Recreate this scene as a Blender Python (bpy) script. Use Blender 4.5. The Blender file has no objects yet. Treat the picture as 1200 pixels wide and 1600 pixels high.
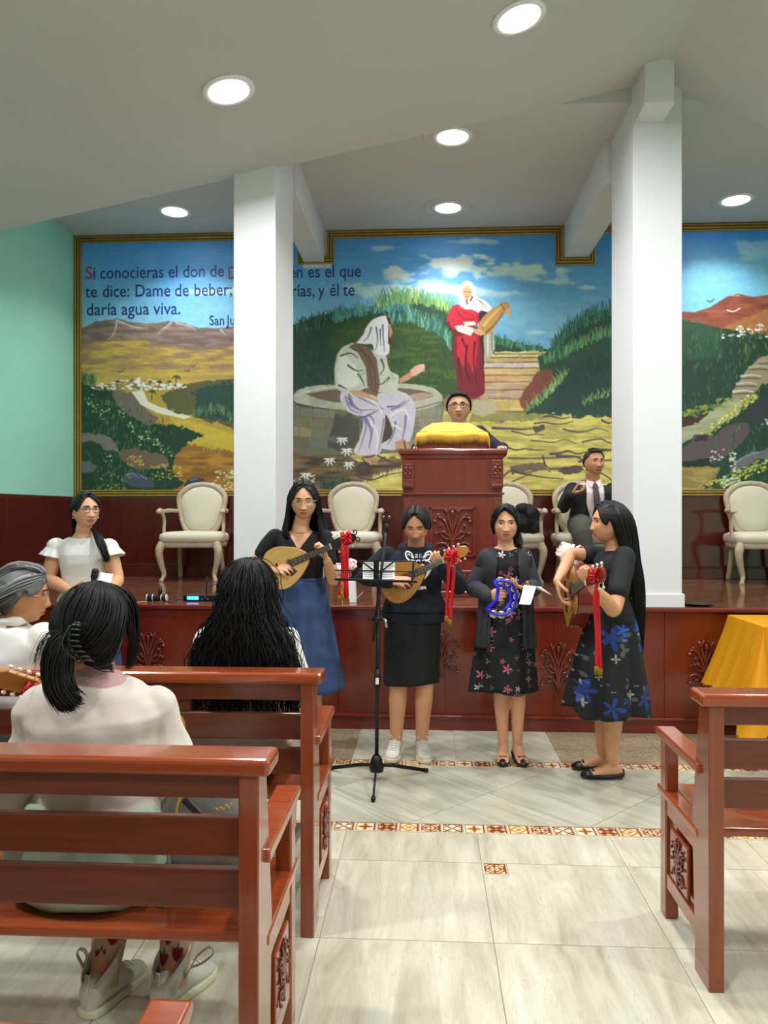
import bpy, bmesh, math, random
import numpy as np
from mathutils import Vector, Matrix, Euler
random.seed(7); np.random.seed(7)
SC = bpy.context.scene
COL = SC.collection
PI = math.pi
# ------------------------------------------------------------------ camera, world, light, exposure
CAMZ = 1.5; YAW = 0.055; FPX = 1200.0
cam_d = bpy.data.cameras.new('camera'); cam_d.sensor_fit = 'VERTICAL'; cam_d.sensor_height = 32.0
cam_d.lens = 32.0 * FPX / 1600.0; cam_d.clip_start = 0.02
cam = bpy.data.objects.new('camera', cam_d); COL.objects.link(cam)
cam.location = (0, 0, CAMZ); cam.rotation_euler = (PI / 2, 0, YAW)
SC.camera = cam
w = bpy.data.worlds.new('world'); SC.world = w; w.use_nodes = True
w.node_tree.nodes['Background'].inputs[0].default_value = (0.5, 0.55, 0.6, 1)
w.node_tree.nodes['Background'].inputs[1].default_value = 0.05
SC.view_settings.view_transform = 'Standard'; SC.view_settings.look = 'None'
SC.view_settings.exposure = 0.1; SC.view_settings.gamma = 1.0; SC.view_settings.use_curve_mapping = False
LAMP_POWER = 36.0; LAMP_COLOR = (0.985, 0.99, 1.0)
LAMP_POWER_STAGE = 13.5

def ray(u, v):
    xc = (u - 600) / FPX; zc = -(v - 800) / FPX
    return Vector((-math.sin(YAW) + xc * math.cos(YAW), math.cos(YAW) + xc * math.sin(YAW), zc))
def P(u, v, Y):                       # photograph point on the upright plane at depth Y
    d = ray(u, v); return Vector((0, 0, CAMZ)) + d * (Y / d.y)
def F(u, v, z=0.0):                   # photograph point on the level plane at height z
    d = ray(u, v); return Vector((0, 0, CAMZ)) + d * ((z - CAMZ) / d.z)

def lin(c):
    if isinstance(c, str):
        c = [int(c[i:i + 2], 16) / 255 for i in (0, 2, 4)]
    return tuple((x / 12.92 if x <= 0.04045 else ((x + 0.055) / 1.055) ** 2.4) for x in c[:3])
def L4(c): return (*lin(c), 1.0)

# ------------------------------------------------------------------ vectorised noise
def _h(i, j, k):
    n = (i.astype(np.int64) * 374761393 + j.astype(np.int64) * 668265263 + k.astype(np.int64) * 2147483647) & 0xffffffff
    n = ((n ^ (n >> 13)) * 1274126177) & 0xffffffff
    return ((n ^ (n >> 16)) & 0xffff) / 65535.0
def vn(x, y, z=0.0):
    x, y, z = np.broadcast_arrays(np.asarray(x, float), np.asarray(y, float), np.asarray(z, float))
    i, j, k = np.floor(x), np.floor(y), np.floor(z)
    f, g, h = x - i, y - j, z - k
    f = f * f * (3 - 2 * f); g = g * g * (3 - 2 * g); h = h * h * (3 - 2 * h)
    i, j, k = i.astype(int), j.astype(int), k.astype(int)
    r = 0
    for a in (0, 1):
        for b in (0, 1):
            for c in (0, 1):
                r = r + _h(i + a, j + b, k + c) * (f if a else 1 - f) * (g if b else 1 - g) * (h if c else 1 - h)
    return r * 2 - 1
def fbm(x, y, z=0.0, o=4):
    r = 0; a = 0.5; s = 1.0
    for q in range(o):
        r = r + a * vn(np.asarray(x) * s + q * 17.3, np.asarray(y) * s + q * 5.1, np.asarray(z) * s); a *= 0.5; s *= 2.03
    return r
def sm(a, b, x):
    t = np.clip((x - a) / (b - a), 0, 1); return t * t * (3 - 2 * t)

def spline(pts, k=6):
    pts = [np.array(p, float) for p in pts]; o = []
    for i in range(len(pts) - 1):
        p0 = pts[max(i - 1, 0)]; p1 = pts[i]; p2 = pts[i + 1]; p3 = pts[min(i + 2, len(pts) - 1)]
        for q in range(k):
            t = q / k
            o.append(0.5 * ((2 * p1) + (-p0 + p2) * t + (2 * p0 - 5 * p1 + 4 * p2 - p3) * t * t + (-p0 + 3 * p1 - 3 * p2 + p3) * t ** 3))
    o.append(pts[-1]); return o
# ------------------------------------------------------------------ materials
def nodes(name):
    m = bpy.data.materials.new(name); m.use_nodes = True
    nt = m.node_tree; return m, nt, nt.nodes['Principled BSDF']
def mat(name, col, rough=0.5, metal=0.0, spec=0.5, var=0.0, scale=8.0, bump=0.0, bscale=60.0, coat=0.0, stretch=None, sss=0.0, attr=None, sheen=0.0, emit=None, estr=0.0, trans=0.0, ior=None, bdist=0.01):
    m, nt, b = nodes(name)
    c = L4(col)
    b.inputs['Base Color'].default_value = c
    b.inputs['Roughness'].default_value = rough; b.inputs['Metallic'].default_value = metal
    b.inputs['Specular IOR Level'].default_value = spec
    b.inputs['Coat Weight'].default_value = coat; b.inputs['Coat Roughness'].default_value = 0.12
    b.inputs['Sheen Weight'].default_value = sheen
    if trans: b.inputs['Transmission Weight'].default_value = trans
    if ior: b.inputs['IOR'].default_value = ior
    if emit is not None:
        b.inputs['Emission Color'].default_value = L4(emit); b.inputs['Emission Strength'].default_value = estr
    N = nt.nodes.new; lk = nt.links.new
    tc = N('ShaderNodeTexCoord'); src = tc.outputs['Object']
    if stretch:
        mp = N('ShaderNodeMapping'); mp.inputs['Scale'].default_value = stretch
        lk(src, mp.inputs['Vector']); src = mp.outputs['Vector']
    colsrc = None
    if attr:
        a = N('ShaderNodeAttribute'); a.attribute_name = attr; colsrc = a.outputs['Color']
    if var > 0:
        n = N('ShaderNodeTexNoise'); n.inputs['Scale'].default_value = scale; n.inputs['Detail'].default_value = 5
        lk(src, n.inputs['Vector'])
        mr = N('ShaderNodeMapRange'); mr.inputs[1].default_value = 0.3; mr.inputs[2].default_value = 0.7
        mr.inputs[3].default_value = 1 - var; mr.inputs[4].default_value = 1 + var
        lk(n.outputs[0], mr.inputs[0])
        vm = N('ShaderNodeVectorMath'); vm.operation = 'SCALE'
        if colsrc: lk(colsrc, vm.inputs[0])
        else: vm.inputs[0].default_value = c[:3]
        lk(mr.outputs[0], vm.inputs['Scale']); colsrc = vm.outputs[0]
    if colsrc: lk(colsrc, b.inputs['Base Color'])
    if bump > 0:
        n2 = N('ShaderNodeTexNoise'); n2.inputs['Scale'].default_value = bscale; n2.inputs['Detail'].default_value = 4
        lk(src, n2.inputs['Vector'])
        bp = N('ShaderNodeBump'); bp.inputs['Strength'].default_value = bump; bp.inputs['Distance'].default_value = bdist
        lk(n2.outputs[0], bp.inputs['Height']); lk(bp.outputs[0], b.inputs['Normal'])
    return m

def wood(name, c1, c2, rough=0.3, axis='X', coat=0.3, gs=1.0):
    m, nt, b = nodes(name); N = nt.nodes.new; lk = nt.links.new
    tc = N('ShaderNodeTexCoord'); mp = N('ShaderNodeMapping')
    s = {'X': (1.2, 22, 22), 'Y': (22, 1.2, 22), 'Z': (22, 22, 1.2)}[axis]
    mp.inputs['Scale'].default_value = [q * gs for q in s]
    oi = N('ShaderNodeObjectInfo')
    lk(tc.outputs['Object'], mp.inputs['Vector'])
    va = N('ShaderNodeVectorMath'); va.operation = 'ADD'
    lk(mp.outputs[0], va.inputs[0]); lk(oi.outputs['Random'], va.inputs[1])
    n = N('ShaderNodeTexNoise'); n.inputs['Scale'].default_value = 2.2; n.inputs['Detail'].default_value = 6; n.inputs['Roughness'].default_value = 0.65
    lk(va.outputs[0], n.inputs['Vector'])
    cr = N('ShaderNodeValToRGB'); cr.color_ramp.elements[0].position = 0.32; cr.color_ramp.elements[1].position = 0.7
    cr.color_ramp.elements[0].color = L4(c1); cr.color_ramp.elements[1].color = L4(c2)
    lk(n.outputs[0], cr.inputs[0]); lk(cr.outputs[0], b.inputs['Base Color'])
    b.inputs['Roughness'].default_value = rough
    b.inputs['Coat Weight'].default_value = coat; b.inputs['Coat Roughness'].default_value = 0.08
    bp = N('ShaderNodeBump'); bp.inputs['Strength'].default_value = 0.08; bp.inputs['Distance'].default_value = 0.004
    lk(n.outputs[0], bp.inputs['Height']); lk(bp.outputs[0], b.inputs['Normal'])
    return m

def stone(name, c1, c2, c3, rough=0.22, rot=0.0, sc=(9, 1.3, 1), vein=1.0):
    m, nt, b = nodes(name); N = nt.nodes.new; lk = nt.links.new
    tc = N('ShaderNodeTexCoord'); g = N('ShaderNodeNewGeometry'); mp = N('ShaderNodeMapping')
    oi = N('ShaderNodeObjectInfo'); cm = N('ShaderNodeCombineXYZ')
    m1 = N('ShaderNodeMath'); m1.operation = 'MULTIPLY'; m1.inputs[1].default_value = 37.0
    lk(oi.outputs['Random'], m1.inputs[0]); lk(m1.outputs[0], cm.inputs[2]); lk(m1.outputs[0], cm.inputs[0])
    mp.inputs['Rotation'].default_value = (0, 0, rot); mp2 = N('ShaderNodeMapping'); mp2.inputs['Scale'].default_value = sc
    lk(tc.outputs['Object'], mp.inputs['Vector']); lk(mp.outputs[0], mp2.inputs['Vector'])
    va = N('ShaderNodeVectorMath'); va.operation = 'ADD'; lk(mp2.outputs[0], va.inputs[0]); lk(cm.outputs[0], va.inputs[1])
    n = N('ShaderNodeTexNoise'); n.inputs['Scale'].default_value = 1.3; n.inputs['Detail'].default_value = 8; n.inputs['Roughness'].default_value = 0.62
    n.inputs['Distortion'].default_value = 0.6
    lk(va.outputs[0], n.inputs['Vector'])
    cr = N('ShaderNodeValToRGB'); e = cr.color_ramp.elements
    e[0].position = 0.3; e[0].color = L4(c1); e[1].position = 0.72; e[1].color = L4(c3)
    k = cr.color_ramp.elements.new(0.5); k.color = L4(c2)
    lk(n.outputs[0], cr.inputs[0])
    n2 = N('ShaderNodeTexNoise'); n2.inputs['Scale'].default_value = 3.2; n2.inputs['Detail'].default_value = 9; n2.inputs['Distortion'].default_value = 1.5
    lk(va.outputs[0], n2.inputs['Vector'])
    cr2 = N('ShaderNodeValToRGB'); f = cr2.color_ramp.elements
    f[0].position = 0.485; f[0].color = (0, 0, 0, 1); f[1].position = 0.5; f[1].color = (1, 1, 1, 1)
    q = cr2.color_ramp.elements.new(0.515); q.color = (0, 0, 0, 1)
    lk(n2.outputs[0], cr2.inputs[0])
    mx = N('ShaderNodeMix'); mx.data_type = 'RGBA'; mx.inputs['B'].default_value = L4(c1)
    mm = N('ShaderNodeMath'); mm.operation = 'MULTIPLY'; mm.inputs[1].default_value = 0.55 * vein
    lk(cr2.outputs[0], mm.inputs[0]); lk(mm.outputs[0], mx.inputs['Factor']); lk(cr.outputs[0], mx.inputs['A'])
    lk(mx.outputs['Result'], b.inputs['Base Color'])
    b.inputs['Roughness'].default_value = rough
    return m

M = {}
M['ceiling'] = mat('ceiling_paint', 'C9CACB', 0.85, var=0.02, scale=1.5, bump=0.05, bscale=40)
M['white'] = mat('white_paint', 'E2E3E5', 0.7, var=0.015, scale=3, bump=0.05, bscale=60)
M['green'] = mat('mint_paint', 'A6EAD4', 0.7, var=0.02, scale=2, bump=0.06, bscale=60)
M['wallcream'] = mat('cream_paint', 'D9D6C8', 0.8, var=0.02)
M['wains'] = wood('dark_red_panel', '4E1A12', '5C2016', 0.16, 'Z', 0.5, 0.5)
M['front'] = wood('stage_front_wood', '68200F', '742813', 0.2, 'Z', 0.4, 0.5)
M['skirt'] = wood('skirting_wood', '6A2018', '7A2A1E', 0.25, 'X', 0.3)
M['pew'] = wood('pew_wood', '8E3A1A', 'A04A24', 0.2, 'X', 0.7)
M['pewv'] = wood('pew_wood_upright', '7E341A', '904222', 0.22, 'Z', 0.7)
M['pewdark'] = wood('pew_slat_wood', '602817', '743520', 0.3, 'X', 0.25)
M['pulpit'] = wood('pulpit_wood', '6C2C20', '783226', 0.22, 'Z', 0.5, 0.6)
M['carve'] = mat('carved_wood', '6E261A', 0.18, var=0.12, scale=30, coat=0.6)
M['stagefloor'] = stone('stage_tile', '5A3424', '784C38', '8C604A', 0.10, 0.785, (14, 1.0, 1), 0.2)
M['stagegrout'] = mat('stage_grout', 'D0AC96', 0.6)
M['grout'] = mat('floor_grout', 'A8A08C', 0.8)
M['tile'] = stone('travertine_tile', 'B3AA93', 'CCC6B2', 'DDD8C8', 0.2, 0.0)
M['tilediag'] = stone('diagonal_tile', 'A5A18D', 'BAB6A3', 'CBC8B7', 0.2, -0.75, (12, 1.2, 1), 0.3)
M['gold'] = mat('gold_moulding', 'A98A3E', 0.35, 0.35, var=0.15, scale=20)
M['gold_dark'] = mat('gold_groove', '5E4618', 0.5, 0.2)
M['attr'] = mat('painted_print', 'FFFFFF', 0.55, attr='Col')
M['mural'] = mat('mural_paint', 'FFFFFF', 0.5, attr='Col', bump=0.15, bscale=45, bdist=0.003)
M['tilepaint'] = mat('painted_tile', 'FFFFFF', 0.2, attr='Col')

# ------------------------------------------------------------------ object helpers
def tag(o, label=None, cat=None, group=None, kind=None):
    if label: o['label'] = label
    if cat: o['category'] = cat
    if group: o['group'] = group
    if kind: o['kind'] = kind
    return o
def empty(name, loc, label=None, cat=None, group=None, rz=0.0, kind=None):
    o = bpy.data.objects.new(name, None); COL.objects.link(o); o.location = loc; o.rotation_euler = (0, 0, rz)
    o.empty_display_size = 0.05
    return tag(o, label, cat, group, kind)
def link(name, me, parent=None, loc=None):
    o = bpy.data.objects.new(name, me); COL.objects.link(o)
    if parent is not None: o.parent = parent
    if loc is not None: o.location = loc
    return o
def copy_tree(o, parent=None):
    c = o.copy(); COL.objects.link(c)
    if parent is not None: c.parent = parent
    for ch in [q for q in bpy.data.objects if q.parent is o]: copy_tree(ch, c)
    return c
def copy_tree_fast(o, kids, parent=None):
    c = o.copy(); COL.objects.link(c)
    if parent is not None: c.parent = parent
    for ch in kids.get(o.name, []): copy_tree_fast(ch, kids, c)
    return c

class G:
    """collects geometry for ONE mesh"""
    def __init__(s, T=None): s.v = []; s.f = []; s.n = 0; s.T = T
    def add(s, V, Fc):
        V = np.asarray(V, float)
        if s.T is not None:
            A = np.array(s.T); V = V @ A[:3, :3].T + A[:3, 3]
        s.v.append(V); n = s.n
        s.f += [tuple(i + n for i in f) for f in Fc]; s.n += len(V); return s
    def box(s, c, d, R=None):
        c = Vector(c); x, y, z = [q / 2 for q in d]
        V = [Vector(p) for p in ((-x, -y, -z), (x, -y, -z), (x, y, -z), (-x, y, -z), (-x, -y, z), (x, -y, z), (x, y, z), (-x, y, z))]
        if R is not None: V = [R @ p for p in V]
        return s.add([p + c for p in V], [(0, 3, 2, 1), (4, 5, 6, 7), (0, 1, 5, 4), (1, 2, 6, 5), (2, 3, 7, 6), (3, 0, 4, 7)])
    def bx(s, x0, x1, y0, y1, z0, z1): return s.box(((x0 + x1) / 2, (y0 + y1) / 2, (z0 + z1) / 2), (x1 - x0, y1 - y0, z1 - z0))
    def prism(s, pts, d):             # closed 3-D polygon extruded by vector d
        n = len(pts); d = Vector(d); A = [Vector(p) for p in pts]
        V = A + [p + d for p in A]
        return s.add(V, [tuple(range(n - 1, -1, -1)), tuple(range(n, 2 * n))] + [(i, (i + 1) % n, n + (i + 1) % n, n + i) for i in range(n)])
    def loft(s, rings, cap=True, close=True):
        rings = [np.asarray(r, float) for r in rings]; n = len(rings[0]); V = np.concatenate(rings)
        Fc = []
        m = n if close else n - 1
        for k in range(len(rings) - 1):
            a = k * n; b = a + n
            Fc += [(a + i, a + (i + 1) % n, b + (i + 1) % n, b + i) for i in range(m)]
        if cap:
            Fc.append(tuple(range(n - 1, -1, -1))); o = (len(rings) - 1) * n; Fc.append(tuple(o + i for i in range(n)))
        return s.add(V, Fc)
    def tube(s, pts, r, n=8, flat=None, up=None):
        pts = [Vector(p) for p in pts]; k = len(pts)
        if not hasattr(r, '__len__'): r = [r] * k
        rings = []; prev = Vector(up) if up is not None else None
        for i, p in enumerate(pts):
            t = (pts[min(i + 1, k - 1)] - pts[max(i - 1, 0)])
            if t.length < 1e-9: t = Vector((0, 0, 1))
            t.normalize()
            if prev is None: prev = Vector((0, 0, 1)) if abs(t.z) < 0.9 else Vector((1, 0, 0))
            a = prev - t * prev.dot(t)
            if a.length < 1e-5: a = Vector((1, 0.3, 0.1)) - t * t.dot(Vector((1, 0.3, 0.1)))
            a.normalize(); b = t.cross(a); prev = a
            fl = 1.0 if flat is None else flat
            rings.append([p + a * (math.cos(2 * PI * j / n) * r[i]) + b * (math.sin(2 * PI * j / n) * r[i] * fl) for j in range(n)])
        return s.loft(rings)
    def ell(s, c, r, R=None, nu=16, nv=10):
        th = np.linspace(0, PI, nv + 1)[1:-1]; ph = np.arange(nu) * 2 * PI / nu
        V = [[0, 0, 1]] + [[math.sin(t) * math.cos(p), math.sin(t) * math.sin(p), math.cos(t)] for t in th for p in ph] + [[0, 0, -1]]
        if not hasattr(r, '__len__'): r = (r, r, r)
        V = np.array(V) * np.array(r)
        if R is not None: V = V @ np.array(R.to_3x3() if hasattr(R, 'to_3x3') else R).T
        V = V + np.array(c)
        Fc = [(0, 1 + i, 1 + (i + 1) % nu) for i in range(nu)]
        for k in range(len(th) - 1):
            a = 1 + k * nu; b = a + nu
            Fc += [(a + i, b + i, b + (i + 1) % nu, a + (i + 1) % nu) for i in range(nu)]
        e = len(V) - 1; a = 1 + (len(th) - 1) * nu
        Fc += [(e, a + (i + 1) % nu, a + i) for i in range(nu)]
        return s.add(V, Fc)
    def cyl(s, c, r, h, n=24, R=None, r2=None):
        r2 = r if r2 is None else r2
        R = R or Matrix.Identity(3); c = Vector(c)
        A = [c + R @ Vector((math.cos(2 * PI * i / n) * r, math.sin(2 * PI * i / n) * r, 0)) for i in range(n)]
        B = [c + R @ Vector((math.cos(2 * PI * i / n) * r2, math.sin(2 * PI * i / n) * r2, h)) for i in range(n)]
        return s.loft([A, B])
    def lathe(s, c, prof, n=24, cap=True):
        c = Vector(c)
        return s.loft([[c + Vector((math.cos(2 * PI * i / n) * r, math.sin(2 * PI * i / n) * r, z)) for i in range(n)] for r, z in prof], cap)
    def torus(s, c, R_, r, n=24, k=8, ax=None, sy=1.0):
        ax = ax or Matrix.Identity(3); c = Vector(c); V = []; Fc = []
        for i in range(n):
            a = 2 * PI * i / n
            for j in range(k):
                b = 2 * PI * j / k; q = R_ + r * math.cos(b)
                V.append(c + ax @ Vector((math.cos(a) * q, math.sin(a) * q * sy, r * math.sin(b))))
                Fc.append((i * k + j, ((i + 1) % n) * k + j, ((i + 1) % n) * k + (j + 1) % k, i * k + (j + 1) % k))
        return s.add(V, Fc)
    def mesh(s, name='m'):
        me = bpy.data.meshes.new(name)
        V = np.concatenate(s.v) if s.v else np.zeros((0, 3))
        me.from_pydata(V.tolist(), [], s.f); return me
    def build(s, name, m, parent=None, world=False, smooth=False, bevel=0.0, label=None, kind=None, subsurf=0, recalc=True, seg=2):
        me = s.mesh(name)
        if world and parent is not None:
            p = parent
            T = Matrix.Translation(p.location) @ Matrix.Rotation(p.rotation_euler.z, 4, 'Z')
            me.transform(T.inverted())
        if recalc:
            bm = bmesh.new(); bm.from_mesh(me); bmesh.ops.recalc_face_normals(bm, faces=bm.faces); bm.to_mesh(me); bm.free()
        if smooth: me.polygons.foreach_set('use_smooth', [True] * len(me.polygons))
        me.materials.append(M[m] if isinstance(m, str) else m)
        o = link(name, me, parent)
        if bevel > 0:
            b = o.modifiers.new('b', 'BEVEL'); b.width = bevel; b.segments = seg; b.limit_method = 'ANGLE'
        if subsurf:
            b = o.modifiers.new('s', 'SUBSURF'); b.levels = subsurf; b.render_levels = subsurf
        if label: o['label'] = label
        if kind: o['kind'] = kind
        return o
def W(o):
    """finish a child mesh whose coordinates were given in world space (parent unrotated)"""
    return o
def clip_poly(poly, x0, x1, y0, y1):
    def cl(pts, f, g):
        out = []
        for i in range(len(pts)):
            a, b = pts[i], pts[(i + 1) % len(pts)]
            if f(a): out.append(a)
            if f(a) != f(b): out.append(g(a, b))
        return out
    def ix(x): return lambda a, b: (x, a[1] + (b[1] - a[1]) * (x - a[0]) / (b[0] - a[0]))
    def iy(y): return lambda a, b: (a[0] + (b[0] - a[0]) * (y - a[1]) / (b[1] - a[1]), y)
    for f, g in ((lambda p: p[0] >= x0, ix(x0)), (lambda p: p[0] <= x1, ix(x1)), (lambda p: p[1] >= y0, iy(y0)), (lambda p: p[1] <= y1, iy(y1))):
        if len(poly) < 3: return []
        poly = cl(poly, f, g)
    return poly
def setcol(me, C):
    a = me.color_attributes.new('Col', 'FLOAT_COLOR', 'POINT')
    C = np.concatenate([C[:, :3], np.ones((len(C), 1))], 1).astype(np.float32)
    a.data.foreach_set('color', C.ravel())
def cos(me):
    c = np.empty(len(me.vertices) * 3, np.float32); me.vertices.foreach_get('co', c); return c.reshape(-1, 3).astype(float)
def nors(me):
    c = np.empty(len(me.vertices) * 3, np.float32); me.vertices.foreach_get('normal', c); return c.reshape(-1, 3).astype(float)
def text(name, body, size, m, parent, mtx, ext=0.001, align='LEFT', shear=0.0, space=1.0, off=0.0, label=None):
    cu = bpy.data.curves.new(name, 'FONT'); cu.body = body; cu.size = size; cu.extrude = ext; cu.align_x = align
    cu.shear = shear; cu.space_character = space; cu.offset = off; cu.resolution_u = 3
    t = bpy.data.objects.new('t', cu); COL.objects.link(t)
    dg = bpy.context.evaluated_depsgraph_get(); me = bpy.data.meshes.new_from_object(t.evaluated_get(dg))
    bpy.data.objects.remove(t); me.transform(mtx); me.materials.clear(); me.materials.append(M[m])
    o = link(name, me, parent)
    if label: o['label'] = label
    return o

# ------------------------------------------------------------------ the setting
STY = 5.33; STZ = 0.85; BY = 7.65; CZ = 4.31; LX = -3.58; RX = 4.6; RYR = -5.0
RIDX = 1.56; RIDZ = 4.44; SL = 0.2; SR = 0.44
def slopez(x): return RIDZ + SL * (x - RIDX) if x < RIDX else RIDZ - SR * (x - RIDX)
def struct(name, g, m, **k):
    o = g.build(name, m, **k); o['kind'] = 'structure'; return o
# floor slab with a recessed bed, tiles laid on it as pieces
fl = struct('floor', G().bx(LX, RX, RYR, STY + 0.05, -0.12, -0.004), 'grout')
T = 0.61; GAP = 0.0016
def tile_prism(poly, z1=0.0, z0=-0.012):
    cx = sum(p[0] for p in poly) / len(poly); cy = sum(p[1] for p in poly) / len(poly)
    g = G(); g.prism([(p[0] - cx, p[1] - cy, z0) for p in poly], (0, 0, z1 - z0)); return g, cx, cy
sq = [(0, 0), (T - 2 * GAP, 0), (T - 2 * GAP, T - 2 * GAP), (0, T - 2 * GAP)]
g0, ox, oy = tile_prism(sq)
tile_me = None
YS = 3.60
for i in range(-7, 8):
    for j in range(0, 7):
        x0 = 0.235 + i * T + GAP; y1 = YS - 0.30 - j * T - GAP if j else None
        if j == 0:
            xx0, xx1, yy0, yy1 = x0, x0 + T - 2 * GAP, 3.30 + GAP, YS - GAP
        else:
            yy1 = 3.30 - (j - 1) * T - GAP; yy0 = yy1 - T + 2 * GAP; xx0, xx1 = x0, x0 + T - 2 * GAP
        if xx1 > RX or xx0 < LX: continue
        if j == 0:
            gg, cx, cy = tile_prism([(xx0, yy0), (xx1, yy0), (xx1, yy1), (xx0, yy1)]); o = gg.build('floor_tile', 'tile', fl); o.location = (cx, cy, 0)
        else:
            notch = (i == 0 and j == 1)
            if notch:
                gg, cx, cy = tile_prism([(xx0, yy0), (xx1, yy0), (xx1, yy1), (xx0 + 0.105, yy1), (xx0 + 0.105, yy1 - 0.105), (xx0, yy1 - 0.105)])
                o = gg.build('floor_tile', 'tile', fl); o.location = (cx, cy, 0)
            else:
                if tile_me is None:
                    tile_me = g0.build('floor_tile', 'tile', fl); tile_me.location = (xx0 + T / 2 - GAP, yy0 + T / 2 - GAP, 0)
                else:
                    o = link('floor_tile', tile_me.data, fl, (xx0 + T / 2 - GAP, yy0 + T / 2 - GAP, 0))
# plain field further back (out of view) is one slab
G().bx(LX, RX, RYR, 3.30 - 6 * T, -0.012, 0).build('floor_slab', 'tile', fl)
# painted inlay tiles, five patterns
def deco_mesh(kind, s=0.1):
    n = 26; a = np.linspace(-1, 1, n); X, Y = np.meshgrid(a, a); R = np.hypot(X, Y); A = np.arctan2(Y, X)
    cream = np.array(lin('E6D9B8')); rust = np.array(lin('8A3A20')); och = np.array(lin('C98A35')); dk = np.array(lin('5A2A1A')); tan = np.array(lin('CDB68C'))
    C = np.empty((n, n, 3)); C[:] = cream
    def put(m, c): C[m] = c
    if kind == 0:      # orange star flower
        put(R < 0.62 * (0.55 + 0.45 * np.abs(np.cos(2 * A))), och); put((np.abs(X) < .1) & (np.abs(Y) < .75), rust); put((np.abs(Y) < .1) & (np.abs(X) < .75), rust)
    elif kind == 1:    # four red petals in a ring
        put(R < .85, tan); put(R < .8 * np.abs(np.sin(2 * A)) ** .5, rust); put(R < .2, och); put((R > .8) & (R < .92), dk)
    elif kind == 2:    # ochre squares
        put((np.abs(X) + np.abs(Y) < .95), och); put((np.abs(X) + np.abs(Y) < .6), cream); put((np.abs(X) < .28) & (np.abs(Y) < .28), och); put(np.abs(np.abs(X) - .75) < .06, och)
    elif kind == 3:    # rust rings
        put(R < .9, rust); put(R < .76, tan); put(R < .55, rust); put(R < .4, cream); put((np.abs(X) < .12) | (np.abs(Y) < .12), rust); put(R < .15, och)
    else:              # brown lattice
        put(np.abs(np.sin(3.2 * (X + Y))) < .28, dk); put(np.abs(np.sin(3.2 * (X - Y))) < .28, rust); put(R < .2, och)
    put((np.maximum(np.abs(X), np.abs(Y)) > .9), cream); put((np.abs(np.maximum(np.abs(X), np.abs(Y)) - .87) < .05), rust)
    V = np.stack([X.ravel() * s / 2, Y.ravel() * s / 2, np.zeros(n * n)], 1)
    Fc = [(j * n + i, j * n + i + 1, (j + 1) * n + i + 1, (j + 1) * n + i) for j in range(n - 1) for i in range(n - 1)]
    e = [j for j in range(n)]; b = len(V)
    Vb = [(-s / 2, -s / 2, -.012), (s / 2, -s / 2, -.012), (s / 2, s / 2, -.012), (-s / 2, s / 2, -.012)]
    V = np.concatenate([V, Vb]); Fc.append((b + 3, b + 2, b + 1, b))
    c0, c1, c2, c3 = 0, n - 1, n * n - 1, n * (n - 1)
    Fc += [tuple([b, b + 1] + list(range(n - 1, -1, -1))), tuple([b + 1, b + 2] + [j * n + n - 1 for j in range(n - 1, -1, -1)]),
           tuple([b + 2, b + 3] + [n * (n - 1) + i for i in range(n)]), tuple([b + 3, b] + [j * n for j in range(n)])]
    me = bpy.data.meshes.new('inlay_tile'); me.from_pydata(V.tolist(), [], Fc)
    setcol(me, np.concatenate([C.reshape(-1, 3), np.tile(cream, (4, 1))])); me.materials.append(M['tilepaint']); return me
DM = [deco_mesh(k) for k in range(5)]
order = [3, 4, 0, 1, 2]
for row, yc in ((0, 3.652), (1, 4.592)):
    for i in range(-16, 26):
        link('inlay_tile', DM[order[i % 5]], fl, (0.02 + i * 0.1035, yc, 0.0005))
link('inlay_tile', DM[3], fl, (0.235 + 0.052, 3.30 - 0.052, 0.0005))
def diag_tiles(x0, x1, y0, y1, size, name, m, parent, z1, z0, off=(0, 0), gap=0.0025):
    h = size / math.sqrt(2); n = 0
    for i in range(-40, 40):
        for j in range(-40, 40):
            cx = off[0] + (i + (j % 2) * 0.5) * 2 * h; cy = off[1] + j * h
            if cx < x0 - h or cx > x1 + h or cy < y0 - h or cy > y1 + h: continue
            q = h - gap
            poly = clip_poly([(cx - q, cy), (cx, cy - q), (cx + q, cy), (cx, cy + q)], x0, x1, y0, y1)
            if len(poly) < 3: continue
            ar = abs(sum(poly[k][0] * poly[(k + 1) % len(poly)][1] - poly[(k + 1) % len(poly)][0] * poly[k][1] for k in range(len(poly)))) / 2
            if ar < 0.002: continue
            gg, ccx, ccy = tile_prism(poly, z1, z0); o = gg.build(name, m, parent); o.location = (ccx, ccy, 0); n += 1
    return n
diag_tiles(LX, RX, 3.707, 4.537, T, 'diagonal_tile', 'tilediag', fl, 0.0, -0.012, (-0.1, 4.12))
# panels between the far inlay row and the stage: woven mosaic left and right, plain between
m_, nt_, b_ = nodes('woven_mosaic')
br = nt_.nodes.new('ShaderNodeTexBrick'); br.inputs['Scale'].default_value = 14; br.inputs['Mortar Size'].default_value = 0.05
br.inputs['Color1'].default_value = L4('B9AC90'); br.inputs['Color2'].default_value = L4('9C8B6E'); br.inputs['Mortar'].default_value = L4('7A6A52'); br.inputs['Row Height'].default_value = .22
tcn = nt_.nodes.new('ShaderNodeTexCoord'); nn = nt_.nodes.new('ShaderNodeTexNoise'); nn.inputs['Scale'].default_value = 60
mxx = nt_.nodes.new('ShaderNodeMix'); mxx.data_type = 'RGBA'; mxx.blend_type = 'OVERLAY'; mxx.inputs['Factor'].default_value = .8
nt_.links.new(tcn.outputs['Object'], br.inputs['Vector']); nt_.links.new(tcn.outputs['Object'], nn.inputs['Vector'])
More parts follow.
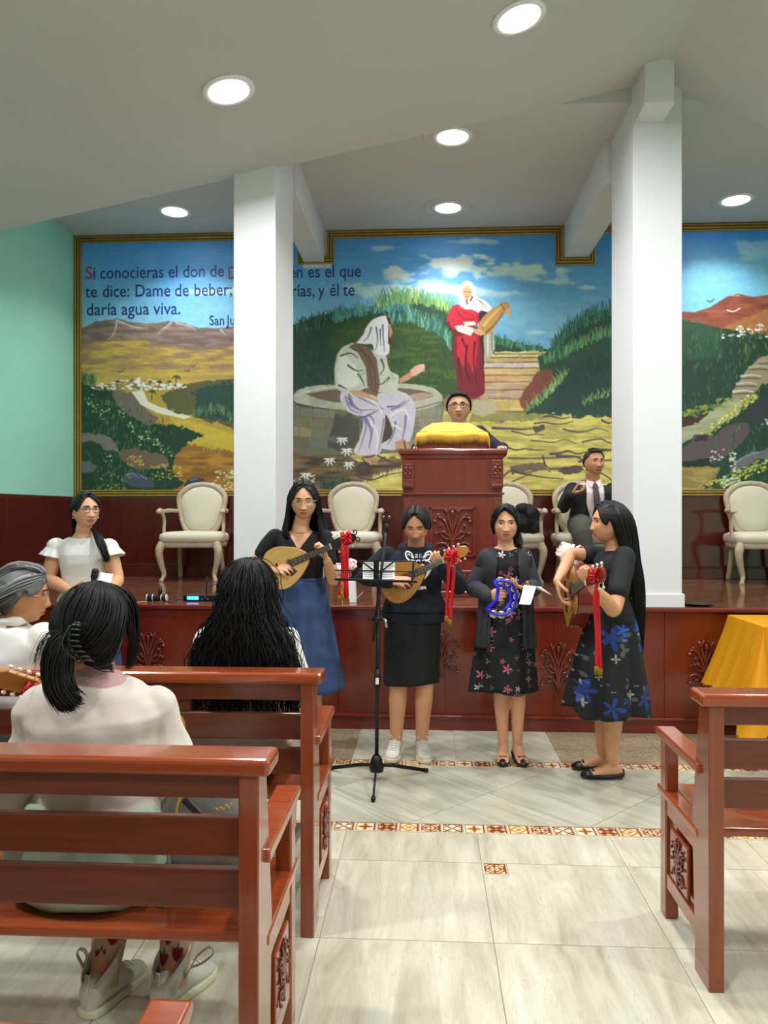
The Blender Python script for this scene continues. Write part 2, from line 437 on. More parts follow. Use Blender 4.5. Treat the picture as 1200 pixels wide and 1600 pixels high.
nt_.links.new(br.outputs[0], mxx.inputs['A']); nt_.links.new(nn.outputs[0], mxx.inputs['B']); nt_.links.new(mxx.outputs['Result'], b_.inputs['Base Color']); b_.inputs['Roughness'].default_value = .35
M['mosaic'] = m_
def grid_tiles(x0, x1, y0, y1, sx, name, m):
    n = max(1, round((x1 - x0) / sx)); s = (x1 - x0) / n
    for i in range(n):
        gg, cx, cy = tile_prism([(x0 + i * s + GAP, y0 + GAP), (x0 + (i + 1) * s - GAP, y0 + GAP), (x0 + (i + 1) * s - GAP, y1 - GAP), (x0 + i * s + GAP, y1 - GAP)])
        o = gg.build(name, m, fl); o.location = (cx, cy, 0)
XM0, XM1 = -0.45, 0.81
for ya, yb in ((4.647, 4.985), (4.985, STY)):
    grid_tiles(LX, XM0, ya, yb, 0.34, 'mosaic_tile', 'mosaic'); grid_tiles(XM1, 3.4, ya, yb, 0.34, 'mosaic_tile', 'mosaic')
grid_tiles(XM0, XM1, 4.647, STY, 0.63, 'floor_tile', 'tilediag')

# stage platform
stg = struct('floor_stage', G().bx(LX, RX, STY, BY + .1, -0.1, STZ - 0.008), 'stagegrout')
diag_tiles(LX, RX, STY + 0.02, BY, 0.62, 'stage_tile', 'stagefloor', stg, STZ, STZ - 0.02, (0.35, 6.15), 0.0045)
fr = struct('wall_stage_front', G().bx(LX, RX, STY - 0.012, STY, 0, STZ - 0.03), 'front')
for xa, xb in [(LX + i * 0.742, LX + (i + 1) * 0.742) for i in range(11)]:
    G().bx(xa + .002, xb - .002, STY - 0.02, STY - 0.012, 0.10, STZ - 0.03).build('front_panel', 'front', fr, bevel=.001)
ns = struct('trim_1', G().bx(LX, RX, STY - 0.045, STY + 0.02, STZ - 0.03, STZ + 0.002), 'skirt', bevel=0.01, seg=3)
struct('baseboard_front', G().bx(LX, RX, STY - 0.04, STY - 0.02, 0, 0.085).bx(LX, RX, STY - 0.05, STY - 0.02, 0.085, 0.105), 'skirt', bevel=0.005)
# walls
wb = struct('wall_back', G().bx(LX - .1, RX + .1, BY, BY + .12, 0.8, CZ + .3), 'white')
for xa, xb in [(LX, -2.4), (-2.4, -1.2), (-1.2, 0), (0, 1.2), (1.2, 2.4), (2.4, 3.6), (3.6, RX)]:
    G().bx(xa + .001, xb - .001, BY - 0.02, BY, STZ, 1.655).build('wainscot_panel', 'wains', wb, bevel=.002)
struct('baseboard_back', G().bx(LX, RX, BY - 0.045, BY - 0.02, STZ, STZ + 0.11).bx(LX, RX, BY - 0.05, BY - 0.02, STZ + .11, STZ + 0.125), 'wains', bevel=0.004)
wl = struct('wall_left', G().bx(LX - .12, LX, RYR, BY + .1, -0.1, CZ + .3), 'green')
for ya, yb in [(RYR + i * 1.26, RYR + (i + 1) * 1.26) for i in range(10)]:
    G().bx(LX, LX + .02, ya + .001, min(yb, BY) - .001, 0.11, 1.655).build('wainscot_panel', 'wains', wl, bevel=.002)
struct('baseboard_left', G().bx(LX + .02, LX + .04, RYR, STY, 0, 0.11), 'wains')
struct('wall_right', G().bx(RX, RX + .12, RYR, BY + .1, -0.1, CZ + .3), 'green')
struct('wall_rear', G().bx(LX - .1, RX + .1, RYR - .12, RYR, -0.1, CZ + .4), 'wallcream')
# ceilings
struct('ceiling_stage', G().bx(LX - .1, RX + .1, STY + .02, BY + .1, CZ, CZ + .2), 'ceiling')
cg = G(); zl = slopez(LX - .1); zr = slopez(RX + .1)
cg.prism([(LX - .1, RYR - .1, zl), (RIDX, RYR - .1, RIDZ), (RX + .1, RYR - .1, zr), (RX + .1, RYR - .1, RIDZ + .5), (LX - .1, RYR - .1, RIDZ + .5)], (0, STY + .02 - RYR + .1, 0))
struct('ceiling', cg, 'ceiling')
# columns and beams
def column(n, x0, x1, yb):
    g = G().bx(x0, x1, STY - 0.02, yb, STZ, 4.7)
    o = struct('column_%d' % n, g, 'white', bevel=0.006)
    G().bx(x0 - .014, x1 + .014, STY - 0.034, yb + .014, STZ + .002, STZ + .095).build('plinth', 'white', o, bevel=0.004)
column(1, -1.347, -1.05, 6.02)
column(2, 1.405, 1.732, 5.92)
struct('trim_2', G().bx(-1.225, -1.02, 6.02, BY, 4.0, CZ + .1), 'white', bevel=0.004)
struct('trim_3', G().bx(1.355, 1.59, 5.92, BY, 4.0, CZ + .1), 'white', bevel=0.004)
bs = P(1008, 180, 5.07).x; be = P(1054, 180, 5.07).x
struct('trim_4', G().bx(bs, be, 5.07, STY, 4.15, 4.7), 'white', bevel=0.004)
# ceiling lamps
M['lens'] = mat('lamp_lens', 'FFFFFF', 0.5, emit='FFFFFF', estr=14.0)
M['lamprim'] = mat('lamp_rim', 'F4F4F6', 0.4)
def downlight(pos, nrm, label, power, big=True, group='recessed ceiling lamps'):
    z = Vector(nrm).normalized(); R = z.to_track_quat('Z', 'Y').to_matrix()
    e = empty('ceiling_lamp', pos, label, 'lamp', group)
    Rr = lambda v: R @ Vector(v)
    g = G()
    prof = [(0.118, 0.0), (0.15, 0.0), (0.152, 0.006), (0.135, 0.012), (0.12, 0.012), (0.112, 0.004)]
    rings = [[Rr((math.cos(a) * r, math.sin(a) * r, h)) for a in [2 * PI * i / 40 for i in range(40)]] for r, h in prof]
    g.loft(rings, cap=False); g.build('rim', 'lamprim', e, smooth=True)
    g = G(); g.loft([[Rr((math.cos(a) * r, math.sin(a) * r, h)) for a in [2 * PI * i / 40 for i in range(40)]] for r, h in [(0.118, 0.002), (0.112, 0.007), (0.07, 0.009)]])
    g.build('lens', 'lens', e, smooth=True)
    if big:
        g = G(); g.loft([[Rr((math.cos(a) * r, math.sin(a) * r, h)) for a in [2 * PI * i / 48 for i in range(48)]] for r, h in [(0.2, 0.0), (0.205, 0.004), (0.222, 0.004), (0.226, 0.0)]], cap=False)
        g.build('outer_ring', 'ceiling', e, smooth=True)
    ld = bpy.data.lights.new('lamp_light', 'AREA'); ld.shape = 'DISK'; ld.size = 0.22; ld.energy = power; ld.color = LAMP_COLOR
    lo = bpy.data.objects.new('lamp_light', ld); COL.objects.link(lo); lo.parent = e
    lo.location = z * 0.02; lo.rotation_euler = (-z).to_track_quat('Z', 'Y').to_euler()
    ld.spread = math.radians(118 if power == LAMP_POWER_STAGE else 160)
    return e
for (u, v), lb in (((707, 213), 'lit lamp nearest the front edge of the stage ceiling, above the woman in the mural'), ((700, 324), 'lit lamp between the two beams, nearest the mural'),
                   ((273, 330), 'lit lamp in the stage ceiling left of the left column'), ((1150, 312), 'lit lamp in the stage ceiling right of the right column')):
    p = F(u, v, CZ); downlight((p.x, p.y, CZ), (0, 0, -1), lb, LAMP_POWER_STAGE)
nl = Vector((SL, 0, -1))
def slope_hit(u, v):
    d = ray(u, v); t = (RIDZ - SL * RIDX - CAMZ) / (d.z - SL * d.x); return Vector((0, 0, CAMZ)) + d * t
for (u, v), lb in (((357, 141), 'large lit lamp in the sloping hall ceiling in front of the left column'), ((811, 27), 'lit lamp at the top edge of the view in the sloping ceiling')):
    downlight(slope_hit(u, v), nl, lb, LAMP_POWER, big=False)
for x, lb in ((-2.25, 'added front stage lamp on the left, outside the view'), (2.9, 'added front stage lamp beyond the right edge, outside the view')):
    downlight((x, 5.77, CZ), (0, 0, -1), lb, LAMP_POWER_STAGE)  # unseen lamps added to light the stage and mural more evenly
for x, y in ((-2.2, 2.0), (0.45, 1.9), (-2.2, -1.5), (0.45, -1.5)):
    downlight((x, y, slopez(x)), nl, 'added recessed hall lamp outside the view, %s the camera on the %s' % ('above' if y > 0 else 'behind', 'left' if x < 0 else 'right'), LAMP_POWER, big=False)  # unseen hall lamps, added as fill to light the faces from the front
for y in (-1.5, 1.2, 3.9):
    downlight((3.0, y, slopez(3.0)), (-SR, 0, -1), 'added recessed lamp in the right slope, %s one, outside the view' % ('rear' if y < 0 else 'middle' if y < 2 else 'front'), LAMP_POWER, big=False)  # unseen lamps added to help light the hall from the right
# ------------------------------------------------------------------ the painted mural (flat artwork at its real place on the back wall)
MX0, MX1, MZ0, MZ1 = LX + 0.03, 3.9, 1.675, CZ - 0.02
NX, NZ = 1060, 372
gx = np.linspace(MX0, MX1, NX); gz = np.linspace(MZ1, MZ0, NZ)
GX, GZ = np.meshgrid(gx, gz)
# painting coordinates: a flat 1-to-1 layout of the wall, chosen in the photograph's units
_c, _s = math.cos(YAW), math.sin(YAW)
dep = -GX * _s + BY * _c; U = 600 + FPX * (GX * _c + BY * _s) / dep; V = 800 - FPX * (GZ - CAMZ) / dep
IMG = np.zeros((NZ, NX, 3))
def hx(c): return np.array([int(c[i:i + 2], 16) / 255 for i in (0, 2, 4)])
N1 = fbm(U / 14, V / 14, 1.0); N2 = fbm(U / 5, V / 5, 4.0); N3 = fbm(U / 60, V / 22, 7.0); NH = fbm(U / 26, V / 4.5, 9.0)
def blend(mask, c, a=1.0):
    m = (np.clip(mask, 0, 1) * a)[..., None]
    c = np.asarray(c if not isinstance(c, str) else hx(c)); global IMG
    IMG = IMG * (1 - m) + c * m
def poly_mask(pts, jag=0.0, sc=1.0, soft=1.1):
    pts = [(float(a), float(b)) for a, b in pts]
    u0 = min(p[0] for p in pts) - 8; u1 = max(p[0] for p in pts) + 8
    v0 = min(p[1] for p in pts) - 8; v1 = max(p[1] for p in pts) + 8
    cc = (U[NZ // 2] > u0 - 10) & (U[NZ // 2] < u1 + 10); ci = np.where(cc)[0]
    out = np.zeros(U.shape)
    if len(ci) == 0: return out
    a, b = ci[0], ci[-1] + 1
    u = U[:, a:b] + (N1[:, a:b] * jag * 2 if jag else 0); v = V[:, a:b] + (N2[:, a:b] * jag * 2 if jag else 0)
    ins = np.zeros(u.shape, bool); dist = np.full(u.shape, 1e9)
    n = len(pts)
    for i in range(n):
        (x1, y1), (x2, y2) = pts[i], pts[(i + 1) % n]
        if y1 != y2:
            c = ((y1 > v) != (y2 > v)) & (u < (x2 - x1) * (v - y1) / (y2 - y1) + x1); ins ^= c
        L = (x2 - x1) ** 2 + (y2 - y1) ** 2 + 1e-9
        t = np.clip(((u - x1) * (x2 - x1) + (v - y1) * (y2 - y1)) / L, 0, 1)
        dist = np.minimum(dist, np.hypot(u - x1 - t * (x2 - x1), v - y1 - t * (y2 - y1)))
    sd = np.where(ins, dist, -dist)
    out[:, a:b] = np.clip(sd / soft + 0.5, 0, 1); return out
def stroke(pts, w, c, a=1.0, w2=None, smooth=True):
    """a brush stroke along a polyline, tapering from w to w2; drawn in its own small window"""
    global IMG
    if smooth and len(pts) > 2: pts = spline(pts, 4)
    pts = np.array(pts, float); w2 = w if w2 is None else w2
    u0, v0 = pts.min(0) - w - 2; u1, v1 = pts.max(0) + w + 2
    xi = np.searchsorted(U[NZ // 2], [u0, u1]); a0 = max(0, xi[0] - 1); b0 = min(NX, xi[1] + 1)
    if b0 <= a0: return
    col = V[:, (a0 + b0) // 2] if b0 < NX else V[:, a0]
    yi = np.searchsorted(col, [v0, v1]); c0 = max(0, yi[0] - 2); d0 = min(NZ, yi[1] + 2)
    if d0 <= c0: return
    u = U[c0:d0, a0:b0]; v = V[c0:d0, a0:b0]; m = np.zeros(u.shape); n = len(pts)
    for i in range(n - 1):
        x1, y1 = pts[i]; x2, y2 = pts[i + 1]; L = (x2 - x1) ** 2 + (y2 - y1) ** 2 + 1e-9
        t = np.clip(((u - x1) * (x2 - x1) + (v - y1) * (y2 - y1)) / L, 0, 1)
        d = np.hypot(u - x1 - t * (x2 - x1), v - y1 - t * (y2 - y1)); ww = w + (w2 - w) * (i + t) / (n - 1)
        m = np.maximum(m, np.clip((ww / 2 - d) + 0.5, 0, 1))
    m = (m * a)[..., None]; cc = hx(c) if isinstance(c, str) else np.asarray(c)
    IMG[c0:d0, a0:b0] = IMG[c0:d0, a0:b0] * (1 - m) + cc * m
RN = random.Random(11)
def jit(c, s=0.06): return np.clip(hx(c) + np.array([RN.uniform(-s, s)] * 3) + np.array([RN.uniform(-s, s) * .3 for _ in range(3)]), 0, 1)
def tufts(edge, n, h, cols, w=1.4, lean=0.5, a=0.8, down=3):
    """short upward grass strokes along an edge polyline"""
    e = np.array(edge, float); seg = np.hypot(*(e[1:] - e[:-1]).T); cum = np.concatenate([[0], np.cumsum(seg)])
    for _ in range(n):
        s = RN.uniform(0, cum[-1]); i = min(np.searchsorted(cum, s) - 1, len(seg) - 1); i = max(i, 0); t = (s - cum[i]) / max(seg[i], 1e-6)
        p = e[i] * (1 - t) + e[i + 1] * t; hh = RN.uniform(.4, 1) * h; l = RN.uniform(-lean, lean) * hh
        q = p + np.array([0, RN.uniform(-down, down * 2)])
        stroke([q, q + [l * .4, -hh * .6], q + [l, -hh]], w, jit(RN.choice(cols)), a, w * .4)
def blobs(n, reg, cols, r=(1.5, 3), a=0.8, asp=1.0):
    for _ in range(n):
        for _t in range(20):
            u = RN.uniform(reg[0], reg[1]); v = RN.uniform(reg[2], reg[3])
            if len(reg) < 5 or reg[4](u, v): break
        rr = RN.uniform(*r); stroke([(u - rr * .3, v), (u + rr * .3, v - rr * .3 * asp)], rr, jit(RN.choice(cols)), a, rr * .7, False)
def line_y(pts):
    xs = [p[0] for p in pts]; ys = [p[1] for p in pts]
    return lambda u: np.interp(u, xs, ys)
# sky
t = sm(360, 560, V)[..., None]
IMG = hx('4C90D4') * (1 - t) + hx('8CC0E8') * t
mid = np.exp(-((U - 730) / 190) ** 2)
blend(mid * sm(480, 560, V), '5A93C8', .7)
rt = sm(1050, 1090, U); blend(rt * sm(370, 420, V), '7BB9EC', .75); blend(rt * (1 - sm(360, 410, V)), '3C86D6', .7)
blend(sm(0.0, .35, NH) * sm(370, 400, V), 'BFD4EA', .10)
# clouds
def cloud(cu, cv, ru, rv, a, seed):
    n = fbm(U / 22 + seed, V / 10 + seed, seed); d = 1 - np.hypot((U - cu) / ru, (V - cv) / rv)
    blend(sm(0.0, 0.5, d + n * .9), 'E2EAF4', a); blend(sm(0.25, 0.7, d + n * .9 - (V - cv) / rv * .35), 'F4F7FB', a * .6)
cloud(715, 415, 60, 18, .6, 1); cloud(620, 430, 35, 14, .6, 2); cloud(600, 455, 110, 14, .35, 3); cloud(820, 425, 70, 14, .5, 4)
cloud(870, 440, 50, 8, .4, 5); cloud(600, 388, 40, 6, .35, 6); cloud(745, 378, 50, 5, .35, 7); cloud(915, 450, 20, 4, .4, 8); cloud(330, 455, 60, 6, .35, 9); cloud(870, 520, 60, 4, .3, 10); cloud(1180, 390, 40, 16, .25, 12); cloud(700, 455, 120, 16, .35, 15)
# ---------------- left panel
mt = line_y([(120, 517), (150, 503), (182, 498), (205, 503), (232, 506), (262, 502), (280, 503), (310, 512), (345, 513), (370, 510), (470, 530)])
Lm = (U < 470)
land = sm(-1, 1, V - mt(U) - N2 * 1.5) * Lm
blend(land, '83706A')
blend(land * sm(.0, .3, NH), '9C8478', .6); blend(land * sm(.05, .3, -NH), '64524F', .5)
for q in ([(183, 500), (181, 512), (176, 524), (168, 532)], [(185, 501), (198, 507), (215, 512), (232, 513)], [(268, 504), (258, 512), (246, 522)], [(275, 504), (290, 508), (306, 514)], [(345, 515), (352, 522)]):
    stroke(q, 2.6, 'D8CEC8', .65, 1)
    stroke([(a + 1, b + 3) for a, b in q], 4, 'B09F98', .4, 1)
hill = sm(-2, 4, V - (538 + 8 * np.sin(U / 40) + N1 * 7)) * Lm; blend(hill, 'A78C50'); blend(hill * sm(0.02, .25, NH), 'C3A55A', .7); blend(hill * sm(.02, .3, -NH), '8A7166', .7)
blend(sm(572, 588, V + N2 * 3) * Lm, 'BBA24E', .8); blend(sm(.0, .3, fbm(U / 40, V / 3, 3.)) * sm(570, 590, V) * Lm, '9C8660', .6)
# plain, path, village
blend(poly_mask([(120, 600), (470, 606), (470, 775), (120, 775)], 2), '8A7A44')
blend(poly_mask([(190, 608), (300, 607), (370, 640), (470, 660), (470, 775), (330, 775), (270, 700), (210, 640)], 2), 'A98F45')
blend(poly_mask([(205, 612), (224, 610), (232, 628), (262, 640), (300, 652), (290, 655), (245, 645), (222, 634), (210, 622)], 1), 'D9D2B8')
blend(poly_mask([(262, 650), (310, 662), (370, 678), (470, 690), (470, 720), (330, 712), (285, 690)], 2), 'B8A340')
blend(poly_mask([(270, 690), (370, 705), (470, 710), (470, 775), (240, 775), (275, 725)], 3), '8C6530')
blend(sm(.0, .3, NH) * sm(690, 720, V) * (U > 265) * Lm, 'B68A3C', .6); blend(sm(.05, .3, -NH) * sm(700, 720, V) * (U > 265) * Lm, '6E4A24', .5)
for _ in range(150):
    u = RN.uniform(143, 292); hgt = 5 + 9 * math.exp(-((u - 215) / 45) ** 2); v = RN.uniform(606 - hgt, 608)
    stroke([(u, v), (u + RN.uniform(1, 4), v)], RN.uniform(1.5, 3.5), jit(RN.choice(['F0EEEA', 'E6E2DC', 'D8D2CC', 'C8A898', '5A5048']), .04), .9, None, False)
stroke([(217, 592), (217, 600)], 5, 'E8E8E4')
def palm(u, v, s, c='33402E'):
    stroke([(u - 1, v), (u, v - 8 * s)], 1.3, c)
    for a in (-2.6, -2.0, -1.4, -.7, -.2, .3, 3.4): stroke([(u, v - 8 * s), (u + 3 * s * math.cos(a), v - 8 * s + 2.4 * s * math.sin(a)), (u + 4.5 * s * math.cos(a), v - 7 * s + 2.5 * s * math.sin(a) + 1.5)], 1.3, c, .9, .6)
palm(276, 603, 1.6); palm(238, 625, 1.5)
for u in (184, 235, 250, 265): palm(u, 602, .7)
# right-hand shrub mass of the left panel
blend(poly_mask([(250, 618), (300, 600), (330, 594), (366, 592), (470, 590), (470, 672), (366, 668), (330, 660), (300, 650), (262, 640)], 3), '5B5A3E')
blend(poly_mask([(300, 612), (345, 598), (470, 585), (470, 660), (366, 660), (310, 652)], 4), '2F4A42')
tufts([(300, 650), (340, 640), (366, 655), (460, 660)], 160, 14, ['5E7B50', '466A50', '7E9A62', '2E4A40'], 1.5)
tufts([(365, 600), (460, 600)], 60, 22, ['2E5A4C', '3E6E58', '24443E'], 1.8)
# left shrubs
blend(poly_mask([(118, 590), (145, 606), (175, 610), (200, 635), (240, 662), (290, 668), (320, 680), (300, 690), (275, 712), (268, 740), (290, 755), (250, 775), (118, 775)], 3), '24402F')
blend(poly_mask([(175, 612), (205, 612), (215, 626), (232, 645), (250, 655), (232, 665), (200, 648), (180, 630)], 2), '71665E')
tufts([(120, 592), (150, 600)], 60, 16, ['2E5A3C', '4A7848', '35623E'], 1.6)
for (r0, n) in ((118, 200), (150, 180), (180, 150)):
    for _ in range(n):
        u = RN.uniform(r0, r0 + 90); v = RN.uniform(615, 765)
        if v < 600 + (u - 118) * .45: continue
        if u > 272 and v > 690: continue
        tufts([(u, v), (u + 1, v)], 1, 9, ['3F6440', '4F7A48', '2C5236', '1D3A2C', '5E8850'], 1.5)
for cl in [(150, 640), (170, 636), (160, 650), (190, 648), (205, 668), (222, 690), (232, 682), (245, 695), (255, 702), (265, 706), (140, 625), (180, 700), (170, 715), (200, 712)]:
    for _ in range(9): blobs(1, (cl[0] - 5, cl[0] + 5, cl[1] - 9, cl[1] + 7), ['C8D4A8', 'A9BE86', 'E2E8CC', '8AA66C'], (1.2, 2.6), .75)
blend(poly_mask([(118, 674), (140, 678), (172, 682), (184, 700), (168, 705), (150, 690), (118, 690)], 2), '77706C')
blend(poly_mask([(185, 705), (205, 700), (262, 712), (265, 730), (215, 735), (190, 718)], 2), '6E5E50')
blend(poly_mask([(120, 722), (140, 720), (152, 728), (146, 738), (120, 738)], 1), '5E6466')
blend(poly_mask([(192, 742), (205, 736), (225, 742), (240, 752), (244, 762), (210, 762), (196, 755)], 1.5), '4C5264'); stroke([(198, 742), (208, 740), (218, 748)], 3, '9AA0B0', .6, 1); stroke([(220, 744), (230, 748)], 2, 'A8AEBC', .6)
blend(poly_mask([(285, 765), (292, 750), (306, 744), (320, 748), (318, 770), (285, 770)], 1), '3E4454'); stroke([(298, 750), (308, 748)], 3, '8890A0', .5)
blobs(60, (236, 285, 725, 750), ['B8B050', 'D6CC5A', '8E9A48'], (1.5, 3)); blobs(40, (200, 225, 712, 728), ['B8A23E', 'D2C050'], (1.3, 2.6))
blobs(70, (330, 366, 735, 768), ['E8EAC8', 'C8D290', '6E8A50', 'F2F2DC'], (1.4, 3)); blobs(45, (155, 205, 740, 768), ['A8A848', '8A9A48', '566E3C'], (1.5, 3))
tufts([(318, 700), (345, 704)], 25, 12, ['A89050', '8E8A40'], 1.2)
for u, v in ((189, 580), (301, 572), (293, 579)): stroke([(u - 4, v), (u - 1, v + 1), (u, v + 1.5), (u + 4, v - 1)], 1.3, '4A4238')
# ---------------- centre panel
Cm = (U > 455)
lh = [(440, 515), (470, 505), (500, 492), (540, 484), (575, 480), (610, 470), (640, 466), (660, 468), (700, 478), (722, 500), (760, 520), (800, 535), (835, 540), (858, 546), (858, 556), (800, 560), (770, 553), (745, 575), (745, 660), (440, 700)]
blend(poly_mask(lh, 2.5), '2E4B36')
dg = poly_mask([(520, 520), (575, 498), (640, 500), (700, 520), (730, 560), (725, 640), (520, 640)], 6, soft=14)
blend(dg, '3E5426', .7); blend(dg * sm(.0, .3, NH), '5C7230', .5)
blend(poly_mask([(460, 530), (500, 520), (520, 560), (520, 640), (460, 640)], 5, soft=8), '2C443E', .8)
tufts([(456, 520), (480, 512), (505, 505), (540, 496)], 220, 20, ['25452F', '2E5A3C', '1E3A2E', '46705A'], 1.8, .35)
tufts([(520, 500), (560, 490), (600, 482), (640, 480)], 240, 20, ['4E88A0', '3C7A90', '5E9A8A', '2E6A70', '6EA074'], 1.8, .35)
tufts([(590, 476), (615, 470), (650, 470), (690, 480), (705, 490)], 260, 24, ['6E9A4E', '88AA56', '5A8A58', 'A0BC68', '3E7468'], 1.8, .4)
tufts([(600, 505), (640, 498), (690, 520), (705, 545)], 220, 24, ['3A7466', '5C9A78', '2E6058', '7CB088', '2A5A6A'], 2.0, .4)
tufts([(735, 520), (770, 530), (800, 540), (850, 550)], 170, 12, ['3F7A5E', '4E8A6A', '2E6650', '6AA07C'], 1.6, .4)
blend(poly_mask([(738, 556), (770, 550), (800, 553), (850, 548), (845, 552), (790, 560), (745, 572)], 1), '27393E')
# ground
gd = poly_mask([(440, 690), (470, 690), (560, 690), (640, 640), (700, 635), (760, 640), (800, 650), (860, 645), (1075, 642), (1075, 780), (440, 780)], 2)
blend(gd, 'B9AE5C'); blend(gd * sm(.0, .3, NH), 'D2C872', .7); blend(gd * sm(.05, .3, -NH), '9A8C58', .6); blend(gd * sm(.15, .4, N3), 'DCD48C', .4)
# cracked paving lines
def crack(pts, w=3.0): stroke(pts, w, '4A3A44', .85, w * .45)
RC = random.Random(5)
for (u, v, l) in [(770, 668, 60), (800, 677, 50), (835, 662, 60), (880, 672, 70), (910, 690, 60), (860, 706, 55), (790, 700, 60), (905, 722, 70), (940, 660, 40), (830, 690, 70), (895, 650, 50), (870, 716, 60), (940, 700, 60), (960, 680, 60), (990, 700, 70), (1000, 672, 60), (775, 655, 40), (850, 652, 40), (1010, 730, 60)]:
    p = [(u + l * k / 4, v + RC.uniform(-3.5, 3.5)) for k in range(5)]; crack(p, RC.uniform(2.2, 5))
for p in ([(785, 745), (800, 735), (815, 740), (850, 733), (860, 738)], [(815, 740), (850, 746), (880, 748)], [(848, 713), (853, 728), (860, 732)], [(880, 765), (895, 755), (925, 748)], [(795, 716), (850, 716), (930, 712)], [(860, 733), (900, 730), (940, 725)], [(790, 757), (830, 740)], [(930, 735), (955, 750), (957, 768)]): crack(p, 3)
blend(poly_mask([(870, 735), (884, 729), (905, 728), (915, 735), (895, 741), (880, 741)], 1.5), '4A3A44', .85); blend(poly_mask([(830, 668), (850, 664), (850, 672), (835, 676)], 1.5), '4A3A44', .8)
blend(poly_mask([(795, 728), (850, 722), (852, 732), (800, 742)], 1.5), '4E3E48', .7)
# left foot of the well: earth
er = poly_mask([(440, 705), (520, 700), (560, 722), (640, 712), (640, 725), (560, 755), (500, 780), (440, 780)], 4, soft=4)
blend(er, '6A5A44'); blend(er * sm(0, .3, NH), '8A7450', .7); blend(er * sm(.05, .3, -NH), '3E3230', .7)
for p in ([(560, 745), (580, 750), (605, 742), (628, 738)], [(530, 765), (555, 762), (580, 768)], [(590, 712), (612, 722), (632, 733)]): crack(p, 3)
# stone steps
blend(poly_mask([(735, 620), (830, 620), (850, 655), (735, 660)], 2), '8E8A50'); stp = [(768, 553), (835, 548), (858, 550), (850, 575), (838, 590), (822, 605), (815, 625), (822, 640), (745, 650), (740, 600), (748, 570)]
blend(poly_mask(stp, 1), 'B69C72')
rows = [(549, 553), (554, 559), (560, 566), (567, 575), (576, 586), (587, 597), (598, 609), (610, 623), (624, 643)]
cs = ['C8BE8A', 'C4B47A', 'BFA870', 'C9C0B8', 'CDB078', 'B8906A', 'B09078', 'A88C80', 'C0A868']
for (a, b), c in zip(rows, cs):
    x0 = np.interp(b, [550, 575, 600, 650], [775, 752, 745, 742]); x1 = np.interp(b, [550, 575, 600, 625, 645], [856, 850, 824, 812, 822]); k = RC.choice([2, 2, 3]); w_ = (x1 - x0) / k
    for i in range(k):
        xa = x0 + i * w_ + (RC.uniform(-6, 6) if i else 0); xb = x0 + (i + 1) * w_
        blend(poly_mask([(xa + .8, a + .8), (xb - .8, a + .3), (xb - .8, b - .8), (xa + .8, b)], .6), jit(c, .04))
        stroke([(xa, b + .4), ((xa + xb) / 2, b + RC.uniform(-.6, .6)), (xb, b + .2)], 1.6, '5A4438', .8)
blend(sm(.05, .3, NH) * poly_mask(stp, 1), 'DACB98', .35)
blend(poly_mask([(740, 626), (770, 622), (778, 642), (755, 652), (735, 645)], 1), 'AFA489')
# red earth bank, right hill
blend(poly_mask([(842, 556), (866, 544), (876, 600), (842, 604)], 2), '35503E')
blend(poly_mask([(840, 582), (856, 576), (868, 585), (868, 610), (845, 640), (818, 642), (812, 622), (822, 604)], 2, soft=3), '7E4A3C')
rh = [(848, 560), (860, 545), (880, 520), (905, 505), (930, 492), (958, 480), (1000, 470), (1063, 490), (1075, 500), (1075, 648), (900, 650), (818, 645), (845, 620), (868, 590)]
blend(poly_mask(rh, 3), '2A4A3C'); blend(poly_mask([(870, 600), (920, 560), (1075, 540), (1075, 640), (860, 640)], 6, soft=10), '263B38', .8)
tufts([(862, 552), (885, 525), (915, 506), (960, 490), (1060, 500)], 420, 26, ['285A44', '3C704E', '20483A', '56886A', '2E6660'], 1.9, .25)
tufts([(850, 565), (880, 555), (925, 530), (960, 520)], 200, 18, ['3E7658', '5A9268', '2A5A48', '8AA85C'], 1.8, .4)
tufts([(822, 640), (845, 625), (870, 600), (885, 585)], 140, 14, ['6E8A54', '8AA864', '4A6E48', 'A8BE80'], 1.6, .7)
tufts([(910, 630), (935, 618), (965, 612)], 50, 9, ['7EA060', 'A4BE70', '4E7A50'], 1.5, .8)
for _ in range(120): tufts([(RN.uniform(870, 1060), RN.uniform(545, 640))] * 2, 1, 12, ['22403A', '2F5446', '1E3834', '3A5E48'], 2, .6)
for _ in range(160): tufts([(RN.uniform(460, 730), RN.uniform(510, 600))] * 2, 1, 12, ['2A4630', '33502E', '233C30', '46602E'], 2, .6)
# the well: stone ring
well = 'AFAF9C'
blend(poly_mask(spline([(458, 618), (462, 632), (500, 640), (560, 644), (640, 640), (690, 628), (690, 665), (688, 700), (458, 706), (458, 618)], 4), .5), '6E6B58')
RW = random.Random(3)
for r in range(4):
    y0 = 634 + r * 16; x = 458 + (r % 2) * 12 - 12
    while x < 690:
        w_ = RW.uniform(20, 30); x0_, x1_ = max(458, x), min(690, x + w_)
        if x1_ - x0_ > 4:
            bow = lambda q: 5 * (1 - ((q - 575) / 116) ** 2)
            blend(poly_mask([(x0_ + 1, y0 + bow(x0_) + 1), (x1_ - 1, y0 + bow(x1_) + 1), (x1_ - 1, y0 + 15 + bow(x1_)), (x0_ + 1, y0 + 15 + bow(x0_))], 1.2), jit(RW.choice(['7E7A5E', '8A8468', '6C6A58', '94886A', '747668']), .04))
        x += w_
blend(poly_mask([(652, 640), (690, 632), (690, 700), (660, 702)], 3, soft=10), '8E9488', .5)
rim = spline([(459, 617), (470, 608), (500, 602), (575, 600), (640, 600), (675, 606), (690, 618), (688, 630), (660, 640), (600, 646), (540, 642), (480, 634), (461, 628), (459, 617)], 5)
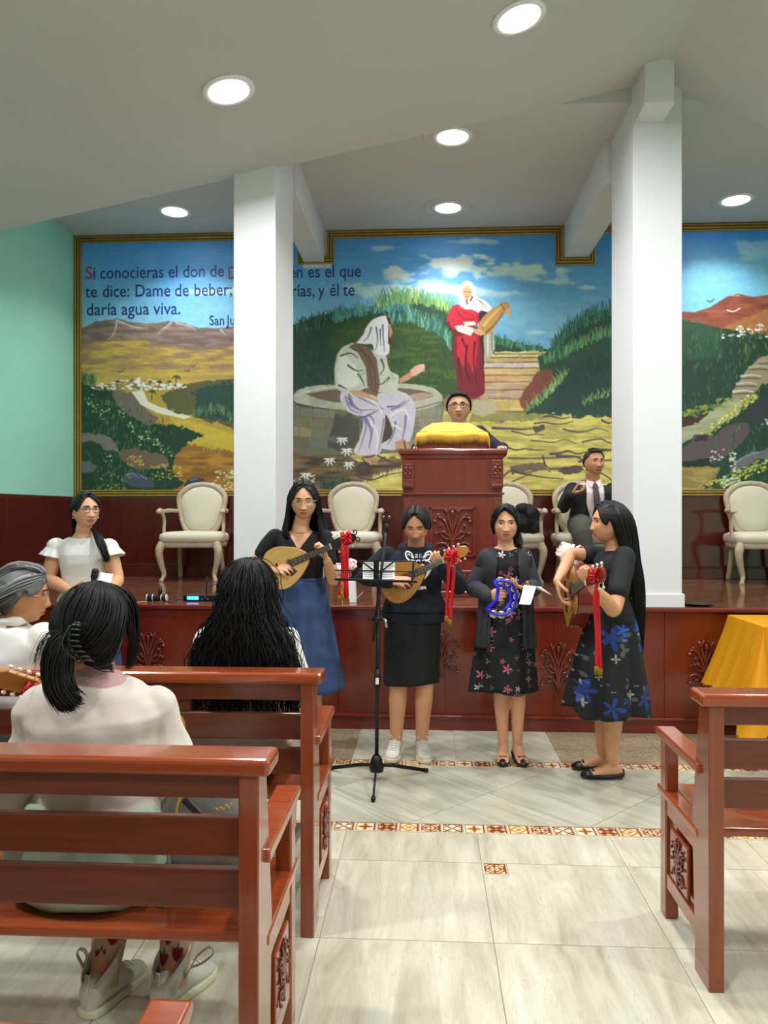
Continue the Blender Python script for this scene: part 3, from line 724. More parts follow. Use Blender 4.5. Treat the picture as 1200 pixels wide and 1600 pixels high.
blend(poly_mask(rim, .4), well); blend(poly_mask(rim, .4) * sm(.0, .3, N1), '8C8E78', .5)
blend(poly_mask(spline([(478, 616), (520, 609), (600, 606), (650, 609), (678, 618), (650, 626), (600, 630), (520, 628), (478, 616)], 5), .4), '6E6052'); blend(poly_mask(spline([(630, 622), (655, 614), (678, 618), (650, 626)], 4), .4), 'A89080')
stroke([(460, 620), (480, 612), (520, 605), (600, 602)], 1.6, 'D6D6C4', .7); stroke([(462, 630), (500, 638), (560, 643), (640, 640), (688, 628)], 1.5, '3E3A34', .8)
# mossy block and rocks
blend(poly_mask([(524, 645), (535, 640), (560, 645), (562, 700), (530, 706), (511, 700), (512, 690)], 1.5), '4E4E44'); blend(poly_mask([(524, 645), (535, 640), (560, 645), (562, 700), (530, 706), (511, 700), (512, 690)], 1.5) * sm(0, .3, N1), '7A7A68', .6)
blend(poly_mask([(692, 625), (700, 617), (712, 618), (716, 640), (695, 645)], 1.5), '8A7250')
# seated man in pale robes
robe = 'B9BCAE'; rl = 'BDB8C2'; dkp = '4A4258'
blend(poly_mask([(594, 640), (606, 648), (616, 682), (608, 696), (592, 694)], .6), '4E3E34')
blend(poly_mask(spline([(590, 615), (618, 611), (636, 616), (648, 630), (649, 650), (646, 672), (640, 690), (630, 690), (620, 702), (600, 702), (594, 696), (610, 684), (613, 668), (604, 650), (592, 636), (590, 615)], 3), .5), rl)
blend(poly_mask(spline([(534, 612), (532, 626), (545, 644), (563, 652), (567, 666), (560, 690), (553, 708), (575, 712), (594, 708), (597, 690), (602, 655), (598, 638), (584, 622), (560, 612), (534, 612)], 3), .5), rl)
for q, w_ in (([(600, 655), (596, 680), (592, 706)], 2.5), ([(563, 655), (578, 648), (592, 640)], 4), ([(572, 655), (580, 675), (576, 700)], 5), ([(546, 618), (552, 632), (566, 644)], 5), ([(612, 640), (628, 634), (640, 624)], 3.5), ([(634, 650), (632, 672), (626, 694)], 4), ([(618, 660), (614, 680), (606, 694)], 4)): stroke(q, w_, '6E6688', .8, 1)
for q in ([(540, 620), (548, 640), (566, 646)], [(562, 650), (572, 664), (566, 690), (560, 706)], [(575, 648), (584, 660), (577, 700)], [(556, 618), (575, 628), (600, 640)], [(545, 630), (560, 640), (585, 640)]): stroke(q, 3.4, '7A7094', .85, 1.2)
for q in ([(606, 636), (622, 634), (633, 626)], [(563, 652), (574, 650), (588, 642)], [(545, 622), (550, 634)]): stroke(q, 3, dkp, .7, 1)
for q in ([(610, 650), (630, 640), (640, 655)], [(580, 660), (590, 680), (588, 704)], [(615, 664), (628, 672)], [(550, 616), (580, 625), (597, 644)]): stroke(q, 4, 'F0EEF2', .6, 1.5)
blend(poly_mask(spline([(540, 540), (528, 552), (523, 575), (524, 600), (534, 612), (560, 611), (575, 605), (590, 612), (618, 616), (622, 600), (623, 586), (610, 580), (604, 560), (598, 552), (575, 545), (555, 536), (540, 540)], 3), .5), robe)
blend(poly_mask([(531, 552), (545, 560), (556, 575), (560, 600), (545, 608), (530, 604), (526, 578)], 2, soft=5), 'DCE0D2', .7)
for q in ([(533, 556), (548, 552), (560, 560)], [(544, 571), (552, 577), (560, 580), (568, 578)], [(560, 585), (566, 594), (570, 604)], [(596, 562), (600, 575), (594, 585)], [(608, 590), (600, 598), (592, 602)], [(530, 602), (542, 608)]): stroke(q, 3.4, '4A4E42', .9, 1)
for q in ([(560, 588), (575, 582), (574, 600)], [(612, 585), (618, 598)], [(604, 596), (618, 590)]): stroke(q, 4, '9AA27C', .6, 1.5)
blend(poly_mask(spline([(545, 540), (560, 543), (570, 556), (578, 580), (584, 605), (591, 616), (590, 600), (590, 580), (584, 556), (578, 545), (560, 538), (545, 540)], 3), .4), '6E5844')
blend(poly_mask([(556, 536), (576, 545), (588, 560), (594, 600), (590, 618), (574, 604), (572, 575), (560, 552), (545, 543)], .6), '6E5846')
for q in ([(562, 545), (575, 562), (581, 600)], [(574, 552), (585, 580), (588, 610)]): stroke(q, 1.6, '4A382C', .7)
blend(poly_mask(spline([(556, 536), (567, 524), (573, 510), (585, 498), (603, 494), (607, 505), (608, 530), (608, 552), (596, 556), (585, 550), (582, 538), (570, 538), (556, 536)], 3), .4), 'D9DCE2')
for q in ([(588, 512), (590, 530), (587, 548)], [(598, 508), (599, 530), (601, 550)], [(580, 512), (576, 525), (568, 534)], [(594, 515), (595, 540)]): stroke(q, 2.8, '4E5066', .85, 1)
for q in ([(584, 504), (592, 498), (602, 498)], [(604, 520), (604, 548)], [(583, 520), (580, 534)]): stroke(q, 2.5, 'FAFAFC', .8, 1)
blend(poly_mask([(603, 494), (609, 497), (611, 506), (610, 530), (612, 536), (606, 538), (607, 505)], .3), '4A2C20'); blend(poly_mask([(608, 506), (611, 507), (611, 512), (614, 520), (611, 524), (610, 530), (608, 529)], .2), 'B8866A'); stroke([(609, 529), (611, 536)], 2.5, '4A2C20')
blend(poly_mask([(624, 592), (640, 582), (643, 585), (646, 588), (638, 594), (624, 600)], .4), 'B98A70'); blend(poly_mask([(640, 580), (650, 571), (662, 569), (664, 574), (660, 580), (652, 586), (645, 589)], .5), 'D0A088')
for k in range(4): stroke([(652, 575 + k * 2.6), (663, 570 + k * 3)], 1.8, 'E0B8A4', .9)
blend(poly_mask([(546, 610), (562, 610), (578, 616), (590, 620), (590, 628), (578, 624), (562, 620), (552, 618)], .5), 'B49674'); stroke([(580, 618), (590, 624)], 3, 'C8AE8C')
for q in ([(570, 712), (580, 710), (590, 716), (592, 726), (578, 726), (570, 718)], [(618, 690), (632, 686), (642, 698), (640, 702), (618, 702)]): blend(poly_mask(q, .4), 'B08C6C')
for q in ([(568, 714), (578, 714), (586, 711)], [(631, 690), (634, 702)], [(566, 716), (576, 728), (592, 728)]): stroke(q, 2.2, '3E2E26', .9)
for k in range(4): stroke([(580 + k * 3, 719), (583 + k * 3, 725)], .9, '6A4A38', .8)
# lilies
for (u, v) in ((535, 687), (542, 704), (515, 719), (545, 725), (478, 742)):
    for a in (-.4, .3, 1.1, 1.9, 2.7, 3.5):
        q = (u + 9 * math.cos(a), v + 8 * math.sin(a) + 1)
        stroke([(u, v), ((u + q[0]) / 2, (v + q[1]) / 2 - 1), q], 4.2, jit('E9ECEC', .04), .95, 1)
    stroke([(u, v), (u, v + 3)], 2, '8A9A78')
for (u, v) in ((535, 692), (542, 710), (515, 726), (545, 731)): stroke([(u, v), (u - 6, v + 20), (525 + (u - 525) * .3, 772)], 1.3, '3E5E44', .9)
tufts([(500, 772), (550, 772)], 70, 34, ['2E4E40', '3E6250', '24403A'], 1.8, .25); tufts([(458, 772), (490, 772)], 50, 22, ['4A6A3A', '7A9050', '9CAE70'], 1.6, .5)
blobs(35, (460, 492, 742, 762), ['DDE2B8', 'A8B880', 'F0F2DC'], (1.3, 2.6))
# standing woman with a jar
blend(poly_mask(spline([(708, 520), (706, 545), (712, 580), (718, 618), (735, 624), (752, 618), (758, 610), (756, 580), (757, 540), (750, 515), (720, 512), (708, 520)], 3), .5), '7A1E2C')
blend(poly_mask([(712, 525), (730, 520), (748, 524), (747, 545), (744, 570), (738, 585), (730, 560), (724, 575), (714, 560)], 2, soft=3), 'C22A3C', .9)
for q in ([(730, 540), (727, 570), (734, 600)], [(722, 530), (728, 545)], [(742, 535), (740, 565), (745, 600)], [(716, 560), (722, 600)]): stroke(q, 3.4, '3E0A16', .85, 1)
blend(poly_mask(spline([(700, 510), (698, 500), (703, 485), (712, 476), (730, 478), (747, 488), (748, 505), (735, 515), (715, 520), (700, 510)], 3), .5), 'B8243A'); stroke([(700, 505), (706, 515), (720, 520)], 5, '5E1424', .8, 2); stroke([(712, 482), (724, 498), (742, 500)], 3, '8A1A2C', .7, 1.5); stroke([(716, 480), (734, 486), (744, 492)], 3, 'D8505E', .6)
blend(poly_mask([(747, 485), (765, 480), (770, 488), (755, 515), (757, 600), (750, 520)], .6), '3E1822', .9)
blend(poly_mask([(758, 514), (771, 510), (774, 545), (770, 553), (762, 560), (756, 565), (755, 530)], .6), 'A8AA98'); stroke([(762, 518), (762, 555)], 2, 'DCDCC8', .8); stroke([(768, 518), (769, 548)], 1.6, '6A6C5E', .8)
blend(poly_mask(spline([(716, 475), (716, 462), (718, 448), (727, 440), (736, 441), (743, 452), (744, 463), (758, 470), (768, 480), (766, 489), (752, 485), (748, 489), (738, 484), (726, 483), (716, 475)], 3), .4), 'DDDED8')
for q in ([(744, 466), (752, 474), (756, 484)], [(738, 470), (744, 480)], [(720, 452), (719, 468)], [(750, 470), (760, 480)]): stroke(q, 2, '8A8C80', .7, 1)
blend(poly_mask([(723, 451), (730, 446), (737, 452), (737, 462), (731, 469), (725, 466), (722, 458)], .3), 'C8A078'); stroke([(729, 470), (730, 474)], 5, 'A87E5C'); stroke([(738, 464), (735, 470)], 2.5, '4A3A34')
stroke([(725, 456), (728, 456)], 1, '5A3A2A'); stroke([(732, 456.5), (735, 456.5)], 1, '5A3A2A'); stroke([(730, 457), (729.5, 461)], .8, 'A87A56'); stroke([(728, 464), (732, 464)], 1.2, 'A04A40')
blend(poly_mask([(710, 510), (722, 508), (740, 513), (742, 516), (735, 525), (715, 518)], .4), 'CCCCC2'); blend(poly_mask([(724, 503), (742, 502), (744, 508), (726, 510)], .4), 'D8CCB8')
blend(poly_mask(spline([(748, 512), (750, 502), (765, 486), (777, 478), (784, 472), (790, 471), (796, 476), (794, 482), (788, 487), (780, 500), (768, 518), (758, 524), (750, 522), (748, 512)], 3), .4), 'B08850')
stroke([(756, 508), (770, 492), (782, 481)], 5, 'D2AE74', .7, 3); stroke([(760, 520), (775, 505), (787, 488)], 3.5, '6E4C2C', .7, 2); stroke([(783, 475), (788, 484)], 1.5, '7A5A34')
blend(poly_mask([(740, 514), (750, 514), (757, 520), (752, 525), (741, 521)], .4), 'C89C78'); blend(poly_mask([(790, 484), (796, 481), (799, 488), (793, 495), (790, 492)], .4), 'C89C78')
blend(poly_mask([(750, 622), (758, 617), (763, 618), (762, 624), (752, 626)], .4), 'B89478')
# ---------------- right panel
Rm = (U > 1070)
mr = line_y([(1060, 487), (1085, 488), (1110, 480), (1135, 464), (1152, 459), (1176, 464), (1200, 461), (1260, 470), (1330, 500)])
rl_ = sm(-1, 1, V - mr(U)) * sm(1058, 1066, U); blend(rl_, '8A4E3C'); blend(rl_ * sm(0, .3, NH), 'A06448', .6); blend(rl_ * sm(.05, .3, -NH), '6A3A30', .5)
blend(poly_mask([(1128, 512), (1160, 498), (1200, 484), (1320, 480), (1320, 520), (1128, 520)], 2, soft=5), 'A8784A', .8); stroke([(1142, 462), (1154, 462)], 2.5, 'D8A080', .7)
blend(poly_mask([(1062, 498), (1085, 505), (1125, 512), (1200, 525), (1320, 530), (1320, 780), (1060, 780), (1060, 500)], 2), '2C4438')
blend(poly_mask([(1062, 498), (1100, 506), (1130, 520), (1130, 560), (1062, 560)], 4, soft=8), '3E5E48', .6)
for _ in range(90):
    u = RN.uniform(1128, 1300); v = RN.uniform(514, 528)
    stroke([(u, v), (u + RN.uniform(1, 4), v)], RN.uniform(1.5, 3.6), jit(RN.choice(['F2F0EE', 'E4E0DC', 'C8C0BA', '5E5048']), .03), .9, None, False)
palm(1156, 520, 1.1, 'C8C8B8'); palm(1187, 520, 1.4, 'D8D8C8')
for _ in range(420):
    u = RN.uniform(1062, 1320); v = RN.uniform(515, 640); tufts([(u, v)] * 2, 1, 11, ['2E5242', '3E6A4A', '24403A', '4A6A40', '5A7A40'] if u < 1150 else ['3E5A3A', '6A7A40', '8A8A44', '4A6A3A'], 1.8, .5)
blend(poly_mask([(1184, 560), (1200, 556), (1320, 540), (1320, 600), (1190, 600), (1172, 622), (1143, 624), (1145, 610), (1152, 600), (1158, 588), (1165, 580)], 1), '9A8C76')
for (a, b, c_) in ((1150, 612, 'CFC8B8'), (1155, 600, 'BDB4A2'), (1162, 588, 'C8C0AC'), (1175, 574, 'B8A890'), (1190, 565, 'A89880')):
    stroke([(a - 4, b), (a + 12, b - 2), (a + 26, b)], 4, c_, .9, 2); stroke([(a - 4, b + 4), (a + 12, b + 3), (a + 26, b + 4)], 1.6, '4A4038', .8)
blend(poly_mask([(1062, 670), (1100, 650), (1143, 622), (1165, 625), (1150, 650), (1100, 678), (1062, 694)], 1.5), '9C9E80'); blend(poly_mask([(1062, 670), (1100, 650), (1143, 622), (1165, 625), (1150, 650), (1100, 678), (1062, 694)], 1.5) * sm(0, .3, NH), 'B4B498', .6)
blend(poly_mask([(1062, 655), (1085, 650), (1110, 645), (1090, 660), (1062, 670)], 2), '4A3428')
blobs(90, (1062, 1145, 622, 652, lambda u, v: abs(v - (655 - (u - 1062) * .38)) < 9), ['8A9A40', 'A8A848', '6A8A44'], (2, 4))
blobs(110, (1095, 1185, 618, 680, lambda u, v: abs(v - (684 - (u - 1095) * .78)) < 9), ['C8C450', 'B0B048', '8AA048', 'E0DC80'], (2, 4))
blend(poly_mask(spline([(1062, 705), (1080, 690), (1085, 680), (1100, 678), (1115, 682), (1130, 668), (1160, 660), (1172, 672), (1150, 700), (1110, 725), (1062, 725), (1062, 705)], 3), 1), '5E5256')
blend(poly_mask([(1084, 690), (1090, 680), (1105, 680), (1104, 690)], 1), '3E3636'); blend(poly_mask([(1062, 722), (1110, 715), (1110, 730), (1062, 732)], 2), '22302E')
blend(poly_mask([(1160, 655), (1180, 625), (1200, 610), (1320, 600), (1320, 670), (1190, 670)], 3), '3A3E44')
blend(poly_mask([(1062, 730), (1095, 728), (1125, 730), (1120, 745), (1090, 768), (1062, 768)], 2), '8E7E4A'); blend(poly_mask([(1062, 730), (1125, 730), (1090, 768), (1062, 768)], 2) * sm(0, .3, NH), 'B4A064', .6)
for _ in range(200): tufts([(RN.uniform(1120, 1320), RN.uniform(665, 765))] * 2, 1, 9, ['2E5A3C', '4A7A48', '2A4A34', '5E8A4E'], 1.8, .7)
blend(poly_mask(spline([(1140, 738), (1145, 725), (1165, 712), (1175, 705), (1195, 704), (1205, 698), (1320, 690), (1320, 722), (1200, 716), (1175, 722), (1150, 738), (1140, 738)], 3), 1), '6E6C74'); stroke([(1150, 722), (1165, 713), (1185, 707)], 3, '9A98A0', .7)
blobs(130, (1090, 1210, 715, 768, lambda u, v: abs(v - (772 - (u - 1085) * .42)) < 10), ['C0BC50', 'A8AC4C', '8A9A48', 'DCD870'], (2, 4)); blobs(30, (1128, 1160, 745, 762), ['E8ECDC', 'C8D2B4'], (2, 3.5)); blobs(22, (1140, 1150, 705, 735), ['E8ECDC', 'C8D2B4'], (2, 3.5)); blobs(20, (1190, 1215, 655, 668), ['E8F0DC', 'B4D2A4'], (2, 3.5)); blobs(14, (1108, 1130, 700, 722), ['DCE4EC'], (1.6, 3))
for u, v in ((1110, 470),): stroke([(u - 5, v), (u, v + 2), (u + 5, v - 2)], 1.6, '3A3030')
stroke([(1136, 485), (1146, 487), (1155, 482)], 1.8, 'D8C8BC')
# overall brushwork
IMG = np.clip(IMG * (1 + 0.05 * N2 + .03 * N1)[..., None], 0, 1)
LIN = 1.45 * np.where(IMG <= .04045, IMG / 12.92, ((IMG + .055) / 1.055) ** 2.4) ** 1.08
NOTCH = [(-1.30, -0.95, 3.93), (1.29, 1.665, 3.93)]       # stepped corners round the beams
NOTCH = [(P(473, 420, BY).x, P(517, 420, BY).x, P(473, 419, BY).z), (P(873, 411, BY).x, P(919, 411, BY).x, P(873, 411, BY).z)]
mur = empty('mural', (0, BY, MZ0), 'painted mural of a robed man at a well and a woman with a jar', 'mural')
vid = np.arange(NX * NZ).reshape(NZ, NX)
keep = np.ones((NZ - 1, NX - 1), bool)
for a, b, zz in NOTCH: keep &= ~((GX[:-1, :-1] > a) & (GX[:-1, :-1] < b) & (GZ[:-1, :-1] > zz))
q = np.stack([vid[:-1, :-1], vid[1:, :-1], vid[1:, 1:], vid[:-1, 1:]], -1)[keep]
me = bpy.data.meshes.new('canvas')
vv = np.stack([GX.ravel(), np.full(GX.size, -0.006), GZ.ravel() - MZ0], 1)
me.vertices.add(len(vv)); me.vertices.foreach_set('co', vv.ravel().astype(np.float32))
me.loops.add(q.size); me.loops.foreach_set('vertex_index', q.ravel().astype(np.int32)); me.polygons.add(len(q))
me.polygons.foreach_set('loop_start', np.arange(0, q.size, 4, dtype=np.int32)); me.update(calc_edges=True)
setcol(me, np.clip(LIN, 0, .88).reshape(-1, 3)); me.materials.append(M['mural'])
link('painting', me, mur)
G().bx(MX0, MX1, -0.004, 0.0, 0, MZ1 - MZ0 - .4).build('backing', 'white', mur)
# lettering painted on the sky
M['navy'] = mat('navy_lettering', '1F3F86', 0.5); M['redl'] = mat('red_lettering', 'C0303A', 0.5)
def _tw(body):
    cu = bpy.data.curves.new('t', 'FONT'); cu.body = body; cu.size = 1; t = bpy.data.objects.new('t', cu); COL.objects.link(t)
    bpy.context.view_layer.update(); x = t.dimensions.x; bpy.data.objects.remove(t); return x
def wall_text(body, u0, v0, u1, m):
    a = P(u0, v0, BY); b = P(u1, v0, BY); sx = (b.x - a.x) / _tw(body); words = body.split(' '); pre = ''
    for w_ in words:
        off = _tw(pre + w_) - _tw(w_) if pre else 0.0; pre += w_ + ' '
        T_ = Matrix.Translation(Vector((a.x + off * sx, -0.0085, a.z - MZ0))) @ Matrix.Rotation(PI / 2, 4, 'X') @ Matrix.Diagonal((sx, WTS, 1, 1))
        text('lettering', w_, 1.0, m, mur, T_, 0.0008, off=0.003)
WTS = 0.178
wall_text('S', 133, 436, 144, 'redl'); wall_text('i conocieras el don de', 145.5, 436, 349, 'navy'); wall_text('D', 356, 436, 368, 'redl')
wall_text('ios, y quién es el que', 369, 436, 563, 'navy')
wall_text('te dice: Dame de beber;', 134, 465, 361, 'navy'); wall_text('tú le pedirías, y él te', 368, 465, 554, 'navy')
wall_text('daría agua viva.', 135, 493, 282, 'navy')
WTS = 0.14; wall_text('San Juan 4:10', 327, 508, 420, 'navy')
# gilded frame: three ridges with dark grooves, stepped round the beams
def frame_run(pts):
    """closed outline walked clockwise seen from the hall; every straight run is one moulding piece"""
    n = len(pts)
    for i in range(n):
        a = Vector(pts[i]); b = Vector(pts[(i + 1) % n]); d = (b - a).normalized(); nrm = Vector((d.y, -d.x))   # inward
        p0 = Vector(pts[i - 1]); d0 = (a - p0).normalized(); p2 = Vector(pts[(i + 2) % n]); d2 = (p2 - b).normalized()
        n0 = Vector((d0.y, -d0.x)); n2 = Vector((d2.y, -d2.x))
        def at(off, h):
            A = a + (nrm + n0) * off; B = b + (nrm + n2) * off
            return (A.x, -h, A.y - MZ0), (B.x, -h, B.y - MZ0)
        prof = [(0, 0.0), (0.0, .028), (.008, .036), (.018, .034), (.024, .022), (.028, .022), (.034, .032), (.046, .030), (.050, .018), (.054, .018), (.060, .024), (.068, .020), (.070, .008)]
        L = [at(o, h) for o, h in prof]
        V_ = [l[0] for l in L] + [l[1] for l in L]; k = len(prof)
        g = G(); g.add(V_, [(j, j + 1, k + j + 1, k + j) for j in range(k - 1)]); g.build('frame_moulding', 'gold', mur)
        g = G(); g2 = [at(o, h) for o, h in ((.022, .0245), (.030, .0245), (.048, .0205), (.056, .0205))]
        for q_ in (0, 2): g.add([g2[q_][0], g2[q_ + 1][0], g2[q_ + 1][1], g2[q_][1]], [(0, 1, 2, 3)])
        g.build('frame_groove', 'gold_dark', mur)
TOPZ = CZ - 0.005; BOTZ = 1.655; Lx_, Rx_ = LX + 0.005, 3.96
o_ = [(Lx_, TOPZ)]
for a, b, zz in NOTCH: o_ += [(a + .07, TOPZ), (a + .07, zz + .0), (b - .07, zz + .0), (b - .07, TOPZ)]
NB = [(P(477, 0, BY).x, P(510, 0, BY).x), (P(880, 0, BY).x, P(917, 0, BY).x)]
o_ = [(Lx_, TOPZ)]
for (a, b), zz in zip(NB, (P(0, 411, BY).z, P(900, 404, BY).z)): o_ += [(a - .01, TOPZ), (a - .01, zz), (b + .01, zz), (b + .01, TOPZ)]
o_ += [(Rx_, TOPZ), (Rx_, BOTZ), (Lx_, BOTZ)]
frame_run(o_)
# ------------------------------------------------------------------ carved relief (leafy spray with curls and berries)
def spiral(cx, cz, r0, r1, a0, a1, n=14):
    return [(cx + (r0 + (r1 - r0) * k / (n - 1)) * math.cos(a0 + (a1 - a0) * k / (n - 1)), cz + (r0 + (r1 - r0) * k / (n - 1)) * math.sin(a0 + (a1 - a0) * k / (n - 1))) for k in range(n)]
def carving(g, s=1.0, full=True, flip=1):
    """a leafy ornament about 0.22 s wide, 0.32 s tall, in the XZ plane, raised towards -Y"""
    def T2(pts, d=-.012): return [(flip * x * s, d * s, z * s) for x, z in pts]
    def stem(pts, r): g.tube(T2(spline(pts, 5), -.006), [s * r * (1 - .55 * i / (len(spline(pts, 5)) - 1)) for i in range(len(spline(pts, 5)))], 6)
    for sx in (-1, 1):
        stem([(0, -.15), (sx * .01, -.05), (sx * .035, .04), (sx * .075, .09), (sx * .105, .075)], .012)
        stem([(0, -.14), (sx * .03, -.09), (sx * .07, -.07), (sx * .1, -.085), (sx * .105, -.12)], .010)
        stem([(0, -.06), (sx * .03, -.02), (sx * .065, -.005), (sx * .095, -.01)], .010)
        stem([(0, 0), (sx * .02, .06), (sx * .03, .11), (sx * .012, .15)], .011)
        if full:
            stem([(sx * .02, -.05), (sx * .06, -.035), (sx * .085, .02), (sx * .07, .045)], .008)
        for (x, z, r) in ((.105, .06, .014), (.1, -.015, .012), (.104, -.125, .011), (.07, .035, .010), (.045, -.075, .009), (.085, .1, .009)):
            g.ell((flip * sx * x * s, -.012 * s, z * s), r * s, nu=8, nv=6)
        for (x, z, l, a) in ((.03, .10, .05, 1.2), (.06, .075, .045, .5), (.035, -.02, .04, .9), (.04, -.1, .045, -.3)):
            R = Matrix.Rotation(0, 3, 'X'); ca, sa = math.cos(a), math.sin(a)
            pts = [(x + t * l * ca, z + t * l * sa) for t in (0, .3, .6, 1)]
            g.tube([(flip * sx * px * s, -.008 * s, pz * s) for px, pz in pts], [.004 * s, .012 * s, .01 * s, .002 * s], 6, flat=.55)
    stem([(0, -.16), (0, 0), (0, .1)], .012); g.ell((0, -.014 * s, .11 * s), (.012 * s, .01 * s, .022 * s), nu=8, nv=6)
for u, v, lb in ((232, 1022, 'carved leaf ornament on the stage front, behind the hair of the clip girl'), (690, 1020, 'dark carved leaf ornament on the stage front beside the black skirt of the hoodie wearer'),
              (872, 1040, 'dark carved leaf ornament on the stage front, left of the guitar player'), (1103, 1037, 'dark carved leaf ornament on the stage front, left of the yellow cloth')):
    p = P(u, v, STY - .022); g = G(); carving(g, 1.05)
    o = g.build('carved_ornament', 'carve', None, smooth=True); o.location = p; tag(o, lb, 'ornament', 'carved ornaments on the stage front')

# ------------------------------------------------------------------ pews
def pew(L, loc, label, side_vis, mids=()):
    """local x runs along the bench from 0 to L, y=0 is the rear face, +y towards the stage"""
    e = empty('pew', loc, label, 'pew', 'wooden church pews')
    g = G().bx(-.03, L + .03, -.02, .095, .895, .935); g.build('top_rail', 'pew', e, bevel=.012, seg=3)
    for z0, z1, y in ((.83, .895, .022), (.685, .78, .04), (.555, .65, .055)):
        G().bx(.045, L - .045, y, y + .024, z0, z1).build('back_slat', 'pewdark', e, bevel=.004)
    g = G().bx(.045, L - .045, .11, .53, .442, .47); g.build('seat', 'pew', e, bevel=.008, seg=3)
    G().bx(.045, L - .045, .46, .485, .36, .442).build('seat_rail', 'pewdark', e, bevel=.003)
    for m in mids: G().bx(m, m + .04, .05, .085, .43, .895).build('back_post', 'pewdark', e, bevel=.003)
    for sx in (0, 1):
        x0, x1 = (0, .048) if sx == 0 else (L - .048, L); out = -1 if sx == 0 else 1; xo = 0 if sx == 0 else L
        g = G(); g.prism([(x0, 0, 0), (x0, .13, 0), (x0, .13, .12), (x0, .155, .5), (x0, .085, .895), (x0, 0, .895)], (.048, 0, 0)); g.build('end_post', 'pewv', e, bevel=.004)
        G().bx(x0, x1, .435, .50, 0, .657).build('front_post', 'pewv', e, bevel=.006, seg=3)
        xa = x0 - .012; xb = x1 + .012
        g = G(); g.prism([(xa, .075, .657), (xa, .50, .657), (xa, .525, .664), (xa, .525, .684), (xa, .515, .69), (xa, .075, .69)], (xb - xa, 0, 0)); g.build('armrest', 'pew', e, bevel=.008, seg=3)
        G().bx(x0 + .004, x1 - .004, .13, .435, .385, .442).build('side_rail', 'pew', e, bevel=.003)
        G().bx(x0 - .004, x1 + .004, .10, .53, .442, .47).build('seat_end', 'pew', e, bevel=.007, seg=3)
        G().bx(x0 + .004, x1 - .004, .12, .435, .115, .17).build('side_rail', 'pew', e, bevel=.003)
        G().bx(x0 + .016, x1 - .016, .125, .437, .165, .39).build('side_panel', 'pewv', e)
        fr = G().bx(xo + (-.002 if out < 0 else -.012), xo + (.012 if out < 0 else .002), .195, .375, .19, .365).build('carved_panel', 'pewv', e, bevel=.004)
        gg = G(); carving(gg, .52)
        o = gg.build('carved_leaf', 'carve', fr, smooth=True); o.location = (xo + (-.002 if out < 0 else .002), .285, .28); o.rotation_euler = (0, 0, -PI / 2 if out < 0 else PI / 2)
    return e
rearA = F(404, 1600, 0)  # helper only
pew(2.6, (-.385 - 2.6, 1.748, 0), 'near left wooden pew, the one the girl with the claw clip sits on', 1)
pew(2.6, (-.395 - 2.6, 2.684, 0), 'second left wooden pew, the one behind the girl with long wavy hair', 1, mids=(2.6 - .50,))
pew(2.6, (-.40 - 2.6, .74, 0), 'nearest left wooden pew, only its rounded arm end shows at the bottom edge', 1)
pew(2.6, (.88, 2.447, 0), 'right-hand wooden pew by the aisle, nobody sitting on it', 0)

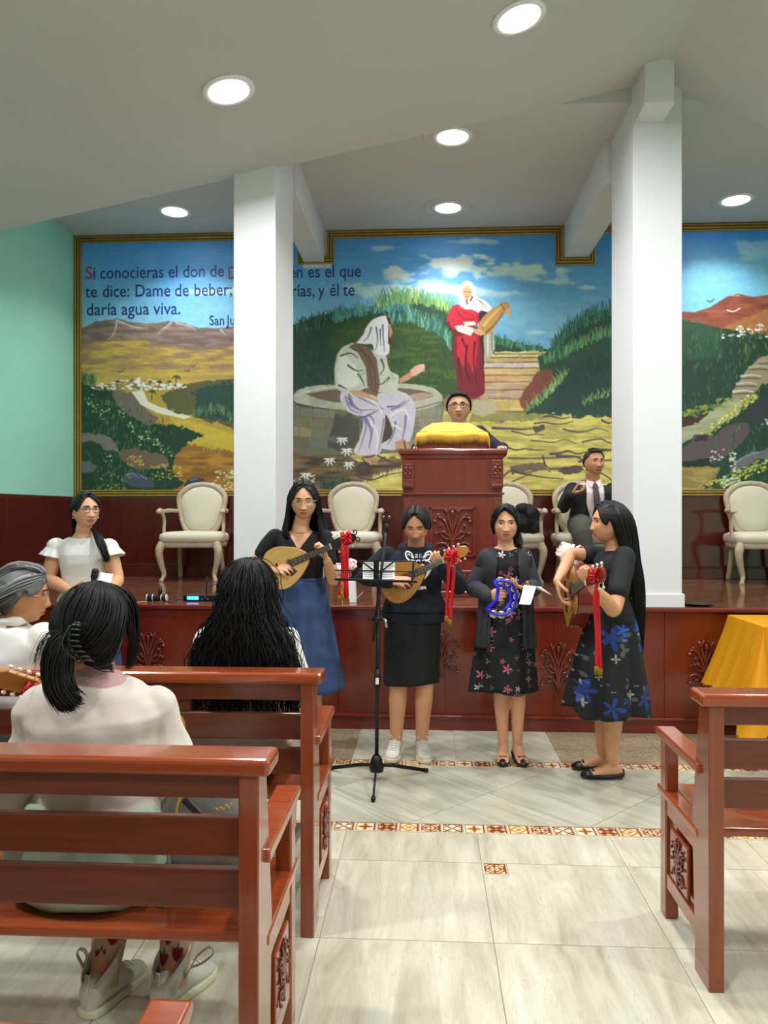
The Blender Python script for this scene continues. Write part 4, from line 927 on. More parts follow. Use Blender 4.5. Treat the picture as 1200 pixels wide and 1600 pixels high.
# ------------------------------------------------------------------ upholstered armchairs on the stage
M['linen'] = mat('cream_linen', 'D8D0BA', 0.85, var=.03, scale=60, bump=.2, bscale=300, bdist=.002)
M['limed'] = mat('limed_oak', 'BFAE94', 0.55, var=.14, scale=25, bump=.15, bscale=90)
def back_outline(w, h, n=44):
    pts = []
    for i in range(n):
        a = 2 * PI * i / n; c, s_ = math.cos(a), math.sin(a)
        k = 3.6; x = np.sign(c) * abs(c) ** (2 / k) * w / 2; z = np.sign(s_) * abs(s_) ** (2 / k) * h / 2
        x *= (.76 + .27 * sm(-h / 2, h * .35, z))
        if z > 0: z += .035 * math.exp(-(x / (.16 * w / .5)) ** 2) - .012 * math.exp(-((abs(x) - w * .42) / .05) ** 2)
        pts.append((x, z))
    return pts
def armchair(loc, rz, label):
    e = empty('armchair', loc, label, 'chair', 'cream upholstered armchairs on the stage', rz)
    # local: front is -y
    O1, O2, O3, O4 = [back_outline(w_, h_) for w_, h_ in ((.51, .50), (.465, .455), (.42, .41), (.385, .375))]
    cz = .668; lean = lambda z: .205 + (z + .25) * .20
    def ring(o, y): return [(x, lean(z) + y, cz + z) for x, z in o]
    g = G(); g.loft([ring(O1, .02), ring(O1, -.012), ring(O2, -.024), ring(O3, -.012), ring(O3, .0), ring(O3, .02)], cap=False)
    g.build('back_frame', 'limed', e, smooth=True, bevel=0)
    g = G(); g.loft([ring(O3, .012), ring(O3, -.008), ring(O4, -.022), [(x * .6, lean(z * .6) - .034, cz + z * .6) for x, z in O4], [(x * .05, lean(z * .05) - .036, cz + z * .05) for x, z in O4]])
    g.build('back_cushion', 'linen', e, smooth=True)
    def rr(w_, d_, z, n=40, k=5): return [(np.sign(math.cos(a)) * abs(math.cos(a)) ** (2 / k) * w_ / 2, np.sign(math.sin(a)) * abs(math.sin(a)) ** (2 / k) * d_ / 2 - .01, z) for a in [2 * PI * i / n for i in range(n)]]
    g = G(); g.loft([rr(.55, .50, .36), rr(.59, .54, .375), rr(.60, .55, .41), rr(.585, .535, .44), rr(.5, .45, .46), rr(.2, .2, .468), rr(.02, .02, .469)]); g.build('seat_cushion', 'linen', e, smooth=True)
    g = G(); g.loft([rr(.54, .49, .315), rr(.56, .51, .32), rr(.57, .52, .365)]); g.build('seat_rail', 'limed', e, smooth=True)
    for sx in (-1, 1):
        pts = spline([(sx * .25, -.225, .36), (sx * .275, -.245, .28), (sx * .258, -.235, .16), (sx * .235, -.225, .07), (sx * .25, -.25, .015), (sx * .255, -.265, 0.004)], 5)
        n = len(pts); rad = [float(np.interp(i / (n - 1), [0, .15, .45, .75, .9, 1], [.038, .04, .026, .018, .026, .022])) for i in range(n)]
        G().tube(pts, rad, 10).build('leg', 'limed', e, smooth=True)
        pts = spline([(sx * .2, .2, .40), (sx * .205, .22, .2), (sx * .215, .27, 0.004)], 5)
        G().tube(pts, [.022] * len(pts), 8).build('leg', 'limed', e, smooth=True)
        pts = spline([(sx * .225, lean(-.05) - .01, .66), (sx * .28, .10, .665), (sx * .305, -.03, .655), (sx * .30, -.13, .665), (sx * .30, -.165, .655), (sx * .30, -.172, .635)], 5)
        n = len(pts); G().tube(pts, [float(np.interp(i / (n - 1), [0, .3, .75, .9, 1], [.018, .02, .024, .03, .018])) for i in range(n)], 10).build('armrest', 'limed', e, smooth=True)
        G().tube(spline([(sx * .295, -.11, .655), (sx * .285, -.05, .58), (sx * .285, -.06, .48), (sx * .28, -.09, .36)], 5), [.017] * 16, 8).build('arm_post', 'limed', e, smooth=True)
    return e
def chair_at(u, rz, label, Y=7.28):
    x = P(u, 900, Y).x; return armchair((x, Y, STZ), rz, label)
chair_at(305, 0.05, 'empty cream armchair left of the left column')
chair_at(548, 0.0, 'empty cream armchair right of the girl in the denim skirt')
chair_at(797, 0.0, 'cream armchair beside the pulpit with a black jacket over its arm', 7.3)
chair_at(916, 0.05, 'cream armchair the man in the dark suit sits on', 7.22)
chair_at(1190, -0.08, 'empty cream armchair at the right edge, beyond the right column', 7.28)

# ------------------------------------------------------------------ pulpit
pcx = (P(631, 760, 6.0).x + P(783, 760, 6.0).x) / 2
pul = empty('pulpit', (pcx, 6.18, STZ), 'red-brown wooden pulpit with carved panel and yellow cloth on top', 'pulpit')
hw = .385; fy = -.2
G().bx(-.46, .46, fy - .13, .34, 0, .05).build('plinth', 'pulpit', pul, bevel=.008)
G().bx(-.43, .43, fy - .09, .32, .05, .13).build('plinth_step', 'pulpit', pul, bevel=.02, seg=3)
G().bx(-hw, hw, fy, .28, .13, .80).build('lower_body', 'pulpit', pul, bevel=.003)
G().bx(-.41, .41, fy - .03, .30, .17, .20).bx(-.40, .40, fy - .02, .29, .13, .17).build('base_moulding', 'pulpit', pul, bevel=.006)
G().bx(-hw, hw, fy, .28, .80, 1.06).build('upper_body', 'pulpit', pul, bevel=.003)
G().bx(-.40, .40, fy - .02, .29, .783, .80).build('belt_moulding', 'pulpit', pul, bevel=.005)
g = G()
for z, o_ in ((1.055, .0), (1.075, .012), (1.09, .018), (1.105, .03), (1.125, .035), (1.135, .03)): pass
prof = [(1.055, .0), (1.07, .01), (1.09, .014), (1.10, .03), (1.125, .036), (1.14, .03)]
g.loft([[(-hw - o, fy - o, z), (hw + o, fy - o, z), (hw + o, .28 + o, z), (-hw - o, .28 + o, z)] for z, o in prof]); g.build('cornice', 'pulpit', pul, bevel=.002)
for sx in (-1, 1):
    x = sx * (hw - .04)
    o = G().bx(x - .045, x + .045, fy - .028, fy, .83, 1.055).build('corner_bracket', 'pulpit', pul, bevel=.006)
    g = G()
    for k in range(5): g.bx(x - .034 + k * .014, x - .026 + k * .014, fy - .034, fy - .026, .835, .868)
    for a in (-1, 1):
        for b in (-1, 1): g.ell((x + a * .016, fy - .03, .965 + b * .022), (.013, .01, .018), nu=8, nv=6)
    g.torus((x, fy - .03, .965), .03, .005, 16, 5, Matrix.Rotation(PI / 2, 3, 'X'), 1.3); g.ell((x, fy - .034, .965), .009, nu=8, nv=6)
    g.tube([(x - .04, fy - .03, .92), (x + .04, fy - .03, .92)], .005, 6); g.tube([(x - .04, fy - .03, 1.015), (x + .04, fy - .03, 1.015)], .005, 6)
    g.build('carved_flower', 'carve', o, smooth=True)
    G().bx(x - .03, x + .03, fy - .012, fy, .22, .76).build('pilaster', 'pulpit', pul, bevel=.004)
g = G(); pw, pz0, pz1 = .178, .30, .685
for r in ((-pw, pw, pz1 - .018, pz1), (-pw, pw, pz0, pz0 + .018), (-pw, -pw + .018, pz0, pz1), (pw - .018, pw, pz0, pz1)): g.bx(r[0], r[1], fy - .018, fy, r[2], r[3])
fr = g.build('panel_frame', 'pulpit', pul, bevel=.003)
g = G(); carving(g, 1.28); o = g.build('carved_leaf', 'carve', pul, smooth=True); o.location = (0, fy - .003, .50)
g = G(); y0, y1 = fy + .02, .18
g.loft([[(-w_, y, 1.14), (w_, y, 1.14), (w_ if y < 0 else w_ * .56, y, z), (-w_ if y < 0 else -w_ * .56, y, z)] for w_, y, z in ((.275, fy + .02, 1.25), (.275, .20, 1.375))]); g.build('book_rest', 'pulpit', pul)
# yellow cloth with fringe, draped over the rest
M['yellow'] = mat('yellow_cloth', 'F5B70C', 0.7, var=.06, scale=20, bump=.2, bscale=120, bdist=.004, sheen=.3)
M['fringe'] = mat('gold_fringe', '9A6C0C', 0.6, var=.2, scale=90)
def topz(y): return 1.255 + (y - (fy + .02)) / (.20 - fy - .02) * .125
clo = empty('lectern_cloth', (pcx, 6.18, STZ + 1.24), 'yellow cloth with a gold fringe draped over the top of the pulpit', 'cloth')
nx_, ny_ = 40, 24; V_ = []; Fc = []
def clothpt(i, j):
    x = -.31 + .62 * i / (nx_ - 1); t = j / (ny_ - 1)
    hang = .018 + .014 * abs(math.cos(x * 6.0)) ** .7 + .012 * (abs(x) > .2)
    s = -hang + t * (hang + .46)
    if s < 0: y = fy + .012 - .004 * math.sin(x * 40); z = topz(fy + .02) + .008 + s
    else: y = min(fy + .02 + s, .215); z = topz(min(y, .2)) + .008 - max(0, s - .38) * .8
    over = abs(x) - .278
    if over > 0: z -= over * 1.6; x = math.copysign(.278 + over * .35, x)
    x *= 1 - .46 * max(0, min(1, (y - fy - .02) / (.18 - fy))); z += .004 * math.sin(x * 23 + y * 11); return (x, y, z - 1.24)
g = G(); g.add([clothpt(i, j) for j in range(ny_) for i in range(nx_)], [(j * nx_ + i, j * nx_ + i + 1, (j + 1) * nx_ + i + 1, (j + 1) * nx_ + i) for j in range(ny_ - 1) for i in range(nx_ - 1)])
o = g.build('cloth', 'yellow', clo, smooth=True); so = o.modifiers.new('s', 'SOLIDIFY'); so.thickness = .004; so.offset = 1
g = G(); rr_ = random.Random(2)
for k in range(150):
    i = k / 149 * (nx_ - 1); i0 = int(min(i, nx_ - 2)); f = i - i0; a = Vector(clothpt(i0, 0)).lerp(Vector(clothpt(i0 + 1, 0)), f)
    g.tube([a + Vector((0, -.004, .006)), a + Vector((rr_.uniform(-.003, .003), -.006, -.03)), a + Vector((rr_.uniform(-.008, .008), -.005, -.052 - rr_.uniform(0, .01)))], [.0032, .003, .0018], 4)
for sx in (0, nx_ - 1):
    for k in range(60):
        j = k / 59 * (ny_ - 1); j0 = int(min(j, ny_ - 2)); a = Vector(clothpt(sx, j0)).lerp(Vector(clothpt(sx, j0 + 1)), j - j0)
        g.tube([a, a + Vector((0, 0, -.03)), a + Vector((0, rr_.uniform(-.006, .006), -.052))], [.0032, .003, .0018], 4)
g.build('fringe', 'fringe', clo, smooth=True)['kind'] = 'stuff'
g = G()
for k in range(70):
    x = -.28 + .56 * k / 69; g.tube([(x, fy + .05, topz(fy + .05) - 1.24 + .014), (x + .004, fy + .062, topz(fy + .062) - 1.24 + .014), (x + .008, fy + .05, topz(fy + .05) - 1.24 + .014)], .0016, 4)
g.build('zigzag_stitch', 'fringe', clo)

# ------------------------------------------------------------------ table with the yellow cloth, right
M['blackwood'] = mat('black_wood', '161210', 0.4)
tb = empty('table', (1.99, 4.62, 0), 'dark table under the yellow cloth at the right, in front of the stage', 'table')
TX0, TX1, TY0, TY1, TZ = 2.0, 3.3, 4.66, 5.18, .815
G().bx(0.01, 1.3, .04, .56, TZ - .03, TZ).build('table_top', 'blackwood', tb, bevel=.004)
for x in (.07, 1.22):
    for y in (.09, .5): G().bx(x, x + .055, y, y + .055, 0, TZ - .03).build('leg', 'blackwood', tb, bevel=.004)
tc = empty('tablecloth', (1.99, 4.62, TZ), 'sheer yellow cloth with a fringe hanging in folds over the table', 'tablecloth')
m_, nt_, b_ = nodes('sheer_yellow')
b_.inputs['Base Color'].default_value = L4('F2A800'); b_.inputs['Roughness'].default_value = .6
tr_ = nt_.nodes.new('ShaderNodeBsdfTranslucent'); tr_.inputs[0].default_value = L4('F5B000'); mx_ = nt_.nodes.new('ShaderNodeMixShader'); mx_.inputs[0].default_value = .35
nt_.links.new(b_.outputs[0], mx_.inputs[1]); nt_.links.new(tr_.outputs[0], mx_.inputs[2]); nt_.links.new(mx_.outputs[0], nt_.nodes['Material Output'].inputs['Surface'])
M['sheer'] = m_
# top sheet
top = [(0, .03, .006), (1.32, .03, .006), (1.32, .57, .006), (0, .57, .006)]
g = G(); g.add([(0, .03, .006), (1.32, .03, .006), (1.32, .57, .006), (0, .57, .006)], [(0, 1, 2, 3)])
# hanging skirt: walk the edge; corners flare out and hang lower
edge = []
for k in range(26): edge.append((0, .57 - .54 * k / 25, (-1, 0)))
for k in range(1, 9): a = PI + (PI / 2) * k / 9; edge.append((0, .03, (math.cos(a), math.sin(a))))
for k in range(60): edge.append((1.32 * k / 59, .03, (0, -1)))
rows_ = 16; V_ = []
def drop(i, t):
    x, y, (dx, dy) = edge[i]
    if i < 26: s_ = i / 25; hang = .44 + .05 * s_; flare = .16 - .02 * s_
    elif i < 34: hang = .50 + .14 * math.sin((i - 26) / 8 * PI); flare = .16 + .10 * math.sin((i - 26) / 8 * PI)
    else: s_ = (i - 34) / 59; hang = .48 + .14 * abs(math.sin(s_ * PI * 2.6 + .3)); flare = .10
    fold = .022 * math.sin(i * .9) * t + .012 * math.sin(i * 2.1 + 1) * t
    q = (flare * t ** 1.15 + fold); return (x + dx * q, y + dy * q, .006 - hang * t)
ne = len(edge)
V_ = [drop(i, r / (rows_ - 1)) for r in range(rows_) for i in range(ne)]
g.add(V_, [(r * ne + i, r * ne + i + 1, (r + 1) * ne + i + 1, (r + 1) * ne + i) for r in range(rows_ - 1) for i in range(ne - 1)])
o = g.build('cloth', 'sheer', tc, smooth=True)
g = G()
for i in range(0, ne):
    for f in (0, .5):
        a = Vector(drop(i, 1.0)); b = Vector(drop(min(i + 1, ne - 1), 1.0)); p = a.lerp(b, f); L_ = .012 if i < 27 else .06
        g.tube([p, p + Vector((rr_.uniform(-.004, .004), 0, -L_ * .5)), p + Vector((rr_.uniform(-.01, .01), 0, -L_))], [.004, .0045, .002], 4)
g.build('fringe', 'fringe', tc, smooth=True)['kind'] = 'stuff'

# ------------------------------------------------------------------ music stand
M['blackmetal'] = mat('black_metal', '17181B', 0.38, 0.4)
M['steel'] = mat('bright_steel', 'B8B8BC', 0.25, 1.0)
M['paper'] = mat('white_paper', 'F1F1F0', 0.7)
M['print'] = mat('grey_print', '9A9A9E', 0.7)
hub = Vector((-.278, 4.29, 0)); ms = empty('music_stand', hub, 'black folding music stand on a tripod in front of the mandolin players', 'stand')
def L_(p): return Vector(p) - hub
G().lathe((0, 0, 0), [(.012, .045), (.038, .05), (.042, .075), (.03, .12), (.018, .14)], 20).build('hub', 'blackmetal', ms, smooth=True)
for q in (F(583, 1254), F(668, 1207), F(516, 1203)):
    q = L_(q); o = G().tube([(0, 0, .085), (q.x * .3, q.y * .3, .07), (q.x * .96, q.y * .96, .014)], .0105, 8, flat=.6).build('leg', 'blackmetal', ms, smooth=True)
    G().tube([(q.x * .93, q.y * .93, .018), (q.x, q.y, .012)], .012, 8).build('rubber_foot', 'blackmetal', o, smooth=True)
G().tube([(0, 0, .1), (.012, 0, 1.10)], .011, 10).build('pole', 'blackmetal', ms, smooth=True)
G().tube([(.004, 0, .52), (.006, 0, .62)], .017, 12).build('collar', 'blackmetal', ms, smooth=True)
G().tube([(.004, -.016, .54), (.0045, -.016, .575)], .009, 8).build('height_label', 'paper', ms)
a_ = L_(P(583, 1001, 4.27)); b_2 = L_(P(604, 826, 4.27))
G().tube([a_, b_2], .008, 10).build('upper_rod', 'blackmetal', ms, smooth=True)
tp = b_2; g = G(); g.tube([tp + Vector((0, 0, -.02)), tp + Vector((0, 0, .03))], .011, 8)
for sx in (-1, 1): g.tube([tp + Vector((0, 0, .03)), tp + Vector((sx * .018, 0, .045)), tp + Vector((sx * .016, 0, .065))], .004, 6)
g.build('clip_hook', 'blackmetal', ms, smooth=True)
for sx in (-1, 1): G().ell(tp + Vector((sx * .016, 0, .067)), .006, nu=8, nv=6).build('hook_tip', 'steel', ms, smooth=True)
ck = L_(P(590, 967, 4.25)); G().tube([ck + Vector((-.03, 0, 0)), ck + Vector((.03, 0, 0))], .011, 8).ell(ck, (.02, .02, .022), nu=10, nv=8).tube([ck + Vector((-.05, 0, .003)), ck + Vector((-.035, 0, .001))], .014, 8).build('clamp', 'blackmetal', ms, smooth=True)
G().tube([ck + Vector((.03, -.01, .0)), ck + Vector((.045, -.015, -.005)), ck + Vector((.052, -.02, -.045))], [.009, .007, .008], 8).build('wing_screw', 'steel', ms, smooth=True)
dl, dr = L_(P(523, 905, 4.25)), L_(P(652, 909, 4.25)); ul, ur = L_(P(523, 884, 4.30)), L_(P(650, 877, 4.30))
g = G(); g.box((dl + dr) / 2, ((dr - dl).length, .035, .012), Matrix.Rotation(-math.atan2(dr.z - dl.z, dr.x - dl.x), 3, 'Y')); g.build('lower_ledge', 'blackmetal', ms, bevel=.002)
G().tube([L_(P(560, 877, 4.31)), ur], .004, 6).build('upper_bar', 'blackmetal', ms)
G().tube([L_(P(523, 891, 4.29)), L_(P(650, 893, 4.29))], .0035, 6).build('middle_bar', 'blackmetal', ms)
G().tube([L_(P(646, 878, 4.30)), L_(P(644, 908, 4.26))], .006, 6).build('side_bar', 'blackmetal', ms)
ctr = L_(P(588, 890, 4.285)); G().box(ctr, (.03, .02, .115)).build('centre_bracket', 'blackmetal', ms, bevel=.002)
for a, b in (((566, 878), (586, 893)), ((616, 877), (594, 894))): G().tube([L_(P(*a, 4.29)), L_(P(*b, 4.28))], .0045, 6).build('fold_arm', 'blackmetal', ms)
for u0, u1, lb in ((567, 584, 'small white music sheet on the left of the music stand'), (592, 617, 'small white music sheet on the right of the music stand')):
    a, b, c, d = P(u0, 905, 4.275), P(u1, 905, 4.275), P(u1, 877, 4.315), P(u0, 877, 4.315)
    s_ = empty('music_sheet', a, lb, 'sheet', 'music sheets on the stand')
    g = G(); g.prism([p - a for p in (a, b, c, d)], (0, .001, 0)); g.build('page', 'paper', s_)
    g = G()
    for k in range(7):
        t = .12 + k * .12; g.prism([(a.lerp(d, t) - a) + (b - a) * .12 + Vector((0, -.001, 0)), (a.lerp(d, t) - a) + (b - a) * .88 + Vector((0, -.001, 0)), (a.lerp(d, t + .035) - a) + (b - a) * .88 + Vector((0, -.001, 0)), (a.lerp(d, t + .035) - a) + (b - a) * .12 + Vector((0, -.001, 0))], (0, .0005, 0))
    g.build('printed_lines', 'print', s_)
# ------------------------------------------------------------------ figures
def skinmat(name, base):
    m = mat(name, base, 0.5, attr='Col', bump=.05, bscale=200, bdist=.001)
    b = m.node_tree.nodes['Principled BSDF']; b.inputs['Subsurface Weight'].default_value = 0.0; return m
M['skin'] = skinmat('skin', 'C08A66')
M['hair'] = mat('black_hair', '0F0C0C', 0.5, spec=.3)
M['hairgrey'] = mat('grey_hair', '5E5E60', 0.5, attr='Col', spec=.4)
M['eye'] = mat('eye', 'FFFFFF', 0.15, attr='Col')
M['brow'] = mat('eyebrow_hair', '1A1310', 0.7)
def fr(fwd, up=(0, 0, 1)):
    y = Vector(fwd).normalized(); u = Vector(up); x = y.cross(u).normalized(); z = x.cross(y).normalized()
    return Matrix((x, y, z)).transposed()
def headpts(male=False, n=80, m=64, off=0.0):
    th = np.linspace(0, PI, m + 1); ph = np.arange(n) * 2 * PI / n
    TH, PH = np.meshgrid(th, ph, indexing='ij')
    sx, sy, sz = np.sin(TH) * np.cos(PH), np.sin(TH) * np.sin(PH), np.cos(TH)
    wx = .084 if male else .0805
    x, y, z = sx * wx, sy * .094, sz * .109
    k = np.clip(-z / .112, 0, 1); front = sm(-.3, .6, sy)
    jw = .15 if male else .22
    rr = np.sin(TH); boost = np.where(z < 0, (np.clip(rr, 0, 1) ** -.28) * 1.0, 1.0); boost = np.clip(boost, 1, 1.45)
    x = x * (1 - jw * k ** 1.5) * np.where(k > 0, boost, 1)
    y = np.where(sy > 0, y * np.where(k > 0, boost, 1) * (1 - .04 * k), y * 1.04 * (1 - .45 * k))
    y = y + .010 * k ** 1.5 * front
    wy = sm(.02, .055, y)
    lin_ = np.clip((.012 - z) / .052, 0, 1); ns = lin_ ** 1.15 * sm(-.056, -.043, z); w_ = .0075 + .0085 * lin_
    y = y + wy * (.0165 if not male else .019) * ns * np.exp(-(x / w_) ** 2)
    y = y + wy * .006 * np.exp(-((np.abs(x) - .013) / .007) ** 2 - ((z + .040) / .008) ** 2)
    ax = np.abs(x)
    y = y - wy * .010 * np.exp(-((ax - .030) / .016) ** 2 - ((z + .001) / .011) ** 2)
    y = y + wy * .004 * np.exp(-((ax - .028) / .022) ** 2 - ((z - .021) / .008) ** 2)
    y = y + wy * .005 * np.exp(-((ax - .042) / .02) ** 2 - ((z + .028) / .022) ** 2)
    y = y + wy * .0055 * np.exp(-(x / .019) ** 4 - ((z + .0635) / .005) ** 2) + wy * .0078 * np.exp(-(x / .016) ** 4 - ((z + .0755) / .0055) ** 2)
    y = y - wy * .004 * np.exp(-(x / .02) ** 2 - ((z + .0690) / .0022) ** 2) - wy * .004 * np.exp(-(x / .02) ** 2 - ((z + .086) / .006) ** 2)
    y = y + wy * .006 * np.exp(-(x / .02) ** 2 - ((z + .100) / .012) ** 2)
    if off:
        P_ = np.stack([x, y, z], -1); c = np.array([0, -.005, .01]); d = P_ - c; L = np.linalg.norm(d, axis=-1, keepdims=True); P_ = P_ + d / L * off
        x, y, z = P_[..., 0], P_[..., 1], P_[..., 2]
    return x, y, z
def headgrid(g, T, male, off=0.0, n=80, m=64):
    x, y, z = headpts(male, n, m, off)
    V = np.stack([x.ravel(), y.ravel(), z.ravel()], 1); A = np.array(T); V = V @ A[:3, :3].T + A[:3, 3]
    Fc = [(i * n + j, (i + 1) * n + j, (i + 1) * n + (j + 1) % n, i * n + (j + 1) % n) for i in range(m) for j in range(n)]
    g.add(V, Fc)
def cap(g, a, b, ra, rb, n=12):
    g.tube([Vector(a), Vector(a).lerp(Vector(b), .5), Vector(b)], [ra, (ra + rb) / 2, rb], n); g.ell(a, ra, nu=n, nv=8); g.ell(b, rb, nu=n, nv=8)
def limb(g, pts, rad, n=14):
    sp = spline([tuple(p) for p in pts], 5); k = len(sp); ri = [float(np.interp(i / (k - 1) * (len(rad) - 1), range(len(rad)), rad)) for i in range(k)]
    g.tube(sp, ri, n); g.ell(sp[0], ri[0], nu=n, nv=8); g.ell(sp[-1], ri[-1], nu=n, nv=8)
def arm(g, S, E, W_, r=(.044, .040, .034, .036, .030, .0235), o=0.0, upto=1.0):
    S, E, W_ = Vector(S), Vector(E), Vector(W_)
    pts = [S, S.lerp(E, .5), E, E.lerp(W_, .3), E.lerp(W_, .7), W_]
    a = [r[0], r[1], r[2], r[3], r[4], r[5]]
    limb(g, pts, [q + o for q in a])
def hand(g, w, fd, pn, side=1, curl=(40, 40, 45, 50), thumb=(25, 20), s=1.0, spread=4, idx_out=0):
    """palm and five separate fingers; w wrist, fd finger direction, pn palm normal (the way the fingers close)"""
    y = Vector(fd).normalized(); z = Vector(pn); z = (z - y * z.dot(y)).normalized(); x = y.cross(z) * side; w = Vector(w)
    A = lambda a, b, c: w + x * (a * s) + y * (b * s) + z * (c * s)
    rings = []
    for (b, hw_, hh, cx) in ((-.012, .021, .017, 0), (.01, .025, .016, .001), (.035, .033, .015, .003), (.06, .037, .013, .002), (.082, .037, .011, 0), (.09, .033, .008, 0)):
        rings.append([A(cx + math.cos(t) * hw_, b, math.sin(t) * hh) for t in [2 * PI * i / 16 for i in range(16)]])
    g.loft(rings)
    g.ell(A(.021, .03, .008), (.017 * s, .026 * s, .015 * s), Matrix((x, y, z)).transposed(), 10, 8)
    for k, (bx, by, L, r) in enumerate(((.0275, .083, .068, .0083), (.0095, .088, .077, .0086), (-.0095, .086, .071, .0083), (-.0275, .078, .056, .0074))):
        c = math.radians(curl[k]); a = [c * .45, c * 1.0, c * .7]; ang = 0; p = A(bx, by - .012, 0); pts = [p]; sp = math.radians((1.5 - k) * spread)
        d0 = (y * math.cos(sp) + x * math.sin(sp)).normalized()
        p = p + d0 * (.014 * s); pts.append(p)
        for seg, q in zip((.46, .30, .24), a):
            ang += q; d = d0 * math.cos(ang) + z * math.sin(ang); p = p + d * (L * seg * s); pts.append(p)
        rr = [r * s * f for f in (1.08, 1.05, 1.0, .92, .78)]
        g.tube(pts, rr, 10)
        for p_, r_ in zip(pts[1:], rr[1:]): g.ell(p_, r_, nu=10, nv=6)
    t1, t2 = [math.radians(q) for q in thumb]
    p = A(.018, .012, .006); d = (x * .72 + y * .62 + z * (.30 + math.sin(t1) * .6)).normalized(); pts = [p]
    p = p + d * (.030 * s); pts.append(p); d = (x * (.45 - math.sin(t1) * .3) + y * .75 + z * (.3 + math.sin(t1))).normalized(); p = p + d * (.030 * s); pts.append(p)
    d = (d + z * math.sin(t2) + y * .2).normalized(); p = p + d * (.024 * s); pts.append(p)
    rr = [.0125 * s, .0112 * s, .0102 * s, .0085 * s]; g.tube(pts, rr, 10)
    for p_, r_ in zip(pts[1:], rr[1:]): g.ell(p_, r_, nu=10, nv=6)
def foot(g, ank, d, s=1.0, o=0.0, heel=0.0):
    """bare foot from ankle, sole resting on the floor below"""
    ank = Vector(ank); d = Vector(d); d.z = 0; d.normalize(); sd = d.cross(Vector((0, 0, 1))); z0 = ank.z - .075 * s
    R = []
    for (f, w_, h, zc) in ((-.055, .012, .018, .022), (-.045, .028, .035, .034), (-.015, .032, .06, .048), (.03, .033, .052, .042), (.08, .038, .034, .028), (.12, .042, .024, .021), (.15, .040, .018, .017), (.168, .028, .012, .013)):
        c = ank + d * (f * s); R.append([Vector((c.x, c.y, 0)) + sd * (math.cos(t) * (w_ + o) * s) + Vector((0, 0, z0 + max(zc * s + math.sin(t) * (h / 1.3 + o) * s, .001))) for t in [2 * PI * i / 16 for i in range(16)]])
    g.loft(R)
def remesh(g, voxel, smooth=2, sf=.5, dec=None):
    me = g.mesh(); o = bpy.data.objects.new('tmp', me); COL.objects.link(o)
    r = o.modifiers.new('r', 'REMESH'); r.mode = 'VOXEL'; r.voxel_size = voxel; r.adaptivity = 0
    if smooth: s_ = o.modifiers.new('s', 'SMOOTH'); s_.factor = sf; s_.iterations = smooth
    if dec: d_ = o.modifiers.new('d', 'DECIMATE'); d_.ratio = dec
    dg = bpy.context.evaluated_depsgraph_get(); out = bpy.data.meshes.new_from_object(o.evaluated_get(dg))
    bpy.data.objects.remove(o); out.materials.clear(); return out
def finish(me, name, m, parent, smooth=True):
    me.transform(Matrix.Translation(-parent.location)); me.materials.clear(); me.materials.append(M[m] if isinstance(m, str) else m)
    if smooth: me.polygons.foreach_set('use_smooth', [True] * len(me.polygons))
    return link(name, me, parent)
def cut(me, pred):
    """delete the vertices for which pred(co) is true"""
    c = cos(me); k = pred(c); bm = bmesh.new(); bm.from_mesh(me); bm.verts.ensure_lookup_table()
    bmesh.ops.delete(bm, geom=[bm.verts[i] for i in np.where(k)[0]], context='VERTS'); 
    B = [v for v in bm.verts if v.is_boundary]
    nb = {v: [e.other_vert(v) for e in v.link_edges if e.is_boundary] for v in B}
    for _ in range(8):
        new = {v: (v.co * .4 + (nb[v][0].co + nb[v][1].co) * .3) for v in B if len(nb[v]) == 2}
        for v, c_ in new.items(): v.co = c_
    bm.to_mesh(me); bm.free(); return me
def folds(me, amp, scale=(9, 9, 5), seed=0, pred=None):
    c = cos(me); n = nors(me)
    a = c + .03 * np.stack([vn(c[:, 0] * 6, c[:, 1] * 6, c[:, 2] * 6 + 3), vn(c[:, 0] * 6, c[:, 1] * 6 + 9, c[:, 2] * 6), vn(c[:, 0] * 6 + 5, c[:, 1] * 6, c[:, 2] * 6)], 1)
    f = 1 - 2 * np.abs(vn(a[:, 0] * scale[0] + seed, a[:, 1] * scale[1] + seed, a[:, 2] * scale[2])); f2 = vn(c[:, 0] * 30 + seed, c[:, 1] * 30, c[:, 2] * 22)
    d = amp * (f + .3 * f2)
    if pred is not None: d = d * pred(c)
    me.vertices.foreach_set('co', (c + n * d[:, None]).ravel().astype(np.float32)); me.update()
TORSO_F = [(-.16, .07, .07), (-.10, .135, .098), (0, .168, .108), (.12, .158, .10), (.30, .125, .085), (.45, .126, .088), (.62, .140, .108), (.74, .148, .108), (.86, .158, .085), (.93, .125, .070), (.98, .072, .058), (1.03, .05, .052)]
TORSO_M = [(-.16, .07, .07), (-.10, .14, .105), (0, .165, .12), (.12, .165, .125), (.30, .160, .125), (.45, .165, .125), (.62, .175, .128), (.74, .185, .125), (.86, .185, .10), (.93, .14, .08), (.98, .08, .065), (1.03, .058, .058)]
